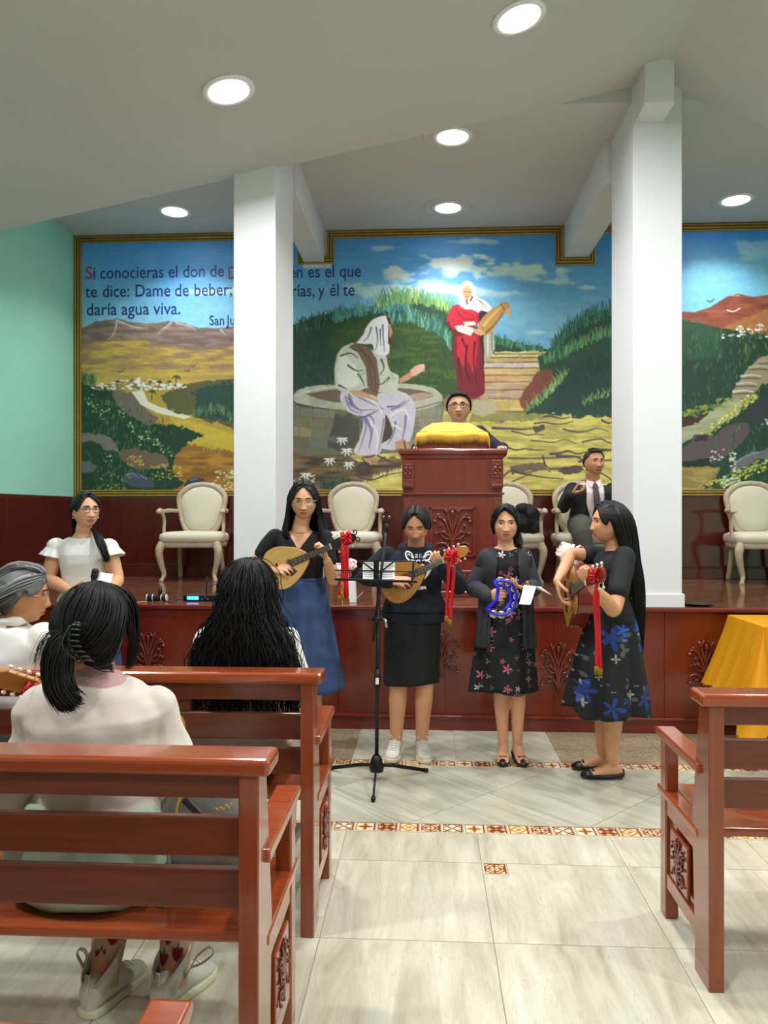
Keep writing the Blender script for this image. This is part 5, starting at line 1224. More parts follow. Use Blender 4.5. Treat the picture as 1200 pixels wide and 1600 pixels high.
def torso(g, H, N, fwd, tab=TORSO_F, o=0.0, w=1.0, d=1.0, lo=-9, hi=9, curve=0.0, n=32, k=2.3):
    H, N = Vector(H), Vector(N); up = (N - H).normalized(); R = fr(fwd, up); x, y = R.col[0], R.col[1]; rings = []
    for (s, a, b) in tab:
        if s < lo or s > hi: continue
        c = H + (N - H) * s + Vector(R.col[1]) * (curve * math.sin(max(0, min(1, s)) * PI)) - y * (.012 * sm(.8, 1.0, s)); a = a * w + o; b = b * d + o
        ring = []
        for i in range(n):
            t = 2 * PI * i / n; cx = np.sign(math.cos(t)) * abs(math.cos(t)) ** (2 / k); cy = np.sign(math.sin(t)) * abs(math.sin(t)) ** (2 / k)
            ring.append(c + x * (cx * a) + y * (cy * b))
        rings.append(ring)
    g.loft(rings)
_FT = {}
def facetab(male):
    if male not in _FT:
        x, y, z = headpts(male, 720, 420); k = (y > .02); xi = np.clip(np.round((x[k] + .09) / .0012).astype(int), 0, 149); zi = np.clip(np.round((z[k] + .12) / .0012).astype(int), 0, 199)
        T_ = np.full((150, 200), -1.0); np.maximum.at(T_, (xi, zi), y[k])
        for _ in range(6):
            b = T_ < 0; sh = np.stack([np.roll(T_, 1, 0), np.roll(T_, -1, 0), np.roll(T_, 1, 1), np.roll(T_, -1, 1)]); mx_ = sh.max(0); T_[b] = mx_[b]
        for _ in range(3): T_ = (T_ * 2 + np.roll(T_, 1, 0) + np.roll(T_, -1, 0) + np.roll(T_, 1, 1) + np.roll(T_, -1, 1)) / 6
        _FT[male] = T_
    return _FT[male]
def refine_face(me, HT, male, levels=2):
    Hi = np.array(HT.inverted()); A = np.array(HT)
    def isface(c):
        L = c @ Hi[:3, :3].T + Hi[:3, 3]; return L, (L[:, 1] > .048) & (L[:, 2] > -.098) & (L[:, 2] < .06) & (np.abs(L[:, 0]) < .06)
    for lv in range(levels):
        L, k = isface(cos(me)); bm = bmesh.new(); bm.from_mesh(me); bm.verts.ensure_lookup_table()
        ed = [e for e in bm.edges if k[e.verts[0].index] and k[e.verts[1].index]]
        bmesh.ops.subdivide_edges(bm, edges=ed, cuts=1, use_grid_fill=True, smooth=.3); bm.to_mesh(me); bm.free()
    c = cos(me); L, k = isface(c); T_ = facetab(male)
    fx = np.clip((L[:, 0] + .09) / .0012, 0, 148.99); fz = np.clip((L[:, 2] + .12) / .0012, 0, 198.99); i, j = fx.astype(int), fz.astype(int); a, b = fx - i, fz - j
    ty = (T_[i, j] * (1 - a) + T_[i + 1, j] * a) * (1 - b) + (T_[i, j + 1] * (1 - a) + T_[i + 1, j + 1] * a) * b
    w_ = sm(.050, .058, L[:, 1]) * sm(-.098, -.088, L[:, 2]) * sm(.06, .05, L[:, 2]) * sm(.058, .050, np.abs(L[:, 0]))
    w_ = np.where((ty > 0) & (np.abs(ty - L[:, 1]) < .012), w_, 0)
    L[:, 1] = L[:, 1] * (1 - w_) + ty * w_; me.vertices.foreach_set('co', (L @ A[:3, :3].T + A[:3, 3]).ravel().astype(np.float32)); me.update()
LIPS = {'f': 'A85850', 'm': '9A6250'}
def _ys(male, x, z):
    return facetab(male)[int(round((x + .09) / .0012)), int(round((z + .12) / .0012))]
class Fig:
    """one person: joints in world coordinates; body is one continuous voxel-remeshed surface"""
    def __init__(s, label, base, hc, hf, hup=(0, 0, 1), hs=1.0, skin='B98563', male=False, group=None, name='person'):
        s.e = empty(name, base, label, 'person', group); s.male = male; s.skin = skin; s.hs = hs
        R = fr(hf, hup); s.HT = Matrix.Translation(Vector(hc)) @ R.to_4x4() @ Matrix.Scale(hs, 4); s.g = G(); s.hc = Vector(hc); s.R = R
        s.g0 = s.g; headgrid(s.g, s.HT, male)
        for sx in (-1, 1):
            s.g.ell(s.HT @ Vector((sx * .074, -.008, -.012)), (.009 * hs, .018 * hs, .030 * hs), R @ Matrix.Rotation(sx * .25, 3, 'Z') @ Matrix.Rotation(-.15, 3, 'X'), 12, 8)
            s.g.ell(s.HT @ Vector((sx * .072, .002, -.036)), (.007 * hs, .009 * hs, .009 * hs), R, 8, 6)
    def h(s, x, y, z): return s.HT @ Vector((x, y, z))
    def neck(s, N, r=.050):
        if s.male: r = .067
        s.g.tube([Vector(N) + Vector((0, 0, -.04)), Vector(N) + Vector((0, 0, .01)), s.h(0, -.022, -.085), s.h(0, -.02, -.04)], [r * 1.25, r * 1.02, r * .98, r * 1.0], 18)
    def body(s, voxel=.005, brows=True, face=True, eyes='open', gaze=0.0, lips=None, browcol='brow', blush=True):
        me = remesh(s.g, voxel, 1, .5)
        if face: refine_face(me, s.HT, s.male)
        c = cos(me); Hi = np.array(s.HT.inverted()); L = c @ Hi[:3, :3].T + Hi[:3, 3]
        x, y, z = L[:, 0], L[:, 1], L[:, 2]; ax = np.abs(x); base = np.array(lin(s.skin)) * 1.4; C = np.tile(base, (len(c), 1))
        def mixc(m, col, a): 
            m = (np.clip(m, 0, 1) * a)[:, None]; return C * (1 - m) + np.array(lin(col)) * m
        f = sm(.045, .06, y)
        lp = f * sm(1.15, .8, np.sqrt((x / .0235) ** 2 + ((z + .069) / .0105) ** 2)); C = mixc(lp, lips or LIPS['m' if s.male else 'f'], .9)
        C = mixc(f * np.exp(-(x / .02) ** 2 - ((z + .0690) / .0016) ** 2), '5A3028', .9)
        C = mixc(f * np.exp(-((ax - .0085) / .0035) ** 2 - ((z + .0475) / .003) ** 2), '4A2A20', .8)
        C = mixc(f * np.exp(-((ax - .030) / .016) ** 2 - ((z - .009) / .0045) ** 2), '7A4E3A', .45)
        if blush: C = mixc(f * np.exp(-((ax - .043) / .016) ** 2 - ((z + .032) / .014) ** 2), 'B8705A', .25)
        n = vn(c[:, 0] * 25, c[:, 1] * 25, c[:, 2] * 25) * .04 + 1; C = C * n[:, None]
        setcol(me, C); o = finish(me, 'body', 'skin', s.e)
        # eyes, lids and brows
        for sx in ((-1, 1) if face else ()):
            nu, nv = 20, 14
            g = G(); op = {'open': .0074, 'half': .0050, 'down': .0024}[eyes]
            g.ell((0, 0, 0), (.0142, .0115, op), None, nu, nv); m_ = g.mesh(); q = cos(m_)
            R_ = np.hypot(q[:, 0] - gaze, q[:, 2] * .9); fr_ = q[:, 1] > 0
            Ce = np.tile(np.array(lin('CFC8C2')), (len(q), 1)); Ce[(R_ < .0062) & fr_] = lin('2A1810'); Ce[(R_ < .003) & fr_] = (0, 0, 0); setcol(m_, Ce)
            m_.transform(s.HT @ Matrix.Translation((sx * .0305, .9 * 0 + float(_ys(s.male, .0305, 0)) - .0074, .0015 if eyes != 'down' else -.003)) @ Matrix.Rotation(-sx * .22, 4, 'Z') @ Matrix.Rotation(-.10 * 0, 4, 'X'))
            finish(m_, 'eye', 'eye', s.e)
            g = G(); pts = [s.HT @ Vector((sx * (.0165 + .029 * t), float(_ys(s.male, .0305, 0)) + .0042 - .007 * (2 * t - 1) ** 2 - .003 * t, (.0015 if eyes != 'down' else -.004) + op * .95 * math.sin(PI * min(1, t * 1.0 + .04)) - .0012 * t)) for t in np.linspace(0, 1, 8)]
            g.tube(pts, [s.hs * r for r in (.0006, .0012, .0016, .0018, .0018, .0017, .0014, .0008)], 6); finish(g.mesh(), 'eyelashes', 'brow', s.e)
            if brows:
                g = G(); pts = [s.HT @ Vector((sx * (.013 + .036 * t), float(_ys(s.male, .013 + .036 * t, .0215)) + .0026, .0185 + .006 * math.sin(PI * (.12 + .75 * t)) - .003 * t)) for t in np.linspace(0, 1, 8)]
                g.tube(pts, [s.hs * r for r in (.0022, .0034, .0037, .0035, .0031, .0025, .0018, .0008)], 6, flat=.6); finish(g.mesh(), 'eyebrow', browcol, s.e)
        return o
    def cloth(s, fn, name, m, voxel=.008, fold=.004, fs=(9, 9, 5), seed=0, cutf=None, pred=None, label=None, smooth=3, solid=0):
        g = G(); fn(g); me = remesh(g, voxel, smooth, .6)
        if fold: folds(me, fold, fs, seed, pred)
        if cutf is not None: cut(me, cutf)
        o = finish(me, name, m, s.e)
        if solid: so = o.modifiers.new('s', 'SOLIDIFY'); so.thickness = solid; so.offset = 1
        if label: o['label'] = label
        return o
    def loc(s, c):
        Hi = np.array(s.HT.inverted()); return c @ Hi[:3, :3].T + Hi[:3, 3]
    def haircap(s, thick=.014, line=.062, side=-.035, back=-.075, m='hair', temple=.045, face_y=.03, part=None, name='hair', curt=.55):
        """scalp hair as a shell: head shape pushed outward, cut along the hairline"""
        g = G(); headgrid(g, s.HT, s.male, thick, 72, 56); me = g.mesh(); L = s.loc(cos(me)); x, y, z = L.T; ax = np.abs(x)
        # hairline height as it runs from forehead (y front) down to the nape
        hl = np.where(y > face_y, line - curt * np.abs(x - (part or 0)) - 1.2 * np.clip(ax - temple, 0, 1), np.interp(y, [-.12, -.06, -.01, face_y], [back, back, side, line - .045 - curt * .03]))
        if part is not None:
            pass
        cut(me, lambda c: z < hl)
        c = cos(me); L = s.loc(c); n = nors(me)
        ang = np.arctan2(L[:, 0] - (part or 0), L[:, 2]) * 14; d = .0022 * vn(ang, L[:, 1] * 12, 0) + .0015 * vn(ang * 2.3, L[:, 1] * 20, 5)
        cen = np.array([0, -.005, .01]); dr = L - cen; dr /= np.linalg.norm(dr, axis=1, keepdims=True)
        if part is not None: d = d - .006 * np.exp(-((L[:, 0] - part) / .006) ** 2) * (L[:, 1] > -.03)
        A = np.array(s.HT); c2 = c + (dr @ A[:3, :3].T) * d[:, None]; me.vertices.foreach_set('co', c2.ravel().astype(np.float32))
        o = finish(me, name, m, s.e); so = o.modifiers.new('s', 'SOLIDIFY'); so.thickness = thick * .8; so.offset = -1; return o
    def strands(s, guides, n, r=.004, jit_=.006, name='hair', m='hair', wave=0.0, wf=3.0, k=14, seed=1, taper=.35, local=True, sides=4, closed=False, col=None, wjit=1.0, lenjit=.12):
        """locks of hair: tubes interpolated between neighbouring guide polylines"""
        rg = np.random.RandomState(seed); Gd = []
        for gp in guides:
            pts = [s.HT @ Vector(p) if local else Vector(p) for p in gp]; sp = np.array(spline([tuple(p) for p in pts], 6)); tt = np.linspace(0, 1, len(sp)); Gd.append(np.stack([np.interp(np.linspace(0, 1, k), tt, sp[:, a]) for a in range(3)], 1))
        Gd = np.array(Gd); ng = len(Gd); Vs = []; Fs = []; cnt = 0; Cs = []
        for q in range(n):
            f = rg.uniform(0, ng if closed else ng - 1 - 1e-6); i = int(f); t = f - i; a, b = Gd[i % ng], Gd[(i + 1) % ng]
            p = a * (1 - t) + b * t; end = 1 - rg.uniform(0, lenjit) if lenjit else 1; p = np.stack([np.interp(np.linspace(0, end, k), np.linspace(0, 1, k), p[:, c_]) for c_ in range(3)], 1)
            u = np.linspace(0, 1, k); j = rg.normal(0, 1, 3) * jit_; j2 = rg.normal(0, 1, 3) * jit_ * .8
            p = p + j[None] * np.clip(u * 3, .35, 1)[:, None] + j2[None] * (u ** 1.5)[:, None]
            if wave:
                ph = rg.uniform(0, 2 * PI); ph2 = rg.uniform(0, 2 * PI); am = wave * np.clip(u * 1.6 - .1, 0, 1) * rg.uniform(.5, 1.2) * wjit
                p[:, 0] += am * np.sin(u * 2 * PI * wf + ph); p[:, 1] += am * .6 * np.cos(u * 2 * PI * wf + ph2)
            tn = np.gradient(p, axis=0); tn /= np.linalg.norm(tn, axis=1, keepdims=True) + 1e-9
            ref = np.array([.31, .87, .38]); A_ = np.cross(tn, ref); A_ /= np.linalg.norm(A_, axis=1, keepdims=True) + 1e-9; B_ = np.cross(tn, A_)
            rad = r * rg.uniform(.6, 1.25) * np.interp(u, [0, .08, .6, 1], [.6, 1, .9, taper])
            ring = [p + A_ * (np.cos(2 * PI * w_ / sides) * rad)[:, None] + B_ * (np.sin(2 * PI * w_ / sides) * rad)[:, None] for w_ in range(sides)]
            Vs.append(np.stack(ring, 1).reshape(-1, 3)); base = cnt
            for z_ in range(k - 1):
                for w_ in range(sides): Fs.append((base + z_ * sides + w_, base + z_ * sides + (w_ + 1) % sides, base + (z_ + 1) * sides + (w_ + 1) % sides, base + (z_ + 1) * sides + w_))
            Fs.append(tuple(base + w_ for w_ in range(sides))[::-1]); Fs.append(tuple(base + (k - 1) * sides + w_ for w_ in range(sides))); cnt += k * sides
            if col is not None: Cs.append(np.tile(col(rg), (k * sides, 1)))
        me = bpy.data.meshes.new(name); me.from_pydata(np.concatenate(Vs).tolist(), [], Fs)
        if col is not None: setcol(me, np.concatenate(Cs))
        return finish(me, name, m, s.e)
    def glasses(s, m, rx=.023, rz=.017, round_=True, r=.0013, y=.094, z=-.001):
        e = s.HT; g = G()
        for sx in (-1, 1):
            pts = []
            for i in range(25):
                a = 2 * PI * i / 24; k = 2.0 if round_ else 3.2
                pts.append(e @ Vector((sx * .0315 + np.sign(math.cos(a)) * abs(math.cos(a)) ** (2 / k) * rx, y - .10 * abs(sx * .0315 + math.cos(a) * rx) ** 1.0 * .6, z + np.sign(math.sin(a)) * abs(math.sin(a)) ** (2 / k) * rz)))
            g.tube(pts, s.hs * r, 6)
            g.tube([e @ Vector((sx * (.0315 + rx), y - .005, z + .005)), e @ Vector((sx * .078, .06, z + .006)), e @ Vector((sx * .083, -.01, z + .004)), e @ Vector((sx * .08, -.025, z - .012))], s.hs * r, 6)
        g.tube([e @ Vector((-.0095, y - .001, z + .003)), e @ Vector((0, y + .003, z + .006)), e @ Vector((.0095, y - .001, z + .003))], s.hs * r, 6)
        o = finish(g.mesh(), 'glasses', m, s.e)
        for sx in (-1, 1):
            g = G(); pts = [e @ Vector((sx * .0315 + math.cos(2 * PI * i / 20) * rx * .97, y - .06 * abs(sx * .0315 + math.cos(2 * PI * i / 20) * rx), z + math.sin(2 * PI * i / 20) * rz * .97)) for i in range(20)]
            g.prism(pts, s.R @ Vector((0, .0008, 0))); q = finish(g.mesh(), 'lens', 'lensglass', s.e, False); q.parent = o
        return o
m_, nt_, b_ = nodes('lens_glass'); tr_ = nt_.nodes.new('ShaderNodeBsdfTransparent'); gl_ = nt_.nodes.new('ShaderNodeBsdfGlossy'); gl_.inputs['Roughness'].default_value = .02; mx_ = nt_.nodes.new('ShaderNodeMixShader'); mx_.inputs[0].default_value = .06
nt_.links.new(tr_.outputs[0], mx_.inputs[1]); nt_.links.new(gl_.outputs[0], mx_.inputs[2]); nt_.links.new(mx_.outputs[0], nt_.nodes['Material Output'].inputs['Surface']); M['lensglass'] = m_

def skirt(fig, C0, C1, fwd, w0, d0, w1, d1, name, m, pleats=9, amp=.02, n=120, rows=26, seed=0, shift=(0, 0, 0), hemwave=.0, power=.8, paint=None, thick=.004, phase=0.0, top=0.0):
    """skirt from waist centre C0 to hem centre C1, elliptical, with folds that grow towards the hem"""
    C0, C1 = Vector(C0), Vector(C1); R = fr(Vector(fwd)); x, y = R.col[0], R.col[1]; V = []; rg = np.random.RandomState(seed); p1, p2 = rg.uniform(0, 6, 2)
    for r in range(rows):
        t = r / (rows - 1); c = C0.lerp(C1, t); a = w0 + (w1 - w0) * t ** power; b = d0 + (d1 - d0) * t ** power
        for i in range(n):
            q = 2 * PI * i / n; f = amp * (top + (1 - top) * t) * (math.sin(pleats * q + p1 + phase + .5 * math.sin(t * 3 + p2)) + .45 * math.sin(pleats * 1.9 * q + p2))
            z = hemwave * t * math.sin(pleats * q * .5 + p2)
            V.append(c + x * (math.cos(q) * (a + f)) + y * (math.sin(q) * (b + f)) + Vector((0, 0, z)) + Vector(shift) * t)
    g = G(); g.add(V, [(r * n + i, r * n + (i + 1) % n, (r + 1) * n + (i + 1) % n, (r + 1) * n + i) for r in range(rows - 1) for i in range(n)])
    me = g.mesh(name)
    if paint is not None: setcol(me, paint(cos(me), rows, n))
    o = finish(me, name, m, fig.e); so = o.modifiers.new('s', 'SOLIDIFY'); so.thickness = thick; so.offset = -1; return o
def floral(name, base, petals, seed=0, scale=9.0, dens=.35, leaf='6E7A78'):
    """printed cloth: scattered five-petal flowers and leaves on a dark ground"""
    m, nt, b = nodes(name); N = nt.nodes.new; lk = nt.links.new
    tc = N('ShaderNodeTexCoord'); cur = None
    def layer(sc, off, rad, col, npet, thr, prev, core=None):
        mp = N('ShaderNodeMapping'); mp.inputs['Location'].default_value = off; mp.inputs['Scale'].default_value = (sc, sc * .45, sc); lk(tc.outputs['Object'], mp.inputs['Vector'])
        v = N('ShaderNodeTexVoronoi'); v.inputs['Randomness'].default_value = .85; v.inputs['Scale'].default_value = 1.0; lk(mp.outputs[0], v.inputs['Vector'])
        sb = N('ShaderNodeVectorMath'); sb.operation = 'SUBTRACT'; lk(mp.outputs[0], sb.inputs[0]); lk(v.outputs['Position'], sb.inputs[1])
        sp = N('ShaderNodeSeparateXYZ'); lk(sb.outputs[0], sp.inputs[0])
        at = N('ShaderNodeMath'); at.operation = 'ARCTAN2'; lk(sp.outputs['Z'], at.inputs[0]); lk(sp.outputs['X'], at.inputs[1])
        ml = N('ShaderNodeMath'); ml.operation = 'MULTIPLY'; ml.inputs[1].default_value = npet; lk(at.outputs[0], ml.inputs[0])
        cs = N('ShaderNodeMath'); cs.operation = 'COSINE'; lk(ml.outputs[0], cs.inputs[0])
        ma = N('ShaderNodeMath'); ma.operation = 'MULTIPLY_ADD'; ma.inputs[1].default_value = rad * .38; ma.inputs[2].default_value = rad * .72; lk(cs.outputs[0], ma.inputs[0])
        ln = N('ShaderNodeVectorMath'); ln.operation = 'LENGTH'; lk(sb.outputs[0], ln.inputs[0])
        lt = N('ShaderNodeMath'); lt.operation = 'LESS_THAN'; lk(ln.outputs['Value'], lt.inputs[0]); lk(ma.outputs[0], lt.inputs[1])
        wn = N('ShaderNodeSeparateColor'); lk(v.outputs['Color'], wn.inputs[0])
        gt = N('ShaderNodeMath'); gt.operation = 'LESS_THAN'; gt.inputs[1].default_value = thr; lk(wn.outputs[0], gt.inputs[0])
        mu = N('ShaderNodeMath'); mu.operation = 'MULTIPLY'; lk(lt.outputs[0], mu.inputs[0]); lk(gt.outputs[0], mu.inputs[1])
        mx = N('ShaderNodeMix'); mx.data_type = 'RGBA'; lk(mu.outputs[0], mx.inputs['Factor']); mx.inputs['B'].default_value = L4(col)
        if prev is None: mx.inputs['A'].default_value = L4(base)
        else: lk(prev, mx.inputs['A'])
        return mx.outputs['Result']
    for i, (col, sc, rad, npet, thr) in enumerate(petals): cur = layer(sc, (seed + i * 3.7, i * 1.3, i * 5.1), rad, col, npet, thr, cur)
    lk(cur, b.inputs['Base Color']); b.inputs['Roughness'].default_value = .8; return m
M['denim'] = mat('denim', '30466E', 0.85, var=.2, scale=12, bump=.25, bscale=400, bdist=.001)
M['blackcloth'] = mat('black_cloth', '101013', 0.9, var=.05, scale=10, bump=.1, bscale=200, bdist=.001)
M['hoodie'] = mat('navy_fleece', '141A26', 0.95, var=.06, scale=10, bump=.15, bscale=250, bdist=.001)
M['whitecloth'] = mat('white_cotton', 'E9E6E2', 0.85, var=.02, bump=.15, bscale=120, bdist=.002)
M['cardigan'] = mat('charcoal_knit', '34343A', 0.95, var=.06, bump=.3, bscale=300, bdist=.001)
M['navysuit'] = mat('navy_suit', '141D30', 0.8); M['blacksuit'] = mat('black_suit', '17171A', 0.75)
M['pinkshirt'] = mat('pale_pink_shirt', 'EBDADD', 0.7); M['tie'] = mat('dark_tie', '3A2E34', 0.6, var=.15, scale=120)
M['trousers'] = mat('olive_trousers', '4A4A40', 0.85, var=.05)
M['shoe'] = mat('black_shoe', '0E0E10', 0.35); M['sneaker'] = mat('offwhite_leather', 'D2CEC2', 0.6, var=.06, scale=30); M['sole'] = mat('rubber_sole', 'DCD6B8', 0.7)
M['silver'] = mat('silver_wire', 'C8C4BC', .25, .9); M['purpleframe'] = mat('plum_frame', '5A2A3C', .3); M['rosegold'] = mat('rose_gold_frame', 'C89A88', .3, .7); M['darkframe'] = mat('dark_frame', '1C1C20', .3)
M['flatblack'] = mat('plain_black', '0C0C0D', .6)
# ------------------------------------------------------------------ girl with denim skirt and pale mandolin
Y2 = 4.66
def torso_clothes(H, N, fwd, o, lo=-.05, hi=.96, tab=TORSO_F, w=1, d=1): return lambda g: torso(g, H, N, fwd, tab, o, w, d, lo, hi)
f = Fig('girl in a black V-neck top and long denim skirt playing a pale mandolin', (P(468, 1100, Y2).x, Y2, 0), P(475, 781, Y2 - .03), (.12, -1, -.16), (0, 0, 1), 1.0, 'BC8A68')
N = P(470, 827, Y2 + .02); H = P(470, 938, Y2 + .02); fw = (.08, -1, 0)
S_R, S_L = P(429, 840, Y2), P(508, 841, Y2); E_R, W_R = P(397, 882, Y2 - .02), P(424, 890, Y2 - .17); E_L, W_L = P(520, 907, Y2 - .04), P(511, 876, Y2 - .19)
torso(f.g, H, N, fw, o=-.006); f.neck(N + Vector((0, 0, .02)))
arm(f.g, S_R, E_R, W_R); arm(f.g, S_L, E_L, W_L)
hand(f.g, W_R, P(447, 888, Y2 - .23) - W_R, (.25, .55, -.6), 1, (30, 38, 42, 46), (15, 10), .95)
hand(f.g, W_L, Vector((-.25, -.25, 1)), (-.8, -.2, .2), -1, (75, 70, 65, 60), (20, 20), .95)
for sx in (-1, 1):
    hp = H + Vector((sx * .08, 0, -.05)); kn = Vector((hp.x, hp.y - .02, .47)); an = Vector((hp.x, hp.y, .085))
    limb(f.g, [hp, hp.lerp(kn, .5), kn, kn.lerp(an, .35), an], [.085, .07, .053, .053, .034]); foot(f.g, an, (sx * .1, -1, 0))
f.body(eyes='down')
def vneck(c, F_=f, N_=N): 
    return ((c[:, 2] > N_.z - .005 - .11 * np.clip(1 - np.abs(c[:, 0] - N_.x - .006) / .075, 0, 1)) & (c[:, 1] < N_.y + .0) & (np.abs(c[:, 0] - N_.x) < .085)) | ((c[:, 2] > N_.z + .003) & (np.abs(c[:, 0] - N_.x) < .075))
def top(g):
    torso(g, H, N, fw, o=.008, lo=.2, hi=.99)
    arm(g, S_R + Vector((.005, 0, 0)), S_R.lerp(E_R, .55), S_R.lerp(E_R, .58), (.056, .056, .05, .05, .05, .05)); arm(g, S_L - Vector((.005, 0, 0)), S_L.lerp(E_L, .50), S_L.lerp(E_L, .53), (.054, .054, .05, .05, .05, .05))
f.cloth(top, 'top', 'blackcloth', .0075, .003, cutf=vneck)
Wc = P(470, 905, Y2 + .02); o = skirt(f, Wc, P(472, 1076, Y2 + .01), fw, .138, .10, .245, .20, 'skirt', 'denim', 7, .016, seed=3)
g = G(); g.loft([[Wc + Vector((math.cos(a) * r_, math.sin(a) * r_ * .73, z)) for a in [2 * PI * i / 60 for i in range(60)]] for r_, z in ((.142, -.03), (.143, -.005), (.139, .012), (.13, .012))], cap=False); finish(g.mesh(), 'waistband', 'denim', f.e)
g = G(); dn = [Wc + Vector((.0 + .018 * t, -.105 - .1 * t ** .8 - .003, -.02 - t * .6)) for t in np.linspace(0, 1, 14)]; g.tube(dn, .003, 5); finish(g.mesh(), 'button_placket', 'denim', f.e)
# shoes (hidden behind the pew from here)
for sx in (-1, 1):
    g = G(); foot(g, Vector((H.x + sx * .08, H.y, .085)), (sx * .1, -1, 0), o=.006); finish(g.mesh(), 'shoe', 'shoe', f.e)
f.haircap(.012, line=.095, side=-.06, back=-.09, part=.002, curt=1.0)
gd = []
for sx in (-1,):
    gd += [[(-.002, .06, .108), (-.045, .055, .085), (-.074, .035, .03), (-.082, .02, -.05), (-.09, .02, -.12), (-.10, .055, -.19), (-.085, .075, -.235)],
           [(-.002, .03, .118), (-.05, .02, .095), (-.084, .0, .02), (-.092, -.02, -.06), (-.105, -.02, -.13), (-.125, .02, -.2), (-.105, .05, -.24)],
           [(-.002, -.02, .122), (-.05, -.04, .095), (-.085, -.05, .02), (-.095, -.06, -.06), (-.12, -.06, -.12), (-.15, -.04, -.155), (-.185, -.02, -.165)],
           [(0, -.06, .11), (-.04, -.09, .07), (-.06, -.11, 0), (-.06, -.11, -.09), (-.07, -.10, -.17), (-.08, -.09, -.24)],
           [(0, -.07, .11), (0, -.11, .06), (0, -.12, 0), (0, -.115, -.09), (0, -.11, -.18), (0, -.10, -.26)]]
gr = [[(-p[0] + .004, p[1], p[2]) for p in q] for q in gd]; gr[2] = [(.002, -.02, .122), (.05, -.04, .095), (.085, -.05, .02), (.092, -.055, -.06), (.1, -.05, -.14), (.105, -.03, -.2), (.1, -.0, -.25)]
f.strands(gd, 520, .0032, .004, seed=2, k=12); f.strands(gr, 520, .0032, .004, seed=3, k=12)
f.glasses('silver', .024, .018, True, .0011)
# ------------------------------------------------------------------ instruments
M['spruce'] = wood('pale_spruce', 'C99B4E', 'DDB56A', .3, 'X', .4); M['cedar'] = wood('amber_cedar', 'A8702C', 'BF8638', .3, 'X', .4)
M['rosewood'] = wood('rosewood', '4A1A12', '5E2418', .25, 'X', .5); M['ebony'] = mat('ebony', '181412', .4); M['bone'] = mat('bone', 'ECE3CC', .4)
M['gsoft'] = wood('guitar_top', 'B07A34', 'C48E44', .25, 'X', .5); M['redbrown'] = wood('mahogany_side', '6A2018', '7E2A1E', .2, 'X', .6)
M['red'] = mat('red_satin', 'C4101C', .4); M['goldp'] = mat('gold_print', 'E8B83A', .4)
def imat(C, ax, nm):
    u = Vector(ax).normalized(); n = Vector(nm); n = (n - u * n.dot(u)).normalized(); v = n.cross(u)
    return Matrix((( u.x, v.x, n.x, C[0]), (u.y, v.y, n.y, C[1]), (u.z, v.z, n.z, C[2]), (0, 0, 0, 1)))
def plate(g, out, z0, z1): g.prism([(a, b, z0) for a, b in out], (0, 0, z1 - z0))
def pear(L0, L1, w, n=40, shoulder=.0):
    o = []
    for i in range(n + 1):
        t = i / n; u = -L0 + (L0 + L1) * t
        v = w * math.sin(PI * min(1, t ** .62 * .985)) ** .62 if t < 1 else 0
        o.append((u, max(v, .02)))
    return o + [(a, -b) for a, b in reversed(o)]
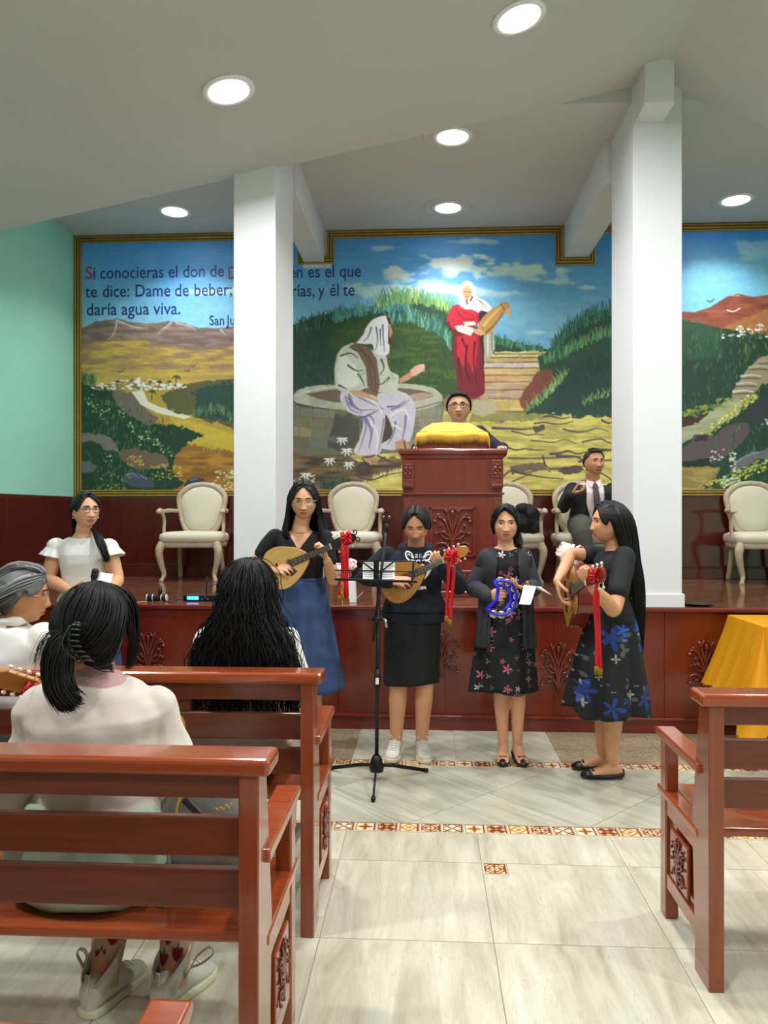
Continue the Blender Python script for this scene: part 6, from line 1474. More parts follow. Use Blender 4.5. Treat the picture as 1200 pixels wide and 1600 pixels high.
def mandolin(C, ax, nm, label, top, side, s=1.0, neckL=.26, headL=.15, head='plain', group='lutes', fw_=.017):
    T_ = imat(C, ax, nm); e = empty('mandolin', C, label, 'instrument', group); e.rotation_mode = 'QUATERNION'; e.rotation_quaternion = T_.to_quaternion(); e.scale = (s, s, s)
    o = pear(.145, .16, .132); d = .065
    g = G(); g.loft([[(a * k, b * k, z) for a, b in o] for k, z in ((.86, -d), (.97, -d + .012), (1, -d + .03), (1, -.006))]); g.build('body', side, e, smooth=False, bevel=0)
    g = G(); plate(g, [(a, b) for a, b in o], -.006, 0); g.build('soundboard', top, e, bevel=.002)
    g = G(); g.cyl((.035, 0, .0002), .024, .0008, 28); g.build('sound_hole', 'ebony', e)
    g = G(); g.torus((.035, 0, .001), .031, .0015, 28, 5); g.build('rosette', side, e)
    g = G(); plate(g, [(.06, -.022), (.06, .022), (.165 + neckL, .016), (.165 + neckL, -.016)], .002, .008); fb = g.build('fretboard', 'ebony', e)
    for k in range(14):
        u = .075 + (neckL + .08) * (1 - .935 ** (k * 1.6)) / (1 - .935 ** 20.8); G().bx(u, u + .0015, -.019, .019, .008, .0095).build('fret', 'silver', fb)
    g = G(); g.loft([[(u, r * math.cos(t), -.004 + min(0, r * .9 * math.sin(t))) for t in [2 * PI * i / 14 for i in range(14)]] for u, r in ((.13, .022), (.2, .02), (.165 + neckL, .0165))]); g.build('neck', side, e, smooth=True)
    g = G(); g.bx(.163 + neckL, .168 + neckL, -.018, .018, .002, .012); g.build('nut', 'bone', e)
    u0 = .168 + neckL
    hd = [(u0, -.02), (u0 + .02, -.03), (u0 + headL * .8, -.034), (u0 + headL, -.02), (u0 + headL * 1.05, 0), (u0 + headL, .02), (u0 + headL * .8, .034), (u0 + .02, .03), (u0, .02)]
    g = G(); g.prism([(a, b, -.010 - (a - u0) * .22) for a, b in hd], (0, 0, .016)); g.build('headstock', 'ebony' if head == 'scroll' else side if head == 'dark' else top, e, bevel=.002)
    if head == 'scroll':
        g = G()
        for sv in (-1, 1): g.tube([(u0 + headL + a, sv * (.018 + b), -.025) for a, b in spiral(.012, .008, .018, .004, -2.2, 4.2, 16)], .0042, 6)
        g.build('scroll', 'ebony', e, smooth=True)
    for k in range(4):
        for sv in (-1, 1):
            u = u0 + .03 + k * headL * .19; z = -.004 - (u - u0) * .22
            g = G(); g.tube([(u, sv * .030, z), (u, sv * .046, z)], .0022, 6); g.ell((u, sv * .05, z), (.008, .006, .006), nu=8, nv=6); g.build('tuning_peg', 'bone', e, smooth=True)
    g = G(); g.bx(-.055, -.045, -.035, .035, 0, .01); g.build('bridge', 'ebony', e, bevel=.001)
    g = G(); plate(g, [(-.005, -.03), (.045, -.034), (.06, -.06), (.02, -.075), (-.02, -.055)], .0002, .0015); g.build('pickguard', 'rosewood', e)
    for k in range(6): G().tube([(-.125, -.014 + k * .0056, .004), (-.05, -.014 + k * .0056, .011), (u0, -.012 + k * .0048, .012)], .0006, 4).build('string', 'silver', e)
    return e, T_
def bow(C, nm, r, label, tails, m='red', print_='goldp', text_=None, tip=None, wid=.024):
    """satin rosette with ribbon tails; tails are lists of world points"""
    e = empty('ribbon_bow', C, label, 'ribbon', 'ribbon bows on the instruments'); R = fr(Vector(nm)); g = G()
    for k in range(9):
        a = 2 * PI * k / 9 + .2 * (k % 3); rr = r * (.85 + .2 * (k % 2)); pts = []
        for t in np.linspace(0, 1, 9):
            q = math.sin(t * PI); d = rr * q; sp = (t - .5) * .75
            pts.append(R @ Vector((math.cos(a + sp) * d, (.012 + .022 * math.sin(t * 2 * PI + k) * .5 + .012 * (k % 3)), math.sin(a + sp) * d)))
        g.tube(pts, [r * .22 * (.35 + math.sin(t * PI)) for t in np.linspace(0, 1, 9)], 6, flat=.25)
    g.ell(R @ Vector((0, .022, 0)), r * .25, nu=10, nv=8); g.build('rosette', m, e, smooth=True)
    G().ell(R @ Vector((0, .022 + r * .25, 0)), r * .06, nu=8, nv=6).build('pearl', 'bone', e, smooth=True)
    for q, tl in enumerate(tails):
        pts = [Vector(p) - Vector(C) for p in tl]; sp = [Vector(p) for p in spline([tuple(p) for p in pts], 6)]; n = len(sp); V = []
        for i, p in enumerate(sp):
            w_ = wid / 2 * (.6 + .4 * min(1, i / 5)); tw = .5 * math.sin(i * .55 + q) ; V += [p + Vector((w_ * math.cos(tw), w_ * math.sin(tw), 0)), p - Vector((w_ * math.cos(tw), w_ * math.sin(tw), 0))]
        g = G(); g.add(V, [(2 * i, 2 * i + 1, 2 * i + 3, 2 * i + 2) for i in range(n - 1)]); o = g.build('ribbon_tail', m, e, smooth=True); so = o.modifiers.new('s', 'SOLIDIFY'); so.thickness = .001
        g = G(); b = sp[-1]
        for k in range(14): x = -wid / 2 + wid * k / 13; g.tube([b + Vector((x, 0, .004)), b + Vector((x, 0, -.014)), b + Vector((x * 1.1, 0, -.026 - .006 * (k % 3)))], .0018, 4)
        g.build('gold_tassel', 'fringe', e, smooth=True)['kind'] = 'stuff'
    return e
# pale mandolin of the girl in denim
Y2 = 4.66; C1 = P(446, 884, Y2 - .20); nut1 = P(521, 852, Y2 - .26)
m1, T1 = mandolin(C1, nut1 - C1, (0, -1, .06), 'pale teardrop mandolin with a black scrolled headstock, played by the girl in denim', 'spruce', 'rosewood', .95, .155, .15, 'scroll')
h1 = T1 @ Vector((.40, .0, .02))
h1 = P(541, 840, Y2 - .30)
bow(h1, (0, -1, 0), .038, 'red ribbon bow with long tails on the black mandolin headstock', [[h1 + Vector((-.01, -.02, -.01)), P(536, 865, Y2 - .33), P(537, 900, Y2 - .33), P(533, 931, Y2 - .33)], [h1 + Vector((.0, -.015, -.01)), P(541, 870, Y2 - .32), P(540, 905, Y2 - .32), P(541, 937, Y2 - .32)]], wid=.034)
rb = [o for o in bpy.data.objects if o.name.startswith('ribbon_bow')][-1]
tq = P(533, 908, Y2 - .352) - Vector(rb.location)
text('lettering', 'amor', .036, 'goldp', rb, Matrix.Translation(tq) @ Matrix.Rotation(PI / 2, 4, 'X') @ Matrix.Rotation(-PI / 2 - .03, 4, 'Z'), .0006, shear=.25)
# amber mandolin of the girl in the hoodie
Y3 = 4.72; C2 = P(627, 906, Y3 - .24); nut2 = P(693, 875, Y3 - .30)
m2, T2_ = mandolin(C2, nut2 - C2, (0, -1, .08), 'amber mandolin with a round black sound hole, played by the girl in the hoodie', 'cedar', 'rosewood', .93, .13, .16, 'plain')
h2 = T2_ @ Vector((.335, .0, .012))
bow(h2, (0, -1, 0), .045, 'bright red ribbon bow on the headstock of the amber mandolin', [[h2 + Vector((-.02, -.01, -.02)), P(701, 885, Y3 - .35), P(699, 930, Y3 - .33), P(698, 963, Y3 - .33)], [h2 + Vector((.0, -.01, -.02)), P(709, 890, Y3 - .36), P(706, 935, Y3 - .34), P(703, 968, Y3 - .34)]], wid=.02)
# instrument in the lap of the girl with the claw clip: only its headstock shows
C3 = Vector((-.93, 2.42, .80)); m3, T3_ = mandolin(C3, Vector((-1.27, 2.22, 1.03)) - C3, (0, 1, .3), 'mandolin on the lap of the seated girl, headstock with cream pegs past her left shoulder', 'cedar', 'cedar', 1.0, .16, .14, 'plain')
h3 = T3_ @ Vector((.345, .0, -.03)); bow(h3, (0, -1, .3), .026, 'dark red bow beside the headstock behind the girl with the claw clip', [[h3, h3 + Vector((.04, 0, -.06)), h3 + Vector((.05, 0, -.14))]], wid=.03)
# guitar
Yg = 4.30; Cg = P(891, 927, Yg - .02); ax_g = Vector((.0, -.95, .24)); T4 = imat(Cg, ax_g, (-1, .0, -.02))
gt = empty('guitar', Cg, 'red-brown acoustic guitar seen end-on, played by the girl in the blue floral skirt', 'instrument'); gt.rotation_mode = 'QUATERNION'; gt.rotation_quaternion = T4.to_quaternion()
def gout(n=60):
    o = []
    for i in range(n + 1):
        t = i / n; u = -.24 + .46 * t
        v = float(np.interp(t, [0, .03, .1, .22, .35, .5, .62, .75, .87, .95, 1], [.02, .09, .15, .18, .168, .128, .118, .132, .135, .10, .03])); o.append((u, v))
    k = np.array([v for _, v in o]); 
    for _ in range(3): k[1:-1] = (k[:-2] + 2 * k[1:-1] + k[2:]) / 4
    o = [(a, b) for (a, _), b in zip(o, k)]; return o + [(a, -b) for a, b in reversed(o)]
go = gout(); g = G(); g.loft([[(a, b, z) for a, b in go] for z in (-.098, -.004)]); g.build('body', 'redbrown', gt, bevel=.003)
g = G(); plate(g, go, -.004, 0.0); g.build('soundboard', 'gsoft', gt, bevel=.001)
g = G(); g.tube([(a, b, 0) for a, b in go], .003, 5); g.build('binding', 'ebony', gt)
g = G(); g.cyl((.06, 0, .0003), .045, .0008, 32); g.build('sound_hole', 'ebony', gt); g = G(); g.torus((.06, 0, .0008), .055, .004, 32, 5); g.build('rosette', 'rosewood', gt)
g = G(); g.bx(-.13, -.11, -.09, .09, 0, .008).bx(-.122, -.118, -.04, .04, .008, .013); g.build('bridge', 'ebony', gt, bevel=.001)
g = G(); plate(g, [(.08, -.028), (.08, .028), (.46, .025), (.46, -.025)], .004, .010); fb = g.build('fretboard', 'ebony', gt)
for k in range(15): u = .10 + .35 * (1 - .94 ** k) / (1 - .94 ** 15); G().bx(u, u + .0015, -.025, .025, .010, .0115).build('fret', 'silver', fb)
g = G(); g.loft([[(u, r * math.cos(t), min(.004, r * .75 * math.sin(t))) for t in [2 * PI * i / 14 for i in range(14)]] for u, r in ((.20, .028), (.3, .026), (.46, .0245))]); g.build('neck', 'redbrown', gt, smooth=True)
g = G(); g.bx(.458, .464, -.027, .027, .002, .014); g.build('nut', 'bone', gt)
g = G(); g.prism([(u, v, -.008 - (u - .464) * .25) for u, v in ((.464, -.026), (.48, -.034), (.62, -.038), (.64, -.02), (.645, 0), (.64, .02), (.62, .038), (.48, .034), (.464, .026))], (0, 0, .018)); g.build('headstock', 'redbrown', gt, bevel=.002)
for k in range(3):
    for sv in (-1, 1):
        u = .505 + k * .045; z = -.012 - (u - .464) * .25
        G().tube([(u, sv * .034, z), (u, sv * .05, z)], .0035, 6).ell((u, sv * .058, z), (.011, .009, .007), nu=10, nv=8).build('tuning_peg', 'bone', gt, smooth=True)
        G().bx(u - .006, u + .006, -.006 + sv * .018, .006 + sv * .018, z + .012, z + .016).build('roller', 'silver', gt)
for k in range(6): G().tube([(-.12, -.027 + k * .0108, .012), (.464, -.02 + k * .008, .014)], .0006, 4).build('string', 'silver', gt)
hg = T4 @ Vector((.53, 0, .03)); hg = P(932, 898, hg.y - .03)
bow(hg, (-.5, -1, 0), .038, 'crimson ribbon bow with two tails on the guitar headstock', [[hg + Vector((.0, -.01, -.02)), P(929, 935, hg.y - .02), P(932, 985, hg.y + .02), P(932, 1042, hg.y + .02)], [hg + Vector((.004, -.005, -.02)), P(934, 940, hg.y), P(936, 990, hg.y + .03), P(938, 1045, hg.y + .03)]], wid=.018)
from mathutils.bvhtree import BVHTree
def project(me, target_obj, off=.003, d=(0, 1, 0)):
    """lay a flat print onto the cloth behind it"""
    T = target_obj.matrix_basis if target_obj.parent is None else Matrix.Translation(target_obj.parent.location)
    tm = target_obj.data; bv = BVHTree.FromPolygons([T @ v.co for v in tm.vertices], [tuple(p.vertices) for p in tm.polygons]); d = Vector(d)
    for v in me.vertices:
        h = bv.ray_cast(v.co - d * .6, d)
        if h[0] is not None: v.co = h[0] - d * off
# ------------------------------------------------------------------ girl in the hoodie
Y3 = 4.72
sh = [F(620, 1168), F(659, 1170)]
f = Fig('girl in a black printed hoodie and black skirt with white sneakers, playing an amber mandolin', (P(648, 1100, Y3).x, Y3, 0), P(650, 819, Y3 - .06), (-.06, -1, -.42), (0, 0, 1), .97, 'B88462')
N = P(650, 860, Y3 + .03); H = P(648, 955, Y3 + .03); fw = (0, -1, 0)
S_R, S_L = P(603, 868, Y3 + .02), P(695, 869, Y3 + .02); E_R, W_R = P(571, 900, Y3 - .02), P(607, 908, Y3 - .25); E_L, W_L = P(717, 915, Y3 - .04), P(694, 889, Y3 - .22)
torso(f.g, H, N, fw, o=0); f.neck(N + Vector((0, 0, .0)))
arm(f.g, S_R, E_R, W_R); arm(f.g, S_L, E_L, W_L)
hand(f.g, W_R, P(628, 908, Y3 - .285) - W_R, (.2, .6, -.5), 1, (25, 30, 36, 40), (15, 10), .92); hand(f.g, W_L, Vector((-.45, -.25, .55)), (-.6, -.1, .9), -1, (70, 65, 60, 55), (20, 20), .92)
AN = []
for sx, q in ((-1, sh[0]), (1, sh[1])):
    hp = H + Vector((sx * .08, 0, -.05)); an = Vector((q.x, Y3 + .03, .085)); kn = Vector(((hp.x + an.x) / 2, Y3 + .0, .46)); AN.append(an)
    limb(f.g, [hp, hp.lerp(kn, .5), kn, kn.lerp(an, .3), kn.lerp(an, .65), an], [.085, .075, .056, .056, .045, .036]); foot(f.g, an, (sx * .15, -1, 0))
f.body(eyes='down')
def hoodie(g):
    torso(g, H, N, fw, o=.030, lo=-.02, hi=1.0); arm(g, S_R, E_R, W_R, o=.016); arm(g, S_L, E_L, W_L, (.044, .042, .038, .038, .034, .028), .013)
    pts = [N + Vector((math.cos(a) * .085, math.sin(a) * .075 + .02, .012 + .02 * math.sin(a))) for a in [2 * PI * i / 18 for i in range(19)]]; g.tube(pts, .026, 10)
    g.ell(N + Vector((0, .10, -.03)), (.11, .06, .08))
hob = f.cloth(hoodie, 'hoodie', 'hoodie', .009, .006, (7, 7, 5), 2, cutf=lambda c: (c[:, 2] > N.z - .03) & (np.hypot(c[:, 0] - N.x, (c[:, 1] - N.y - .0)) < .060))
skirt(f, P(646, 952, Y3 + .03), P(643, 1066, Y3 + .03), fw, .172, .125, .168, .13, 'skirt', 'blackcloth', 3, .006, seed=1, hemwave=.01)
g = G(); g.loft([[H + Vector((math.cos(a) * r_, math.sin(a) * r_ * .72, z - .045)) for a in [2 * PI * i / 60 for i in range(60)]] for r_, z in ((.186, -.015), (.198, .0), (.204, .025), (.206, .045))], cap=False); finish(g.mesh(), 'hem_band', 'hoodie', f.e)
# printed butterfly and lettering
M['whiteprint'] = mat('white_print', 'EDEDED', .7)
def zp(a, b): return P(540 + a / 3.637, 760 + b / 3.637, Y3 - .2)
g = G()
def st(pts, w_):
    sp = spline([tuple(zp(*p)) for p in pts], 5) if len(pts) > 2 else [zp(*p) for p in pts]; sp = [Vector(p) for p in sp]; n = len(sp); V = []
    for i, p in enumerate(sp):
        d = (sp[min(i + 1, n - 1)] - sp[max(i - 1, 0)]); d = Vector((-d.z, 0, d.x)).normalized() * w_ / 2; V += [p + d, p - d]
    g.add(V, [(2 * i, 2 * i + 1, 2 * i + 3, 2 * i + 2) for i in range(n - 1)])
for s_ in (-1, 1):
    c = 413; X = lambda a: c + s_ * a
    st([(X(28), 415), (X(45), 385), (X(70), 378), (X(75), 395), (X(62), 420), (X(40), 430)], .008); st([(X(35), 412), (X(55), 393), (X(64), 396)], .006)
    st([(X(20), 428), (X(45), 425), (X(70), 440)], .006); st([(X(10), 440), (X(30), 455), (X(60), 460)], .006); st([(X(5), 395), (X(18), 396)], .008); st([(X(4), 408), (X(20), 408)], .007); st([(X(0), 425), (X(16), 432)], .008)
st([(482, 478), (470, 500), (455, 520), (430, 545)], .014); st([(475, 490), (462, 500)], .02); st([(458, 515), (445, 520)], .022); st([(440, 535), (425, 540)], .02)
me = g.mesh(); project(me, hob, .004); finish(me, 'butterfly_print', 'whiteprint', f.e, False)
tm = text('lettering', 'SING', .027, 'whiteprint', None, Matrix.Translation(zp(398, 594)) @ Matrix.Rotation(PI / 2, 4, 'X') @ Matrix.Rotation(-.05, 4, 'Z'), .0, off=.003)
project(tm.data, hob, .004); tm.data.transform(Matrix.Translation(-f.e.location)); tm.parent = f.e
for sx in (-1, 1): G().tube([N - f.e.location + Vector((sx * .03, -.085, -.01)), N - f.e.location + Vector((sx * .032, -.135, -.07)), N - f.e.location + Vector((sx * .034, -.15, -.13))], .0035, 6).build('drawstring', 'hoodie', f.e, smooth=True)
def sneaker(fig, an, d, s=1.0, label=None):
    d = Vector(d).normalized(); sd = d.cross(Vector((0, 0, 1))); b = Vector((an.x, an.y, 0)); L = fig.e.location
    def ring(f_, w_, z0, z1, n=20): return [b + d * (f_ * s) + sd * (math.cos(t) * w_ * s) + Vector((0, 0, (z0 + z1) / 2 + math.sin(t) * (z1 - z0) / 2)) for t in [2 * PI * i / n for i in range(n)]]
    g = G(); g.loft([ring(f_, w_, z0, z1) for f_, w_, z0, z1 in ((-.075, .015, .02, .07), (-.065, .034, .01, .105), (-.03, .040, .01, .115), (.02, .042, .01, .112), (.06, .043, .01, .092), (.10, .047, .01, .068), (.14, .046, .01, .055), (.17, .034, .012, .045), (.182, .015, .018, .036))])
    me = remesh(g, .006, 3); sh_ = finish(me, 'shoe', 'sneaker', fig.e)
    o = [(-.08, .012), (-.07, .036), (-.03, .043), (.03, .044), (.09, .05), (.14, .05), (.175, .036), (.188, .012)]
    out = [b + d * a * s + sd * w_ * s for a, w_ in o] + [b + d * a * s - sd * w_ * s for a, w_ in reversed(o)]
    g = G(); g.prism([q + Vector((0, 0, .001)) for q in out], (0, 0, .024)); q_ = finish(g.mesh(), 'sole', 'sole', fig.e, False); bv = q_.modifiers.new('b', 'BEVEL'); bv.width = .006; bv.segments = 2
    for k in range(5):
        f_ = .045 + k * .018; z = float(np.interp(f_, [.02, .06, .10, .14], [.113, .094, .070, .057])) + .002
        g = G(); g.tube([b + d * f_ * s + sd * .022 * s + Vector((0, 0, z - .006)), b + d * f_ * s + Vector((0, 0, z + .002)), b + d * (f_ + .006) * s - sd * .022 * s + Vector((0, 0, z - .006))], .0028, 6); c_ = finish(g.mesh(), 'lace', 'whitecloth', fig.e)
    g = G()
    for s2 in (-1, 1): g.tube(spline([tuple(b + d * .035 * s + sd * s2 * a + Vector((0, 0, z))) for a, z in ((0, .116), (.02, .128), (.03, .118), (.015, .11), (0, .114))], 4), .0022, 5)
    finish(g.mesh(), 'lace_bow', 'whitecloth', fig.e)
    return sh_
for sx, an in zip((-1, 1), AN): sneaker(f, an, (sx * .15, -1, 0), .95)
f.haircap(.016, line=.098, side=-.045, back=-.085, part=.004, curt=.95)
gd = [[(sx * .004, .07, .108), (sx * .05, .06, .07), (sx * .083, .02, .01), (sx * .075, -.05, -.03), (sx * .03, -.10, -.06)] for sx in (-1,)] + [[(-.004, .02, .122), (-.05, 0, .1), (-.086, -.03, .03), (-.06, -.09, -.02), (-.02, -.12, -.06)], [(-.004, -.03, .12), (-.03, -.08, .09), (-.04, -.11, .03), (-.03, -.12, -.05)]]
f.strands(gd, 240, .0028, .002, seed=5, k=10, lenjit=.02); f.strands([[(-a, b, c) for a, b, c in q] for q in gd], 240, .0028, .002, seed=6, k=10, lenjit=.02)

# ------------------------------------------------------------------ girl with the blue tambourine
Y4 = 4.66; sh = [F(782, 1172), F(804, 1174)]
f = Fig('girl in a black floral dress and charcoal cardigan holding a blue tambourine', (P(790, 1100, Y4).x, Y4, 0), P(790, 817, Y4 - .02), (-.05, -1, -.06), (0, 0, 1), .96, 'BD8C6C')
N = P(790, 852, Y4 + .02); H = P(789, 960, Y4 + .02); fw = (-.02, -1, 0)
S_R, S_L = P(761, 870, Y4 + .01), P(819, 870, Y4 + .01); E_R, W_R = P(740, 917, Y4 + .01), P(764, 932, Y4 - .17); E_L, W_L = P(834, 918, Y4 - .0), P(823, 921, Y4 - .20)
torso(f.g, H, N, fw, o=-.012, w=.92); f.neck(N + Vector((0, 0, .01)), .044)
arm(f.g, S_R, E_R, W_R); arm(f.g, S_L, E_L, W_L)
hand(f.g, W_R, P(777, 931, Y4 - .22) - W_R, (.3, .9, -.1), 1, (60, 62, 64, 60), (30, 20), .88); hand(f.g, W_L, P(806, 915, Y4 - .25) - W_L, (.05, -.1, 1), -1, (20, 24, 28, 34), (10, 10), .88)
AN = []
for sx, q in zip((-1, 1), sh):
    hp = H + Vector((sx * .07, 0, -.05)); an = Vector((q.x, Y4 + .04, .082)); kn = Vector((an.x * .7 + hp.x * .3, Y4 + .0, .45)); AN.append(an)
    limb(f.g, [hp, hp.lerp(kn, .5), kn, kn.lerp(an, .3), kn.lerp(an, .65), an], [.075, .062, .047, .046, .036, .029]); foot(f.g, an, (sx * .12, -1, 0), .93)
f.body(gaze=.0)
M['floral1'] = floral('black_floral', '0C0C12', [('6A6E68', 17, .30, 3, .55), ('7A5A5E', 13, .24, 4, .5), ('E0D2D6', 13, .30, 5, .45), ('C8607C', 11, .32, 5, .5), ('A84A62', 19, .3, 5, .4)], 1)
def bod(g): torso(g, H, N, fw, o=.004, lo=.06, hi=.985, w=.92); arm(g, S_R, S_R.lerp(E_R, .3), S_R.lerp(E_R, .32), (.05,) * 6); arm(g, S_L, S_L.lerp(E_L, .3), S_L.lerp(E_L, .32), (.05,) * 6)
f.cloth(bod, 'bodice', 'floral1', .0075, .002, cutf=lambda c: (c[:, 2] > N.z - .030 + .25 * np.abs(c[:, 0] - N.x)) & (np.abs(c[:, 0] - N.x) < .075) & (c[:, 1] < N.y + .06) | ((c[:, 2] > N.z + .0) & (np.abs(c[:, 0] - N.x) < .08)))
skirt(f, P(789, 942, Y4 + .02), P(787, 1076, Y4 + .02), fw, .138, .10, .205, .16, 'skirt', 'floral1', 8, .011, seed=4, hemwave=.008)
def card(g): torso(g, H, N, fw, o=.014, lo=-.05, hi=.96, w=.88); arm(g, S_R, E_R, W_R, (.043, .041, .038, .037, .034, .030), .005); arm(g, S_L, E_L, W_L, (.043, .041, .038, .037, .034, .030), .005)
f.cloth(card, 'cardigan', 'cardigan', .008, .005, (8, 8, 5), 4, cutf=lambda c: ((np.abs(c[:, 0] - N.x) < .055 + .03 * sm(N.z, N.z - .5, c[:, 2])) & (c[:, 1] < N.y + .02)) | ((c[:, 2] > N.z - .01) & (np.abs(c[:, 0] - N.x) < .075)), solid=.004)
for sx in (-1, 1):
    g = G(); x0, x1 = (.085, .155) if sx > 0 else (-.165, -.09)
    V = []
    for r in range(12):
        for i in range(14):
            t = i / 13; z = -r / 11 * .30; a = x0 + (x1 - x0) * t; b = -.11 * math.sqrt(max(0.02, 1 - (a / .215) ** 2)) * (1 + r * .02) * (1 if True else 0) - .02
            V.append(H + Vector((a * (1 + r * .012), b + .006 * math.sin(i * 1.2 + r * .2), .12 + z)))
    g.add(V, [(r * 14 + i, r * 14 + i + 1, (r + 1) * 14 + i + 1, (r + 1) * 14 + i) for r in range(11) for i in range(13)]); o = finish(g.mesh(), 'cardigan_front', 'cardigan', f.e); so = o.modifiers.new('s', 'SOLIDIFY'); so.thickness = .005
def flat(fig, an, d, s=1.0, bowm='shoe'):
    d = Vector(d).normalized(); sd = d.cross(Vector((0, 0, 1))); b = Vector((an.x, an.y, an.z - .082))
    def ring(f_, w_, z1, n=20): return [b + d * (f_ * s) + sd * (math.cos(t) * w_ * s) + Vector((0, 0, .004 + (z1) / 2 + math.sin(t) * z1 / 2)) for t in [2 * PI * i / n for i in range(n)]]
    g = G(); g.loft([ring(f_, w_, z1) for f_, w_, z1 in ((-.064, .012, .045), (-.056, .030, .052), (-.02, .036, .034), (.03, .038, .028), (.07, .041, .028), (.10, .046, .034), (.13, .046, .042), (.155, .038, .036), (.176, .022, .026), (.184, .008, .018))])
    sh_ = finish(remesh(g, .005, 2), 'shoe', 'shoe', fig.e)
    g = G()
    for s2 in (-1, 1): g.ell(b + d * .115 * s + sd * (s2 * .012) + Vector((0, 0, .046)), (.012, .008, .006), fr(d), 10, 8)
    g.ell(b + d * .115 * s + Vector((0, 0, .048)), .005, nu=8, nv=6); c_ = finish(g.mesh(), 'shoe_bow', bowm, fig.e)
for sx, an in zip((-1, 1), AN): flat(f, an, (sx * .12, -1, 0), .93)
f.haircap(.014, line=.088, side=-.05, back=-.085, part=.012, curt=.75)
f.strands([[(.012, .075, .103), (-.03, .088, .078), (-.062, .07, .03), (-.078, .045, -.03), (-.076, .03, -.06), (-.07, .02, -.09)], [(.012, .05, .115), (-.045, .05, .09), (-.082, .02, .03), (-.086, -.01, -.03), (-.07, -.05, -.07)], [(.0, .0, .122), (-.05, -.02, .095), (-.08, -.05, .03), (-.05, -.1, -.03)]], 260, .0027, .003, seed=8, k=11)
f.strands([[(.012, .075, .103), (.045, .085, .07), (.066, .065, .02), (.078, .04, -.03), (.072, .035, -.08)], [(.012, .05, .115), (.055, .05, .085), (.084, .02, .03), (.082, -.02, -.0), (.07, -.06, -.03)], [(.012, .0, .122), (.05, -.02, .095), (.08, -.05, .03), (.05, -.1, -.03)]], 220, .0027, .003, seed=9, k=11)
f.strands([[(-.02, -.11, .0), (-.05, -.13, -.03), (-.085, -.11, -.08), (-.095, -.08, -.12), (-.09, -.05, -.15)], [(-.0, -.11, -.02), (-.03, -.13, -.06), (-.065, -.12, -.11), (-.075, -.08, -.15), (-.07, -.05, -.17)]], 200, .003, .009, seed=10, k=11)
g = G(); pts = [f.h(0, 0, 0)] ; nk = [N + Vector((.052 * math.sin(a) * 1.0, -.045 - .055 * math.cos(a) ** 2 * .9, -.01 - .075 * max(0, math.cos(a)) ** 1.2)) for a in np.linspace(-1.5, 1.5, 15)]; g.tube(nk, .0016, 5); finish(g.mesh(), 'necklace', 'silver', f.e)
# tambourine: blue crescent frame with jingles
M['blueplastic'] = mat('blue_plastic', '2418D8', .3, coat=.3)
Ct = P(781, 934, Y4 - .27); tam = empty('tambourine', Ct, 'blue crescent tambourine with metal jingles in the hand of the cardigan girl', 'instrument')
Rt = Matrix.Rotation(.35, 3, 'Z') @ Matrix.Rotation(PI / 2, 3, 'X'); g = G()
def arc(R0, a0, a1, n=26): return [Rt @ Vector((math.cos(a0 + (a1 - a0) * t / (n - 1)) * R0, math.sin(a0 + (a1 - a0) * t / (n - 1)) * R0, 0)) for t in range(n)]
for z in (-.018, .018):
    g.tube([p + Rt @ Vector((0, 0, z)) for p in arc(.098, -2.5, 1.9)], .006, 8, flat=1.0)
g.tube([p for p in arc(.098, -2.5, 1.9)], .0035, 6)
g.tube([Rt @ Vector((math.cos(1.9) * .098, math.sin(1.9) * .098, 0)), Rt @ Vector((-.01, .05, 0)), Rt @ Vector((-.02, -.01, 0)), Rt @ Vector((math.cos(-2.5) * .098, math.sin(-2.5) * .098, 0))], .011, 10)
for a in (-2.2, -1.7, -1.2, -.7, -.2, .3, .8, 1.3, 1.75):
    g.tube([Rt @ Vector((math.cos(a) * .098, math.sin(a) * .098, -.02)), Rt @ Vector((math.cos(a) * .098, math.sin(a) * .098, .02))], .006, 6)
# broad web of the crescent
wb_ = [(math.cos(a) * .104, math.sin(a) * .104, 0) for a in np.linspace(-1.2, 1.6, 16)] + [(math.cos(a) * .058 + .0, math.sin(a) * .066, 0) for a in np.linspace(1.6, -1.2, 16)]
g.prism([Rt @ Vector(p) for p in wb_], Rt @ Vector((0, 0, .004))); g.build('frame', 'blueplastic', tam, smooth=True)
for a in (-1.95, -1.45, -.95, -.45, .05, .55, 1.05, 1.52):
    for z in (-.013, .011):
        g = G(); c = Rt @ Vector((math.cos(a) * .098, math.sin(a) * .098, z))
        g.cyl(c, .021, .0018, 16, Rt, .017); g.build('jingle', 'silver', tam, smooth=False)
# white folded paper in her other hand
a_, b_q, c_q, d_q = P(811, 944, Y4 - .32), P(829, 945, Y4 - .33), P(838, 916, Y4 - .30), P(819, 914, Y4 - .28)
pp = empty('paper', a_, 'white folded paper held by the girl in the charcoal cardigan', 'paper'); g = G(); g.prism([q - a_ for q in (a_, b_q, c_q, d_q)], (0, .0012, 0)); g.build('page', 'paper', pp)
e_q = P(862, 930, Y4 - .22); f_q = P(845, 917, Y4 - .16); g = G(); g.prism([c_q - a_, e_q - a_, f_q - a_, P(826, 915, Y4 - .22) - a_], (0, .0005, .001)); g.build('folded_page', 'paper', pp)

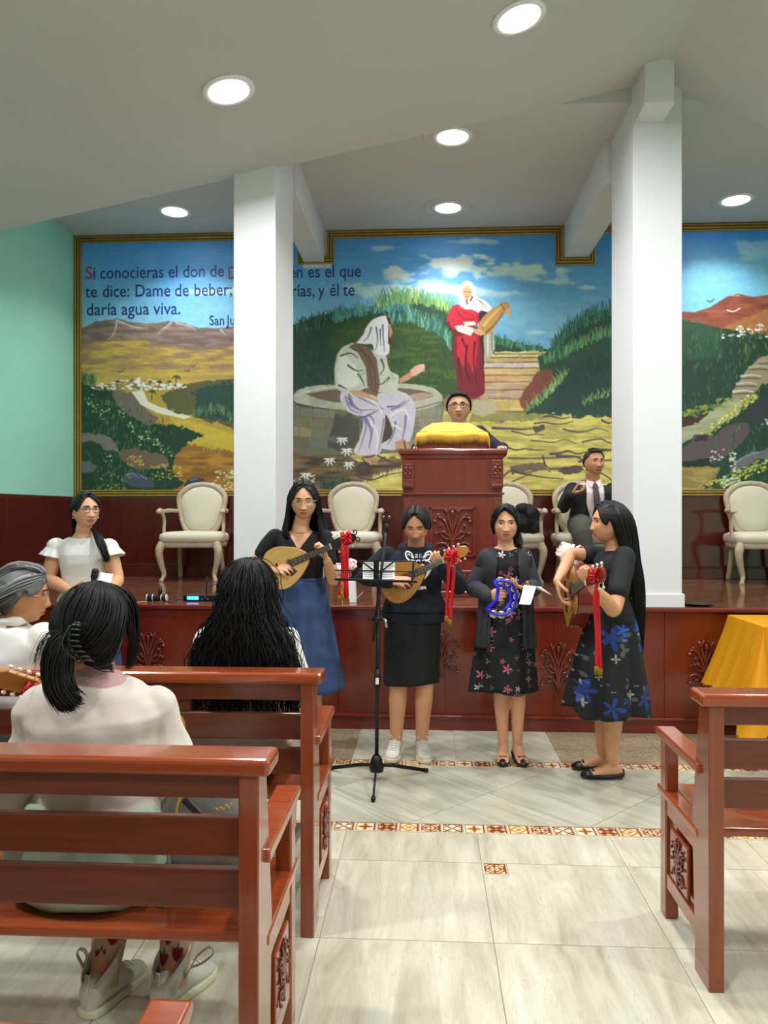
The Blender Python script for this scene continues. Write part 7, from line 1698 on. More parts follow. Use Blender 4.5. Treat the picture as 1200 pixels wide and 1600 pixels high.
# ------------------------------------------------------------------ girl with the guitar, in profile
Y5 = 4.36; X5 = P(957, 1100, Y5).x; nf, ff = F(934, 1216), F(922, 1203)
f = Fig('girl in profile with very long black hair and a blue floral skirt, playing the guitar', (X5, Y5, 0), P(952, 817, Y5), (-1, -.12, .06), (0, 0, 1), 1.0, 'B98562')
N = Vector((X5 + .012, Y5, P(960, 858, Y5).z)); H = Vector((X5 + .0, Y5, P(960, 965, Y5).z)); fw = (-1, -.05, 0)
S_L, S_R = Vector((X5 + .03, Y5 - .155, N.z - .045)), Vector((X5 - .02, Y5 + .155, N.z - .045))
E_L, W_L = P(960, 952, Y5 - .30), P(925, 918, Y5 - .50); E_R, W_R = P(893, 866, Y5 + .10), P(871, 908, Y5 - .13)
torso(f.g, H, N, fw, o=-.004, d=.95); f.neck(N + Vector((0, 0, .015)), .046)
arm(f.g, S_L, E_L, W_L, (.046, .042, .037, .04, .032, .024)); arm(f.g, S_R, E_R, W_R)
hand(f.g, W_L, P(913, 908, Y5 - .52) - W_L + Vector((0, 0, .02)), (.3, .35, .9), -1, (75, 72, 70, 65), (25, 25), .95); hand(f.g, W_R, Vector((.03, -.03, -.16)), (1, -.3, .2), 1, (30, 35, 40, 45), (15, 10), .95)
AN = []
for q, dy in ((nf, -.05), (ff, .06)):
    hp = H + Vector((0, dy * 1.5, -.05)); an = Vector((q.x + (.085 if dy < 0 else .075), q.y, .084)); kn = Vector(((hp.x * .5 + an.x * .5) - .025, (hp.y + an.y) / 2, .46)); AN.append(an)
    limb(f.g, [hp, hp.lerp(kn, .5), kn, kn.lerp(an, .3) + Vector((.012, 0, 0)), kn.lerp(an, .65), an], [.088, .075, .054, .056, .044, .031]); foot(f.g, an, (-1, dy * .5, 0), .98)
f.body(gaze=.0)
for an, dy in zip(AN, (-.05, .06)): flat(f, an, (-1, dy * .5, 0), .99)
M['floral2'] = floral('blue_floral', '0B0C14', [('4E524E', 9, .34, 3, .6), ('8E9088', 12, .30, 4, .4), ('1A3478', 6.5, .42, 5, .6), ('2A58C0', 9, .34, 5, .45), ('6E7068', 16, .26, 2, .45)], 5)
M['lace'] = mat('black_lace', '0E0F14', .8, var=.3, scale=70, bump=.6, bscale=90, bdist=.003)
def bod(g): torso(g, H, N, fw, o=.008, lo=-.12, hi=.99, d=.95); arm(g, S_R, S_R.lerp(E_R, .42), S_R.lerp(E_R, .44), (.055,) * 6)
f.cloth(bod, 'bodice', 'lace', .0075, .002, cutf=lambda c: (c[:, 2] > N.z + .0) & (np.hypot(c[:, 0] - N.x, c[:, 1] - N.y) < .07))
def slv(g): arm(g, S_L + Vector((0, .02, .01)), S_L.lerp(E_L, .62), S_L.lerp(E_L, .64), (.06, .058, .056, .056, .056, .056))
f.cloth(slv, 'sleeve', 'lace', .0075, .002)
skirt(f, Vector((X5, Y5, P(960, 949, Y5).z)), Vector((X5 - .03, Y5, P(960, 1108, Y5).z)), fw, .135, .11, .25, .215, 'skirt', 'floral2', 7, .024, seed=6, hemwave=.014, power=.75)
f.haircap(.014, line=.092, side=-.06, back=-.09, part=.0, curt=.9)
gn = []
for sx in (1,):   # her right-hand side is away from us; sx=-1 faces the camera
    pass
base = [[(0, .07, .108), (-.05, .055, .075), (-.08, .015, .02), (-.085, -.02, -.06), (-.095, -.05, -.14), (-.115, -.09, -.24), (-.12, -.12, -.40), (-.08, -.15, -.60), (-.06, -.17, -.74)],
        [(0, .03, .12), (-.055, .01, .09), (-.088, -.02, .02), (-.092, -.05, -.06), (-.11, -.075, -.15), (-.12, -.12, -.27), (-.11, -.15, -.42), (-.075, -.17, -.62), (-.05, -.185, -.78)],
        [(0, -.02, .122), (-.05, -.045, .09), (-.078, -.08, .02), (-.08, -.11, -.07), (-.08, -.13, -.18), (-.09, -.16, -.30), (-.08, -.18, -.45), (-.06, -.19, -.64), (-.04, -.20, -.80)],
        [(0, -.06, .11), (-.03, -.095, .07), (-.04, -.125, 0), (-.04, -.145, -.1), (-.04, -.165, -.22), (-.04, -.185, -.34), (-.03, -.2, -.5), (-.03, -.2, -.66), (-.02, -.205, -.8)],
        [(0, -.07, .105), (.02, -.11, .05), (.03, -.13, -.02), (.03, -.145, -.12), (.03, -.165, -.24), (.02, -.19, -.38), (.02, -.2, -.52), (.01, -.2, -.68), (.01, -.2, -.79)]]
f.strands(base, 1100, .0031, .006, seed=12, k=18, wave=.003, wf=1.5)
f.strands([[(-a, b, c) for a, b, c in q[:6]] for q in base[:3]], 260, .0031, .004, seed=13, k=12)
# ------------------------------------------------------------------ woman in the white ruffled blouse, left
Y1 = 4.82
f = Fig('woman in a white ruffle-sleeved blouse and plum glasses, holding a microphone at the left', (P(130, 1100, Y1).x, Y1, 0), P(134, 797, Y1 - .02), (.75, -.72, .03), (0, 0, 1), .99, 'C0906E')
N = P(130, 836, Y1 + .02); H = P(132, 950, Y1 + .02); fw = (.12, -1, 0)
S_R, S_L = P(88, 855, Y1), P(170, 856, Y1); E_R, W_R = P(76, 905, Y1 - .02), P(112, 925, Y1 - .2); E_L, W_L = P(183, 905, Y1 - .02), P(168, 930, Y1 - .2)
torso(f.g, H, N, fw, o=.0); f.neck(N + Vector((0, 0, .01)), .048)
arm(f.g, S_R, E_R, W_R, (.05, .049, .042, .043, .034, .026)); arm(f.g, S_L, E_L, W_L, (.05, .049, .042, .043, .034, .026))
hand(f.g, W_R, Vector((1, -.5, .2)), (.2, .9, .2), 1, (70, 72, 74, 70), (30, 20), .92); hand(f.g, W_L, Vector((-.8, -.4, .4)), (.0, .8, .6), -1, (60, 60, 60, 60), (20, 10), .92)
for sx in (-1, 1):
    hp = H + Vector((sx * .08, 0, -.05)); kn = Vector((hp.x, hp.y - .02, .47)); an = Vector((hp.x, hp.y, .085)); limb(f.g, [hp, hp.lerp(kn, .5), kn, kn.lerp(an, .35), an], [.085, .07, .053, .053, .034]); foot(f.g, an, (sx * .1, -1, 0))
f.body(gaze=.0)
def bl(g): torso(g, H, N, fw, o=.009, lo=-.1, hi=.985); arm(g, S_R, S_R.lerp(E_R, .12), S_R.lerp(E_R, .14), (.06,) * 6); arm(g, S_L, S_L.lerp(E_L, .12), S_L.lerp(E_L, .14), (.06,) * 6)
f.cloth(bl, 'blouse', 'whitecloth', .0075, .003, cutf=lambda c: (c[:, 2] > N.z - .02 + .12 * np.abs(c[:, 0] - N.x)) & (np.abs(c[:, 0] - N.x) < .09))
for S_, E_, sx in ((S_R, E_R, -1), (S_L, E_L, 1)):
    d = (E_ - S_).normalized(); V = []; R = fr(d, (0, 1, 0)) if abs(d.y) < .9 else Matrix.Identity(3); c0 = S_.lerp(E_, .05)
    for r in range(8):
        t = r / 7
        for i in range(49):
            a = 2 * PI * i / 48; rad = .058 + .026 * t + .007 * t * math.sin(a * 9); V.append(c0 + d * (.055 * t) + R.col[0] * math.cos(a) * rad + R.col[2] * math.sin(a) * rad)
    g = G(); g.add(V, [(r * 49 + i, r * 49 + i + 1, (r + 1) * 49 + i + 1, (r + 1) * 49 + i) for r in range(7) for i in range(48)]); o = finish(g.mesh(), 'ruffle_sleeve', 'whitecloth', f.e); so = o.modifiers.new('s', 'SOLIDIFY'); so.thickness = .003
skirt(f, H + Vector((0, 0, .03)), Vector((H.x, H.y, .35)), fw, .18, .125, .24, .2, 'skirt', 'denim', 7, .014, seed=9)
for sx in (-1, 1): g = G(); foot(g, Vector((H.x + sx * .08, H.y, .085)), (sx * .1, -1, 0), o=.006); finish(g.mesh(), 'shoe', 'shoe', f.e)
f.haircap(.014, line=.09, side=-.03, back=-.085, part=.008, curt=.8)
f.strands([[(-.0, .07, .108), (.05, .05, .075), (.080, .01, .02), (.075, -.03, -.03), (.04, -.09, -.08)], [(0, .02, .12), (.055, .0, .09), (.086, -.04, .03), (.06, -.09, -.03), (.02, -.11, -.09)], [(0, -.03, .12), (.04, -.08, .08), (.05, -.11, .02), (.03, -.12, -.06)]], 240, .0028, .002, seed=20, k=10, lenjit=.03)
f.strands([[(.0, .07, .108), (-.05, .055, .075), (-.078, .02, .02), (-.082, -.04, -.03), (-.05, -.09, -.09)], [(0, .02, .12), (-.055, .0, .09), (-.086, -.04, .03), (-.07, -.09, -.05)]], 200, .0028, .002, seed=21, k=10, lenjit=.03)
w_ = lambda u, v, dy: P(u, v, Y1 + dy)
f.strands([[w_(140, 822, .06), w_(152, 832, -.02), w_(160, 846, -.1), w_(166, 862, -.12), w_(170, 878, -.12)], [w_(136, 820, .07), w_(147, 832, -.03), w_(153, 848, -.115), w_(160, 864, -.135), w_(164, 878, -.135)]], 170, .003, .005, seed=22, k=12, local=False)
f.strands([[(-.02, -.09, .02), (-.04, -.115, -.05), (-.05, -.12, -.12), (-.04, -.11, -.2)], [(.03, -.09, .02), (.04, -.115, -.05), (.04, -.12, -.12), (.03, -.11, -.2)]], 200, .003, .006, seed=23, k=10)
f.glasses('purpleframe', .0235, .0185, True, .002)
for sx in (-1, 1): g = G(); g.ell(f.h(sx * .083, .0, -.05), .004, nu=8, nv=6); finish(g.mesh(), 'earring', 'bone', f.e)
G_mic = P(149, 893, Y1 - .26); mic = empty('microphone', G_mic, 'black microphone held by the woman in the white blouse', 'microphone')
g = G(); ax_ = Vector((-.35, .3, -1)).normalized(); g.tube([(0, 0, 0), ax_ * .035, ax_ * .06, ax_ * .18], [.020, .022, .014, .011], 14); g.ell((0, 0, 0), .021, nu=14, nv=10); g.build('handle', 'flatblack', mic, smooth=True)
q0 = P(152, 912, Y1 - .25); pc = empty('paper', q0, 'white paper in the hand of the woman in the white blouse', 'paper'); g = G(); g.prism([P(u, v, Y1 + dy) - q0 for u, v, dy in ((152, 912, -.25), (172, 914, -.23), (177, 897, -.19), (157, 894, -.21))], (0, .0012, 0)); g.build('page', 'paper', pc)

# ------------------------------------------------------------------ man behind the pulpit
Y6 = 6.72; X6 = P(717, 636, Y6).x
f = Fig('dark-haired man in round dark glasses and a navy suit standing behind the pulpit', (X6, Y6, STZ), P(717, 637, Y6 - .02), (-.05, -1, .06), (0, 0, 1), 1.16, 'B58A6C', True)
N = P(718, 665, Y6); H = Vector((N.x, Y6, STZ + .93)); fw = (0, -1, 0)
S_R, S_L = Vector((N.x - .175, Y6, N.z - .06)), Vector((N.x + .175, Y6, N.z - .06)); W_R, W_L = P(651, 699, 6.32), P(783, 697, 6.32); W_R.z = W_L.z = STZ + 1.175; E_R, E_L = Vector((N.x - .34, Y6 - .12, N.z - .24)), Vector((N.x + .34, Y6 - .12, N.z - .24)); W_R.x = N.x - .37; W_L.x = N.x + .33
torso(f.g, H, N, fw, TORSO_M); f.neck(N)
arm(f.g, S_R, E_R, W_R, (.05, .047, .042, .042, .036, .028)); arm(f.g, S_L, E_L, W_L, (.05, .047, .042, .042, .036, .028))
for W_, side, dx in ((W_R, 1, -.0), (W_L, -1, .0)): hand(f.g, W_, Vector((dx - side * .25 * -1 * .4, -1, -.02)), (0, .0, -1), side, (14, 16, 18, 20), (5, 5), 1.0)
for sx in (-1, 1):
    hp = H + Vector((sx * .09, 0, -.05)); an = Vector((hp.x, hp.y, STZ + .09)); kn = hp.lerp(an, .5); limb(f.g, [hp, hp.lerp(kn, .5), kn, kn.lerp(an, .35), an], [.09, .08, .06, .058, .038]); foot(f.g, an, (sx * .15, -1, 0), 1.1)
f.body(gaze=0)
def jk(g): torso(g, H, N, fw, TORSO_M, o=.022, lo=-.12, hi=.97); arm(g, S_R, E_R, W_R.lerp(E_R, .06), (.055, .052, .05, .048, .042, .038), .008); arm(g, S_L, E_L, W_L.lerp(E_L, .06), (.055, .052, .05, .048, .042, .038), .008)
f.cloth(jk, 'jacket', 'navysuit', .009, .006, (7, 7, 5), 6, cutf=lambda c: (c[:, 1] < N.y) & (np.abs(c[:, 0] - N.x) < np.clip(.35 * (c[:, 2] - N.z + .32), 0, .075)))
def shr(g): torso(g, H, N, fw, TORSO_M, o=.008, lo=.3, hi=1.0)
f.cloth(shr, 'shirt', 'whitecloth', .009, .001)
g = G()
for sx in (-1, 1):
    hp = H + Vector((sx * .09, 0, -.05)); an = Vector((hp.x, hp.y, STZ + .06)); limb(g, [hp, hp.lerp(an, .25), hp.lerp(an, .5), hp.lerp(an, .75), an], [.105, .098, .085, .075, .068])
finish(remesh(g, .012, 2), 'trousers', 'navysuit', f.e)
for sx in (-1, 1): g = G(); foot(g, Vector((H.x + sx * .09, H.y, STZ + .085)), (sx * .15, -1, 0), 1.1, o=.01); finish(g.mesh(), 'shoe', 'shoe', f.e)
f.haircap(.014, line=.082, side=.012, back=-.055, curt=.12, temple=.056)
f.strands([[(-.05, .084, .078), (-.055, .06, .098), (-.05, .0, .115), (-.04, -.05, .108)], [(.0, .094, .082), (.0, .07, .108), (.0, .0, .122), (0, -.05, .112)], [(.05, .084, .078), (.055, .06, .098), (.055, .0, .114), (.04, -.05, .106)]], 200, .003, .002, seed=30, k=8)
f.glasses('darkframe', .0235, .019, True, .0026)

# ------------------------------------------------------------------ seated man in the dark suit
Y7 = 7.22; X7 = P(922, 800, Y7).x
f = Fig('grey-haired man in a dark suit, pink shirt and dark tie seated beside the right column', (X7, Y7 - .1, STZ), P(928, 722, Y7 - .1), (.28, -1, .02), (0, 0, 1), 1.05, 'AE7C5A', True)
N = P(926, 754, Y7 - .03); H = Vector((X7, Y7 + .02, STZ + .56)); fw = (.05, -1, 0)
S_R, S_L = Vector((N.x - .18, N.y, N.z - .06)), Vector((N.x + .18, N.y, N.z - .06)); E_R = P(880, 792, Y7 - .12); W_R = P(893, 772, Y7 - .33); E_L = Vector((N.x + .27, Y7 - .1, STZ + .70)); W_L = Vector((N.x + .16, Y7 - .34, STZ + .64))
torso(f.g, H, N, fw, TORSO_M); f.neck(N)
arm(f.g, S_R, E_R, W_R, (.05, .047, .042, .042, .036, .028)); arm(f.g, S_L, E_L, W_L, (.05, .047, .042, .042, .036, .028))
hand(f.g, W_R, Vector((.9, -.1, .25)), (.1, .2, 1), 1, (50, 55, 60, 60), (20, 15), 1.0); hand(f.g, W_L, Vector((-.4, -1, -.1)), (0, 0, -1), -1, (25, 25, 25, 25), (5, 5), 1.0)
legs = []
for sx in (-1, 1):
    hp = H + Vector((sx * .09, 0, -.03)); kn = Vector((X7 + sx * .15 - .02, Y7 - .47, STZ + .50)); an = Vector((X7 + sx * .14, Y7 - .50, STZ + .09)); legs.append((hp, kn, an)); limb(f.g, [hp, hp.lerp(kn, .5), kn, kn.lerp(an, .4), an], [.09, .085, .06, .056, .038]); foot(f.g, an, (sx * .2, -1, 0), 1.1)
f.body(gaze=.003)
def jk(g): torso(g, H, N, fw, TORSO_M, o=.022, lo=-.05, hi=.97); arm(g, S_R, E_R, W_R.lerp(E_R, .06), (.055, .053, .05, .048, .042, .038), .008); arm(g, S_L, E_L, W_L.lerp(E_L, .06), (.055, .053, .05, .048, .042, .038), .008)
f.cloth(jk, 'jacket', 'blacksuit', .009, .006, (7, 7, 5), 7, cutf=lambda c: (c[:, 1] < N.y) & (np.abs(c[:, 0] - N.x + .0) < np.clip(.28 * (c[:, 2] - N.z + .46), 0, .08)))
def shr(g): torso(g, H, N, fw, TORSO_M, o=.010, lo=.0, hi=1.0)
f.cloth(shr, 'shirt', 'pinkshirt', .009, .001)
g = G()
for sx in (-1, 1): g.prism([N + Vector((sx * .005, -.085, .0)), N + Vector((sx * .06, -.04, .035)), N + Vector((sx * .07, -.06, -.01)), N + Vector((sx * .035, -.118, -.05))], (0, -.006, 0))
finish(g.mesh(), 'collar', 'pinkshirt', f.e, False)
g = G(); ty = [N + Vector((0, -.10, -.015)), N + Vector((0, -.118, -.05)), N + Vector((.004, -.145, -.12)), N + Vector((.008, -.162, -.22)), N + Vector((.006, -.165, -.36)), N + Vector((0, -.165, -.43))]; g.tube(spline([tuple(p) for p in ty], 4), [.02] + [float(np.interp(i / 20, [0, .1, .2, .85, 1], [.016, .018, .024, .036, .006])) for i in range(20)], 8, flat=.22, up=(1, 0, 0)); finish(g.mesh(), 'tie', 'tie', f.e)
g = G()
for hp, kn, an in legs: limb(g, [hp, hp.lerp(kn, .5), kn, kn.lerp(an, .5), an - Vector((0, 0, .03))], [.115, .108, .088, .08, .072])
g.ell(H, (.17, .13, .1)); tr = remesh(g, .011, 2); folds(tr, .006, (8, 8, 8), 2); finish(tr, 'trousers', 'trousers', f.e)
for hp, kn, an in legs: g = G(); foot(g, an, (.0, -1, 0), 1.1, o=.01); finish(g.mesh(), 'shoe', 'shoe', f.e)
M['hairsalt'] = mat('salt_and_pepper_hair', '2E2C2B', .6, var=.3, scale=80)
f.haircap(.010, line=.084, side=.0, back=-.05, m='hairsalt', curt=.12, temple=.05)
f.strands([[(-.055, .075, .082), (-.06, .04, .1), (-.055, -.02, .112)], [(0, .092, .090), (0, .06, .112), (0, -.02, .125)], [(.055, .075, .082), (.06, .04, .1), (.055, -.02, .112)]], 160, .0022, .002, seed=31, k=6, m='hairsalt')

# ------------------------------------------------------------------ grey-haired woman, far left in the second pew
def lerp3(a, b, t): return a * (1 - t) + b * t
Y8 = 3.02
f = Fig('grey-haired woman in a white shirt and glasses seated at the left edge, looking right', (P(14, 1100, Y8).x, Y8, 0), P(34, 930, Y8), (.93, .36, -.02), (0, 0, 1), 1.02, 'A8764F')
N = P(14, 975, Y8 - .0); H = Vector((N.x - .02, Y8 - .02, .60)); fw = (.25, 1, 0)
Rr_ = fr(fw).col[0]; S_R, S_L = N + Rr_ * .165 + Vector((0, 0, -.05)), N - Rr_ * .165 + Vector((0, 0, -.05)); E_R = S_R + Vector((.04, .05, -.27)); W_R = E_R + Vector((-.08, .2, .02)); E_L = S_L + Vector((-.04, .05, -.27)); W_L = E_L + Vector((.08, .2, .02))
torso(f.g, H, N, fw); f.neck(N + Vector((.01, 0, .01)), .052)
arm(f.g, S_R, E_R, W_R); arm(f.g, S_L, E_L, W_L); hand(f.g, W_R, (-.3, 1, 0), (0, 0, -1), 1, s=.95); hand(f.g, W_L, (.3, 1, 0), (0, 0, -1), -1, s=.95)
for sx in (-1, 1):
    hp = H + Vector((sx * .09, 0, -.03)); kn = hp + Vector((0, .42, -.03)); an = Vector((kn.x, kn.y + .02, .09)); limb(f.g, [hp, hp.lerp(kn, .5), kn, kn.lerp(an, .4), an], [.09, .08, .055, .05, .035]); foot(f.g, an, (0, 1, 0))
f.body(gaze=0)
def sh_(g):
    torso(g, H, N, fw, o=.022, lo=-.05, hi=.985, w=1.08); arm(g, S_R, E_R, W_R, o=.02); arm(g, S_L, E_L, W_L, o=.02)
    g.tube([N + Vector((math.cos(a) * .072, math.sin(a) * .068 - .01, .02)) for a in [2 * PI * i / 16 for i in range(17)]], .016, 8)
f.cloth(sh_, 'shirt', 'whitecloth', .009, .007, (7, 7, 6), 8, cutf=lambda c: (c[:, 2] > N.z - .0) & (np.hypot(c[:, 0] - N.x, c[:, 1] - N.y + .01) < .052))
M['skirtgrey'] = mat('grey_skirt', '6E7074', .85)
def lap(F_, H_, w_=.19, L=.46, hem=.28, m='skirtgrey', seed=0, drop=.0, name='skirt', dx=0.0):
    g = G(); rings = []
    for (y, z0, z1, w2) in ((-.13, .0, .10, w_ * .8), (-.12, -.09, .12, w_ * 1.05), (0, -.12, .12, w_ * 1.1), (.2, -.10, .08, w_ * 1.05), (.4, -.12, .07, w_), (L + .04, -.2, .05, w_ * .98), (L + .07, -.3, -.03, w_ * .9)):
        c = H_ + Vector((dx * max(0, y), y, (z0 + z1) / 2)); rings.append([c + Vector((np.sign(math.cos(t)) * abs(math.cos(t)) ** .6 * w2, 0, np.sign(math.sin(t)) * abs(math.sin(t)) ** .8 * (z1 - z0) / 2)) for t in [2 * PI * i / 40 for i in range(40)]])
    g.loft(rings); me = remesh(g, .01, 2); c = cos(me); folds(me, .007, (8, 8, 8), seed); return finish(me, name, m, F_.e)
lap(f, H, m='skirtgrey')
for sx in (-1, 1): g = G(); foot(g, Vector((H.x + sx * .09, H.y + .44, .085)), (0, 1, 0), o=.008); finish(g.mesh(), 'shoe', 'shoe', f.e)
# grey hair, combed back
def greycap():
    g = G(); headgrid(g, f.HT, False, .013, 110, 90); me = g.mesh(); L = f.loc(cos(me)); x, y, z = L.T
    hl = np.where(y > .03, .078 - .9 * np.abs(x), np.interp(y, [-.12, -.05, .0, .03], [-.085, -.075, -.02, .038])); cut(me, lambda c: z < hl); c = cos(me); L = f.loc(c)
    s_ = vn(L[:, 2] * 70 + L[:, 1] * 30, L[:, 0] * 50, L[:, 1] * 8); dk = sm(-.2, -.7, L[:, 1] * 8 + s_ * .5 - .3 * (L[:, 2] * 10))
    C = lerp3(np.array(lin('7E7E80')), np.array(lin('2A2A2C')), np.clip(.45 + .5 * s_, 0, 1)[:, None]); C = lerp3(C, np.array(lin('222224')), (.75 * sm(.0, -.09, L[:, 2]) * sm(.05, -.02, L[:, 1]))[:, None]); setcol(me, C)
    o = finish(me, 'hair', 'hairgrey', f.e); so = o.modifiers.new('s', 'SOLIDIFY'); so.thickness = .01; so.offset = -1
greycap()
gc = lambda rg: np.array(lin(['8E8E90', '5A5A5C', '3A3A3C', 'B0B0B2', '6E6E70'][rg.randint(5)]))
for sx in (1, -1):
    f.strands([[(sx * .02, .085, .088), (sx * .05, .06, .09), (sx * .078, .0, .075), (sx * .075, -.07, .03), (sx * .03, -.115, -.02)], [(sx * .045, .078, .07), (sx * .07, .05, .055), (sx * .087, -.01, .03), (sx * .075, -.08, -.01), (sx * .03, -.115, -.04)], [(sx * .068, .05, .042), (sx * .083, .02, .02), (sx * .088, -.02, -.005), (sx * .07, -.08, -.04), (sx * .02, -.11, -.06)]], 260, .0022, .003, seed=40 + sx, k=12, m='hairgrey', col=gc, lenjit=.03)
f.strands([[(0, .09, .09), (0, .06, .118), (0, -.03, .126), (0, -.1, .07), (0, -.12, 0)], [(.04, .08, .085), (.045, .05, .11), (.05, -.03, .112), (.03, -.1, .06), (0, -.12, 0)]], 160, .0022, .004, seed=44, k=12, m='hairgrey', col=gc, lenjit=.02)
f.strands([[(.02, -.11, -.02), (.02, -.14, -.06), (.01, -.15, -.13), (.01, -.14, -.2)], [(-.02, -.11, -.02), (-.02, -.14, -.06), (-.01, -.15, -.13), (-.0, -.14, -.21)]], 120, .003, .007, seed=45, k=10, m='hairgrey', col=lambda rg: np.array(lin(['3A3A3C', '2A2A2C', '5A5A5C'][rg.randint(3)])))
f.glasses('rosegold', .024, .018, False, .0016)

# ------------------------------------------------------------------ girl with long wavy hair, second pew
YA = 3.0; XA = P(385, 950, YA).x
f = Fig('girl with long wavy black hair seated in the second pew, seen from behind', (XA, YA, 0), P(389, 925, YA), (.05, 1, .0), (0, 0, 1), 1.0, 'B98563')
N = P(386, 985, YA); H = Vector((XA, YA - .02, .60)); fw = (0, 1, 0)
S_R, S_L = N + Vector((.155, 0, -.05)), N + Vector((-.155, 0, -.05)); E_R = S_R + Vector((.05, .06, -.25)); W_R = E_R + Vector((-.1, .2, .03)); E_L = S_L + Vector((-.05, .06, -.25)); W_L = E_L + Vector((.1, .2, .03))
torso(f.g, H, N, fw); f.neck(N + Vector((0, 0, .01)), .046); arm(f.g, S_R, E_R, W_R); arm(f.g, S_L, E_L, W_L); hand(f.g, W_R, (-.4, 1, 0), (0, 0, -1), 1, s=.9); hand(f.g, W_L, (.4, 1, 0), (0, 0, -1), -1, s=.9)
for sx in (-1, 1):
    hp = H + Vector((sx * .09, 0, -.03)); kn = hp + Vector((0, .42, -.03)); an = Vector((kn.x, kn.y + .02, .09)); limb(f.g, [hp, hp.lerp(kn, .5), kn, kn.lerp(an, .4), an], [.09, .08, .055, .05, .035]); foot(f.g, an, (0, 1, 0))
f.body()
def sh_(g): torso(g, H, N, fw, o=.022, lo=-.12, hi=.985, w=1.0); arm(g, S_R, E_R, W_R, o=.018); arm(g, S_L, E_L, W_L, o=.018)
f.cloth(sh_, 'shirt', 'whitecloth', .009, .006, (7, 7, 6), 9, cutf=lambda c: (c[:, 2] > N.z) & (np.hypot(c[:, 0] - N.x, c[:, 1] - N.y) < .055))
M['palepink'] = mat('pale_pink_cloth', 'E3CFCE', .85); lap(f, H, m='palepink', seed=3)
for sx in (-1, 1): g = G(); foot(g, Vector((H.x + sx * .09, H.y + .44, .085)), (0, 1, 0), o=.008); finish(g.mesh(), 'shoe', 'shoe', f.e)
f.haircap(.018, line=.05, side=-.06, back=-.095, curt=.3)
gd = []
for a in np.linspace(-.35, PI + .35, 13):       # fan of guides round the back of the head
    cx, cy = math.cos(a), -math.sin(a); w1 = 1 + .15 * abs(cx)
    gd.append([(.01 * cx, .02 + .01 * cy, .128), (.055 * cx, .0 + .065 * cy, .112), (.090 * cx, -.01 + .105 * cy, .05), (.098 * cx, -.02 + .115 * cy, -.02), (.112 * cx, -.03 + .115 * cy, -.09), (.145 * cx * w1, -.05 + .10 * cy, -.17), (.175 * cx * w1, -.07 + .08 * cy, -.27), (.185 * cx * w1, -.075 + .07 * cy, -.37), (.18 * cx * w1, -.075 + .06 * cy, -.47), (.17 * cx * w1, -.075 + .06 * cy, -.53)])
f.strands(gd, 720, .0024, .011, seed=50, k=28, wave=.011, wf=6, taper=.3, lenjit=.3, sides=3)
f.strands(gd[1:-1], 420, .0034, .004, seed=51, k=14, wave=.002, wf=2, taper=.4, lenjit=.5, sides=3)

# ------------------------------------------------------------------ girl with the claw clip, near pew
YB = 2.04; XB = P(148, 1100, YB).x
M['cream'] = mat('cream_jersey', 'E2D4CB', .9, var=.03, bump=.2, bscale=160, bdist=.002); M['rosecollar'] = mat('rose_collar', 'CFA0A0', .85, var=.05); M['mint'] = mat('mint_cloth', 'B4C8B2', .88, var=.03); M['sage'] = mat('sage_trousers', '7C8878', .88)
f = Fig('girl with a claw clip and cream top seated in the near pew, from behind', (XB, YB, 0), P(143, 981, YB), (.40, .92, -.08), (0, 0, 1), .97, 'B98060')
N = P(150, 1058, YB + .0); H = Vector((XB - .0, YB + .02, .60)); fw = (.06, 1, 0)
S_R, S_L = N + Vector((.150, .02, -.085)), N + Vector((-.150, -.01, -.085)); E_R = S_R + Vector((.050, .06, -.24)); W_R = E_R + Vector((-.09, .21, .02)); E_L = S_L + Vector((-.09, .06, -.25)); W_L = E_L + Vector((.12, .2, .06))
torso(f.g, H, N, fw); f.neck(N + Vector((0, 0, .02)), .049); arm(f.g, S_R, E_R, W_R); arm(f.g, S_L, E_L, W_L); hand(f.g, W_R, (-.2, 1, .0), (0, 0, -1), 1, (30, 30, 30, 30), s=.9); hand(f.g, W_L, (.5, .8, 0), (0, 0, 1), -1, (50, 50, 50, 50), s=.9)
qa, qb = F(158, 1573), F(268, 1560); AN = [Vector((F(150, 1585).x + .01, 2.36, .085)), Vector((F(262, 1575).x + .01, 2.36, .085))]; AN = [Vector((-.985, 2.29, .085)), Vector((-.775, 2.31, .085))]
for sx, an in zip((-1, 1), AN):
    hp = H + Vector((sx * .09, 0, -.03)); kn = Vector((an.x, H.y + .42, .53)); limb(f.g, [hp, hp.lerp(kn, .5), kn, kn.lerp(an, .4), an], [.09, .08, .055, .05, .034]); foot(f.g, an, (.25, 1, 0))
f.body()
def sh_(g): torso(g, H, N, fw, [(s_, a * (1 if s_ < .8 else .88), b) for s_, a, b in TORSO_F], o=.028, lo=.0, hi=.985, w=1.06); arm(g, S_R, E_R, W_R, (.044, .052, .054, .052, .045, .034), .010); arm(g, S_L, E_L, W_L, (.044, .052, .054, .052, .045, .034), .010)
f.cloth(sh_, 'top', 'cream', .008, .013, (5, 5, 10), 11, cutf=lambda c: (c[:, 2] > N.z - .01) & (np.hypot(c[:, 0] - N.x, c[:, 1] - N.y) < .060), smooth=4)
g = G(); g.loft([[N + Vector((math.cos(a) * r_ * 1.12, math.sin(a) * r_ - .004, z - .25 * 0 + .018 * math.sin(a) * -1)) for a in [2 * PI * i / 48 for i in range(48)]] for r_, z in ((.092, -.045), (.078, -.015), (.064, .015), (.058, .022), (.054, .01))], cap=False); finish(g.mesh(), 'collar', 'rosecollar', f.e)
lap(f, H, w_=.20, m='mint', seed=5, name='skirt')
g = G(); rings = []
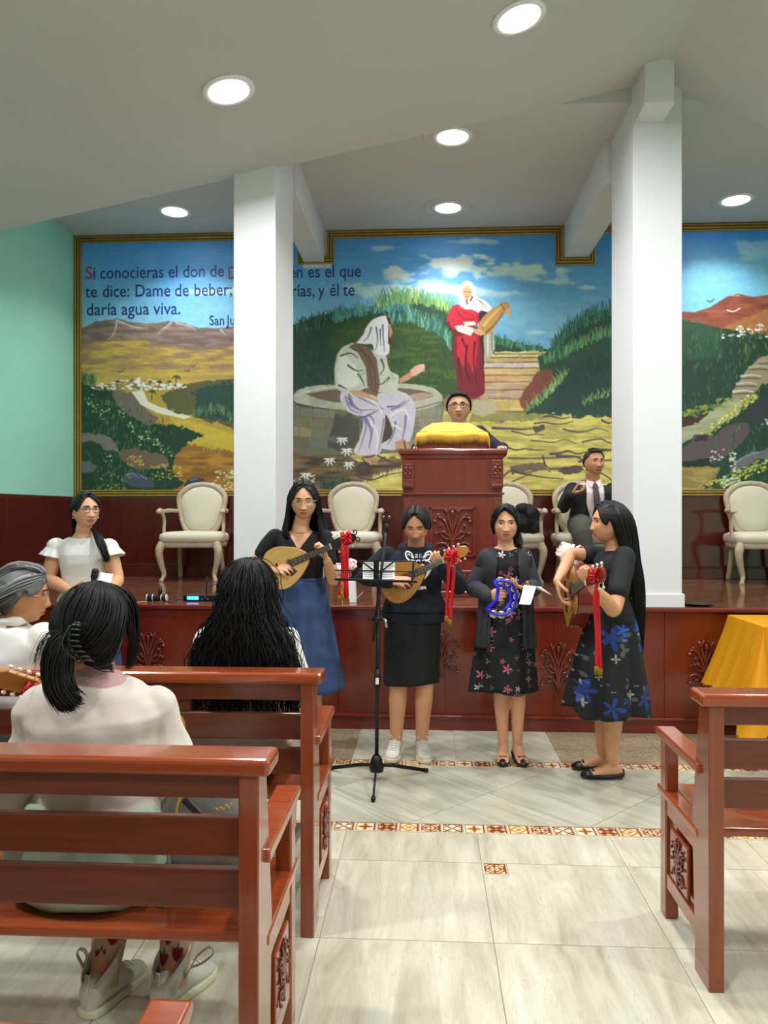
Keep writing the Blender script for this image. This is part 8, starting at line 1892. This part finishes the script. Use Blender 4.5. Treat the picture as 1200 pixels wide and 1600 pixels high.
for (r_, z) in ((.17, .12), (.20, .05), (.215, -.02), (.215, -.09), (.17, -.128)): rings.append([H + Vector((math.cos(t) * r_ + .0, math.sin(t) * r_ * .62 - .035, z)) for t in [2 * PI * i / 40 for i in range(40)]])
g.loft(rings); me = remesh(g, .009, 2); folds(me, .006, (12, 12, 5), 3); finish(me, 'skirt_back', 'mint', f.e)
for an in AN:
    g = G(); kn = Vector((an.x, H.y + .42, .53)); limb(g, [kn, kn.lerp(an, .4), kn.lerp(an, .60)], [.075, .066, .062]); finish(g.mesh(), 'trouser_leg', 'sage', f.e)
# socks with strawberries
M['sock'] = mat('tan_sock', 'C8AE92', .9, attr='Col', bump=.2, bscale=300, bdist=.001)
for k, an in enumerate(AN):
    g = G(); kn = Vector((an.x, H.y + .42, .53)); d = (kn - an).normalized(); n_ = 64; rows_ = 60; R = fr(d, (0, 1, 0)); V = []; C = []
    spots = [((-.1, .055), (.8, .105)), ((-.4, .105), (.5, .06), (-.75, .045))][k]
    for r in range(rows_):
        t = r / (rows_ - 1) * .17; rad = float(np.interp(t, [0, .05, .17], [.046, .045, .057]))
        for i in range(n_):
            a = 2 * PI * i / n_; p = Vector((an.x, an.y, an.z - .03)) + Vector((0, 0, 0)) + d * t + R.col[0] * (math.cos(a) * rad) + R.col[2] * (math.sin(a) * rad); V.append(p)
            x = p.x - an.x; back = p.y < (an + d * t).y + .0; col = lin('C4A888')
            for sxp, sz in spots:
                cx_ = sxp * .034; dx = (x - cx_) * .8; dz = (t - .03) - sz
                if back and abs(dx) < .0135 * max(0, 1 - max(0, -dz) / .022) ** .6 * (1 if dz < .014 else 0) and -.021 < dz < .014: col = lin('7E1020')
                if back and dz >= .010 and dz < .019 and abs(dx) < .011 and (abs((abs(dx) * 90) % 1 - .5) > .15): col = lin('24402E')
                if back and .014 < dz < .030 and abs(dx - .002) < .0018: col = lin('1E2A20')
            C.append(col)
    g.add(V, [(r * n_ + i, r * n_ + (i + 1) % n_, (r + 1) * n_ + (i + 1) % n_, (r + 1) * n_ + i) for r in range(rows_ - 1) for i in range(n_)]); me = g.mesh(); setcol(me, np.array(C)); finish(me, 'sock', 'sock', f.e)
for an, dv in zip(AN, ((.32, 1, 0), (.42, 1, 0))):
    d = Vector(dv).normalized(); sd = d.cross(Vector((0, 0, 1))); b = Vector((an.x, an.y, 0))
    sneaker(f, an, dv, 1.0)
    # high padded collar, heel tab and pull loop
    g = G(); rings = []
    for (z, r1, r2, fx) in ((.06, .040, .052, .0), (.10, .041, .054, .002), (.125, .045, .06, .006), (.128, .050, .064, .008)): rings.append([b + d * (math.cos(t) * r2 - .012 + fx) + sd * (math.sin(t) * r1) + Vector((0, 0, z - .008 + .038 * math.cos(t) + .03 * abs(math.sin(t)))) for t in [2 * PI * i / 32 for i in range(32)]])
    g.loft(rings, cap=False); o = finish(g.mesh(), 'shoe_collar', 'sneaker', f.e); so = o.modifiers.new('s', 'SOLIDIFY'); so.thickness = .006
    g = G(); g.tube([b - d * .072 + Vector((0, 0, .03)), b - d * .071 + Vector((0, 0, .08)), b - d * .066 + Vector((0, 0, .125))], [.011, .011, .010], 8, flat=.3, up=sd); finish(g.mesh(), 'heel_tab', 'sneaker', f.e)
lp0 = AN[0] + Vector((-.045, -.02, .03)); g = G(); g.tube(spline([tuple(lp0), tuple(lp0 + Vector((-.02, -.01, .05))), tuple(lp0 + Vector((-.01, -.012, .07))), tuple(lp0 + Vector((.008, -.01, .055))), tuple(lp0 + Vector((.0, 0, .0)))], 5), .008, 6, flat=.25, up=(0, 1, 0)); finish(g.mesh(), 'pull_loop', 'sneaker', f.e)
lp0 = AN[1] + Vector((.045, -.01, .0)); g = G(); g.tube(spline([tuple(lp0), tuple(lp0 + Vector((.035, 0, .065))), tuple(lp0 + Vector((.075, 0, .095))), tuple(lp0 + Vector((.085, 0, .075))), tuple(lp0 + Vector((.05, 0, .045))), tuple(lp0 + Vector((.015, 0, .03)))], 5), .009, 6, flat=.25, up=(0, 1, 0)); finish(g.mesh(), 'pull_loop', 'sneaker', f.e)
# hair, gathered into a claw clip and falling to the left
f.haircap(.020, line=.05, side=-.05, back=-.080, curt=.3)
w_ = lambda u, v, dy: P(u, v, YB + dy)
clipc = w_(123, 1000, -.155)
top_ = [w_(150, 910, -.02), w_(112, 922, -.03), w_(188, 925, -.0), w_(88, 950, .0), w_(205, 960, .02)]
GA = [[w_(150, 909, .02), w_(120, 918, -.05), w_(97, 950, -.09), w_(96, 985, -.12), w_(105, 1005, -.14)],
      [w_(150, 909, .02), w_(135, 920, -.08), w_(116, 950, -.125), w_(108, 985, -.145), w_(110, 1005, -.15)],
      [w_(150, 909, .02), w_(155, 925, -.09), w_(148, 960, -.14), w_(130, 990, -.155), w_(116, 1010, -.15)],
      [w_(152, 909, .02), w_(178, 930, -.07), w_(176, 975, -.125), w_(150, 1010, -.14), w_(120, 1015, -.145)],
      [w_(152, 909, .02), w_(192, 940, -.03), w_(190, 985, -.09), w_(172, 1030, -.11), w_(135, 1030, -.13)],
      [w_(178, 1050, -.06), w_(160, 1045, -.09), w_(140, 1035, -.12), w_(120, 1020, -.135)]]
f.strands(GA, 1300, .0022, .004, seed=60, k=16, local=False, lenjit=.03, taper=.7, sides=3)
GP = [[w_(100, 985, -.13), w_(80, 1000, -.14), w_(70, 1040, -.15), w_(74, 1075, -.165), w_(86, 1100, -.175), w_(92, 1108, -.18)],
      [w_(106, 990, -.14), w_(92, 1010, -.155), w_(82, 1050, -.17), w_(88, 1085, -.18), w_(104, 1104, -.185), w_(114, 1108, -.185)],
      [w_(112, 1000, -.14), w_(104, 1020, -.16), w_(98, 1055, -.175), w_(105, 1080, -.185), w_(120, 1096, -.185), w_(128, 1098, -.18)],
      [w_(114, 1010, -.14), w_(110, 1030, -.155), w_(108, 1055, -.165), w_(114, 1075, -.175), w_(126, 1088, -.175)]]
f.strands(GP, 620, .0024, .005, seed=61, k=16, local=False, lenjit=.2, taper=.15, sides=3)
GR = [[w_(158, 910, .03), w_(195, 925, .02), w_(212, 960, .03), w_(212, 1000, .04), w_(208, 1035, .05), w_(196, 1046, .06)],
      [w_(158, 910, .05), w_(192, 922, .08), w_(208, 955, .11), w_(208, 1000, .12), w_(200, 1038, .12)],
      [w_(155, 909, -.0), w_(190, 928, -.03), w_(203, 958, -.03), w_(205, 985, .0), w_(209, 1015, .03), w_(206, 1040, .045)]]
f.strands(GR, 420, .0024, .004, seed=62, k=14, local=False, lenjit=.12, taper=.2, sides=3)
f.strands([[w_(95, 985, -.12), w_(75, 990, -.12), w_(62, 1010, -.12), w_(57, 1035, -.12)], [w_(98, 990, -.13), w_(78, 1000, -.13), w_(68, 1020, -.13), w_(62, 1045, -.13)]], 24, .0009, .008, seed=63, k=10, local=False, sides=3)
cl = empty('claw_clip', clipc, 'black plastic claw clip holding the hair of the girl in the near pew', 'hair clip')
M['clip'] = mat('black_plastic', '0F1114', .15, coat=.6)
a_ = w_(110, 978, -.175) - clipc; b_ = w_(128, 1034, -.165) - clipc; m_p = (a_ + b_) / 2 + Vector((-.012, -.012, 0))
sp = spline([tuple(a_), tuple(m_p), tuple(b_)], 8); G().tube(sp, .0045, 8).build('spine', 'clip', cl, smooth=True)
sp2 = spline([tuple(a_ + Vector((.004, -.01, .003))), tuple(m_p + Vector((-.010, -.016, 0))), tuple(b_ + Vector((0, -.01, -.002)))], 8); G().tube(sp2, .0025, 6).build('outer_rim', 'clip', cl, smooth=True)
for k in range(8):
    t = .04 + k * .135; i = min(int(t * (len(sp) - 1)), len(sp) - 2); p = Vector(sp[i]).lerp(Vector(sp[i + 1]), t * (len(sp) - 1) - i)
    G().tube([p, p + Vector((.012, -.010, .006)), p + Vector((.024, -.006, .005)), p + Vector((.029, .006, .001))], [.0038, .0036, .003, .002], 6).build('tooth', 'clip', cl, smooth=True)
G().tube([a_, a_ + Vector((.015, -.004, .008)), a_ + Vector((.028, .0, .006))], .003, 6).build('tooth', 'clip', cl, smooth=True)

# ------------------------------------------------------------------ bag beside her
M['greyleather'] = mat('grey_leather', '8A8A84', .55, var=.06, scale=14, bump=.25, bscale=60, bdist=.004); M['darkstrap'] = mat('dark_leather', '3A2E30', .45)
Cb = Vector((P(312, 1340, 2.06).x, 2.07, .472)); bg = empty('handbag', Cb, 'grey leather handbag with a dark strap on the near pew beside the seated girl', 'bag')
g = G(); rings = []
for z, w_2, d_2 in ((0, .12, .055), (.02, .135, .065), (.12, .14, .062), (.22, .125, .05), (.29, .10, .03), (.305, .085, .015)): rings.append([(np.sign(math.cos(t)) * abs(math.cos(t)) ** .55 * w_2 + .01, np.sign(math.sin(t)) * abs(math.sin(t)) ** .7 * d_2, z) for t in [2 * PI * i / 40 for i in range(40)]])
g.loft(rings); g.build('body', 'greyleather', bg, smooth=True)
G().tube(spline([(-.03, -.04, .285), (-.045, -.055, .25), (-.05, -.064, .2), (-.045, -.07, .15)], 5), .004, 6).build('zip', 'goldp', bg, smooth=True)
G().tube([(-.03, -.055, .262), (.02, -.068, .225), (.07, -.072, .19)], .011, 6, flat=.3).build('zip_pull', 'darkstrap', bg, smooth=True)
G().tube(spline([(-.06, -.066, .02), (-.075, -.075, .12), (-.07, -.06, .22)], 6), .016, 6, flat=.25).build('strap', 'greyleather', bg, smooth=True)
G().tube(spline([(-.12, -.05, .01), (-.10, -.09, .004), (-.06, -.11, .006)], 5), .02, 6, flat=.2, up=(0, 0, 1)).build('strap_end', 'greyleather', bg, smooth=True)
G().tube(spline([(.055, -.0655, .235), (.06, -.066, .245), (.066, -.065, .237), (.072, -.064, .248), (.08, -.062, .240), (.086, -.060, .252), (.093, -.058, .243), (.10, -.055, .255)], 4), .0018, 5).build('gold_script', 'goldp', bg, smooth=True)
for k in range(3): G().ell((-.07 + k * .018, -.083, .10), (.005, .003, .005), nu=8, nv=6).build('strap_stud', 'darkstrap', bg)
# ------------------------------------------------------------------ flowers, stage equipment and small things
M['petal'] = mat('pale_pink_petal', 'F6DAD4', .7, var=.05, scale=20); M['vasew'] = mat('white_vase', 'EEEEEC', .5, var=.02); M['leafg'] = mat('dark_leaf', '24382A', .5)
def peony(g, c, r, seed=0, n=26):
    rg = random.Random(seed); c = Vector(c)
    for k in range(n):
        th = math.acos(1 - 1.7 * (k + .5) / n); ph = k * 2.4; d = Vector((math.sin(th) * math.cos(ph), math.sin(th) * math.sin(ph), math.cos(th))); R = d.to_track_quat('Z', 'Y').to_matrix(); V = []; Fc = []; q = r * rg.uniform(.75, 1.0); ro = rg.uniform(0, 6)
        for a in range(5):
            for b in range(7):
                u = a / 4; v = (b / 6 - .5) * 2; w_ = .75 * q * math.sin(PI * (.12 + .75 * u)); V.append(c + R @ (Matrix.Rotation(ro, 3, 'Z') @ Vector((v * w_, (u - .5) * q * 1.1, q * (.65 + .3 * u - .35 * v * v + .05 * math.sin(b * 3 + k))))))
        Fc = [(a * 7 + b, a * 7 + b + 1, (a + 1) * 7 + b + 1, (a + 1) * 7 + b) for a in range(4) for b in range(6)]; g.add(V, Fc)
def vase(u, Y, w0, w1, h, label, flowers):
    p = P(u, 900, Y); c = Vector((p.x, Y, STZ)); e = empty('flower_vase', c, label, 'vase', 'flower vases on the stage edge')
    g = G(); g.loft([[(x * w_, y * w_, z) for x, y in ((-1, -1), (1, -1), (1, 1), (-1, 1))] for w_, z in ((w0, 0), (w1, h), (w1 - .008, h), (w0 - .008, .02))]); g.build('vase', 'vasew', e, bevel=.004)
    for k, (dx, dy, z, r) in enumerate(flowers):
        g = G(); peony(g, (dx, dy, z), r, k + int(u), 34); o = g.build('peony', 'petal', e, smooth=True); 
        G().tube([(0, 0, .05), (dx * .5, dy * .5, (z + .05) / 2), (dx, dy, z)], .003, 5).build('stem', 'leafg', o)
    return e, c
e, c = vase(546, 5.52, .05, .044, .155, 'white square vase with pale pink flowers at the stage edge, behind the red ribbon', [(-.075, .0, .24, .05), (.005, -.01, .27, .055), (-.03, .02, .2, .045), (-.085, .02, .19, .04)])
def leaf(g, a, b, w_):
    a, b = Vector(a), Vector(b); m = (a + b) / 2 + Vector((0, 0, .012)); d = (b - a).normalized(); s_ = d.cross(Vector((0, 1, 0))).normalized() * w_
    g.add([a, m + s_, b, m - s_, m + Vector((0, -.006, 0))], [(0, 1, 4), (1, 2, 4), (2, 3, 4), (3, 0, 4)])
for a, b in (((.02, 0, .17), (.12, -.01, .21)), ((.01, 0, .17), (.10, 0, .18)), ((-.02, 0, .16), (-.10, .0, .13)), ((0, 0, .16), (-.04, -.02, .09))):
    g = G(); leaf(g, a, b, .014); g.build('leaf', 'leafg', e)
G().tube([(.055, 0, .03), (.10, -.01, .075)], .002, 4).build('twig', 'bone', e)
vase(893, 5.50, .05, .044, .20, 'white square vase with a large pale pink peony behind the guitar', [(-.03, .0, .36, .085), (.05, .0, .35, .075), (.01, .01, .31, .07)])
# radio microphone receiver with its screen, and the small mixer box
M['lcd'] = mat('lcd', '6FD0F4', .3, emit='58C8F8', estr=1.6); M['lcdtext'] = mat('lcd_digits', '1A4A6A', .4); M['cablepurple'] = mat('purple_cable', '4A3A7A', .5); M['cableyellow'] = mat('yellow_cable', 'D8A860', .5); M['darkbox'] = mat('receiver_case', '14151F', .3)
Yr = 5.50; a = P(286, 938, Yr); b = P(340, 938, Yr); e = empty('wireless_receiver', ((a.x + b.x) / 2, Yr + .05, STZ), 'black wireless microphone receiver with a glowing blue screen on the stage edge', 'receiver'); hw_ = (b.x - a.x) / 2
G().bx(-hw_, hw_, -.05, .05, .004, .046).build('case', 'darkbox', e, bevel=.003)
G().bx(-hw_ + .03, -hw_ + .115, -.0525, -.049, .012, .037).build('screen', 'lcd', e)
text('screen_digits', '642.50', .017, 'lcdtext', e, Matrix.Translation((-hw_ + .040, -.0535, .018)) @ Matrix.Rotation(PI / 2, 4, 'X'), .0003)
for k in range(3): G().cyl((-hw_ + .14 + k * .022, -.05, .018 + .012 * (k % 2)), .005, .004, 12, Matrix.Rotation(PI / 2, 3, 'X')).build('knob', 'silver', e)
for x, t in ((hw_ * .15, .13), (hw_ * .98, .19)): G().tube([(x, .04, .045), (x + .004, .04, .045 + t)], .004, 8).build('antenna', 'flatblack', e, smooth=True)
a = P(229, 940, Yr - .02); b = P(259, 940, Yr - .02); e = empty('audio_adapter', ((a.x + b.x) / 2, Yr + .0, STZ), 'small black box with white bands and a stubby plug on the stage edge', 'adapter'); hw_ = (b.x - a.x) / 2
g = G(); g.tube([(-hw_, 0, .026), (hw_, 0, .026)], .024, 14); g.build('case', 'darkbox', e, smooth=False)
for x in (-hw_, -hw_ * .4, hw_ * .5, hw_): G().tube([(x - .003, 0, .026), (x + .003, 0, .026)], .0252, 14).build('white_band', 'vasew', e)
G().tube([(hw_ * .3, 0, .045), (hw_ * .3, 0, .06), (hw_ * .35, 0, .10)], [.008, .015, .013], 10).build('plug', 'flatblack', e, smooth=True)
def cable(name, pts, r, m, label):
    pts = [Vector(p) for p in pts]; c = pts[0].copy(); g = G(); g.tube(spline([tuple(p - c) for p in pts], 7), r, 7); o = g.build(name, m, None, smooth=True); o.location = c; return tag(o, label, 'cable', 'cables on the stage edge')
z = STZ + .005
cable('cable', [F(206, 944, z), F(217, 941, z), F(229, 940, z)], .004, 'cableyellow', 'yellow cable running left from the small adapter')
cable('cable', [F(260, 938, z), F(268, 941, z), F(276, 937, z), F(287, 936, z)], .004, 'cablepurple', 'dark purple cable between the adapter and the receiver')
x0 = P(322, 925, Yr + .15)
cable('cable', [Vector((x0.x, Yr + .13, z)), Vector((x0.x - .03, Yr + .17, z + .07)), Vector((x0.x + .06, Yr + .2, z + .10)), Vector((x0.x + .12, Yr + .22, z + .03)), Vector((x0.x + .04, Yr + .19, z))], .004, 'cablepurple', 'tangled purple cable looping up behind the receiver')
cable('cable', [Vector((x0.x + .02, Yr + .14, z)), Vector((x0.x + .08, Yr + .18, z + .06)), Vector((x0.x + .15, Yr + .2, z + .08)), Vector((x0.x + .2, Yr + .25, z))], .0035, 'cablepurple', 'second purple cable behind the receiver antenna')
g = G(); g.prism([(0, 0, 0), (.05, 0, 0), (.015, 0, .035)], (0, .004, 0)); o = g.build('paper_scrap', 'paper'); o.location = Vector((P(315, 926, Yr + .12).x, Yr + .12, STZ + .001)); tag(o, 'small white paper scrap leaning behind the receiver', 'paper')
# dark plate
c = F(1090, 944, STZ + .01); g = G(); g.lathe((0, 0, 0), [(.02, .002), (.075, .002), (.085, .004), (.118, .016), (.122, .018), (.117, .019), (.083, .008), (.02, .006)], 40); o = g.build('plate', mat('pewter', '5A5E60', .25, .7), None, smooth=True); o.location = (c.x, c.y + .03, STZ); tag(o, 'dark grey metal plate on the stage beside the right column', 'plate')
# jacket over the chair beside the pulpit
M['jacketblack'] = mat('black_jacket', '101114', .8, bump=.2, bscale=60)
cj = P(818, 815, 7.12); e = empty('jacket', cj, 'black jacket hung over the arm of the chair beside the pulpit', 'jacket'); g = G()
for dx, dz, r in ((-.02, .11, (.06, .09, .06)), (.05, .06, (.085, .09, .09)), (.02, -.02, (.10, .10, .10)), (.07, -.06, (.06, .09, .08)), (-.03, .0, (.07, .1, .1))): g.ell(Vector(cj) + Vector((dx, 0, dz)), r)
me = remesh(g, .01, 2); folds(me, .014, (14, 14, 9), 3); finish(me, 'cloth', 'jacketblack', e)
# dried palm fan on the right pew
M['straw'] = mat('dry_palm', '8A7468', .7, var=.2, scale=40)
c0 = Vector((P(1175, 1235, 2.8).x, 2.78, .475)); e = empty('palm_fan', c0, 'dry palm leaf fan lying on the seat of the right pew', 'fan')
for k in range(14):
    a = -.25 + k * .05; g = G(); L_f = .30 - .008 * abs(k - 6); dv = Vector((-math.cos(a), .0 + math.sin(a) * .8, .0)); p0 = Vector((.16, .0, .075)); p1 = p0 + dv * L_f + Vector((0, 0, -.062 + .003 * (k % 3)))
    s_ = Vector((0, .012, .006)); g.add([p0, (p0 + p1) / 2 + s_, p1, (p0 + p1) / 2 - s_, (p0 + p1) / 2 + Vector((0, 0, .006))], [(0, 1, 4), (1, 2, 4), (2, 3, 4), (3, 0, 4), (0, 3, 2, 1)]); g.build('blade', 'straw', e)
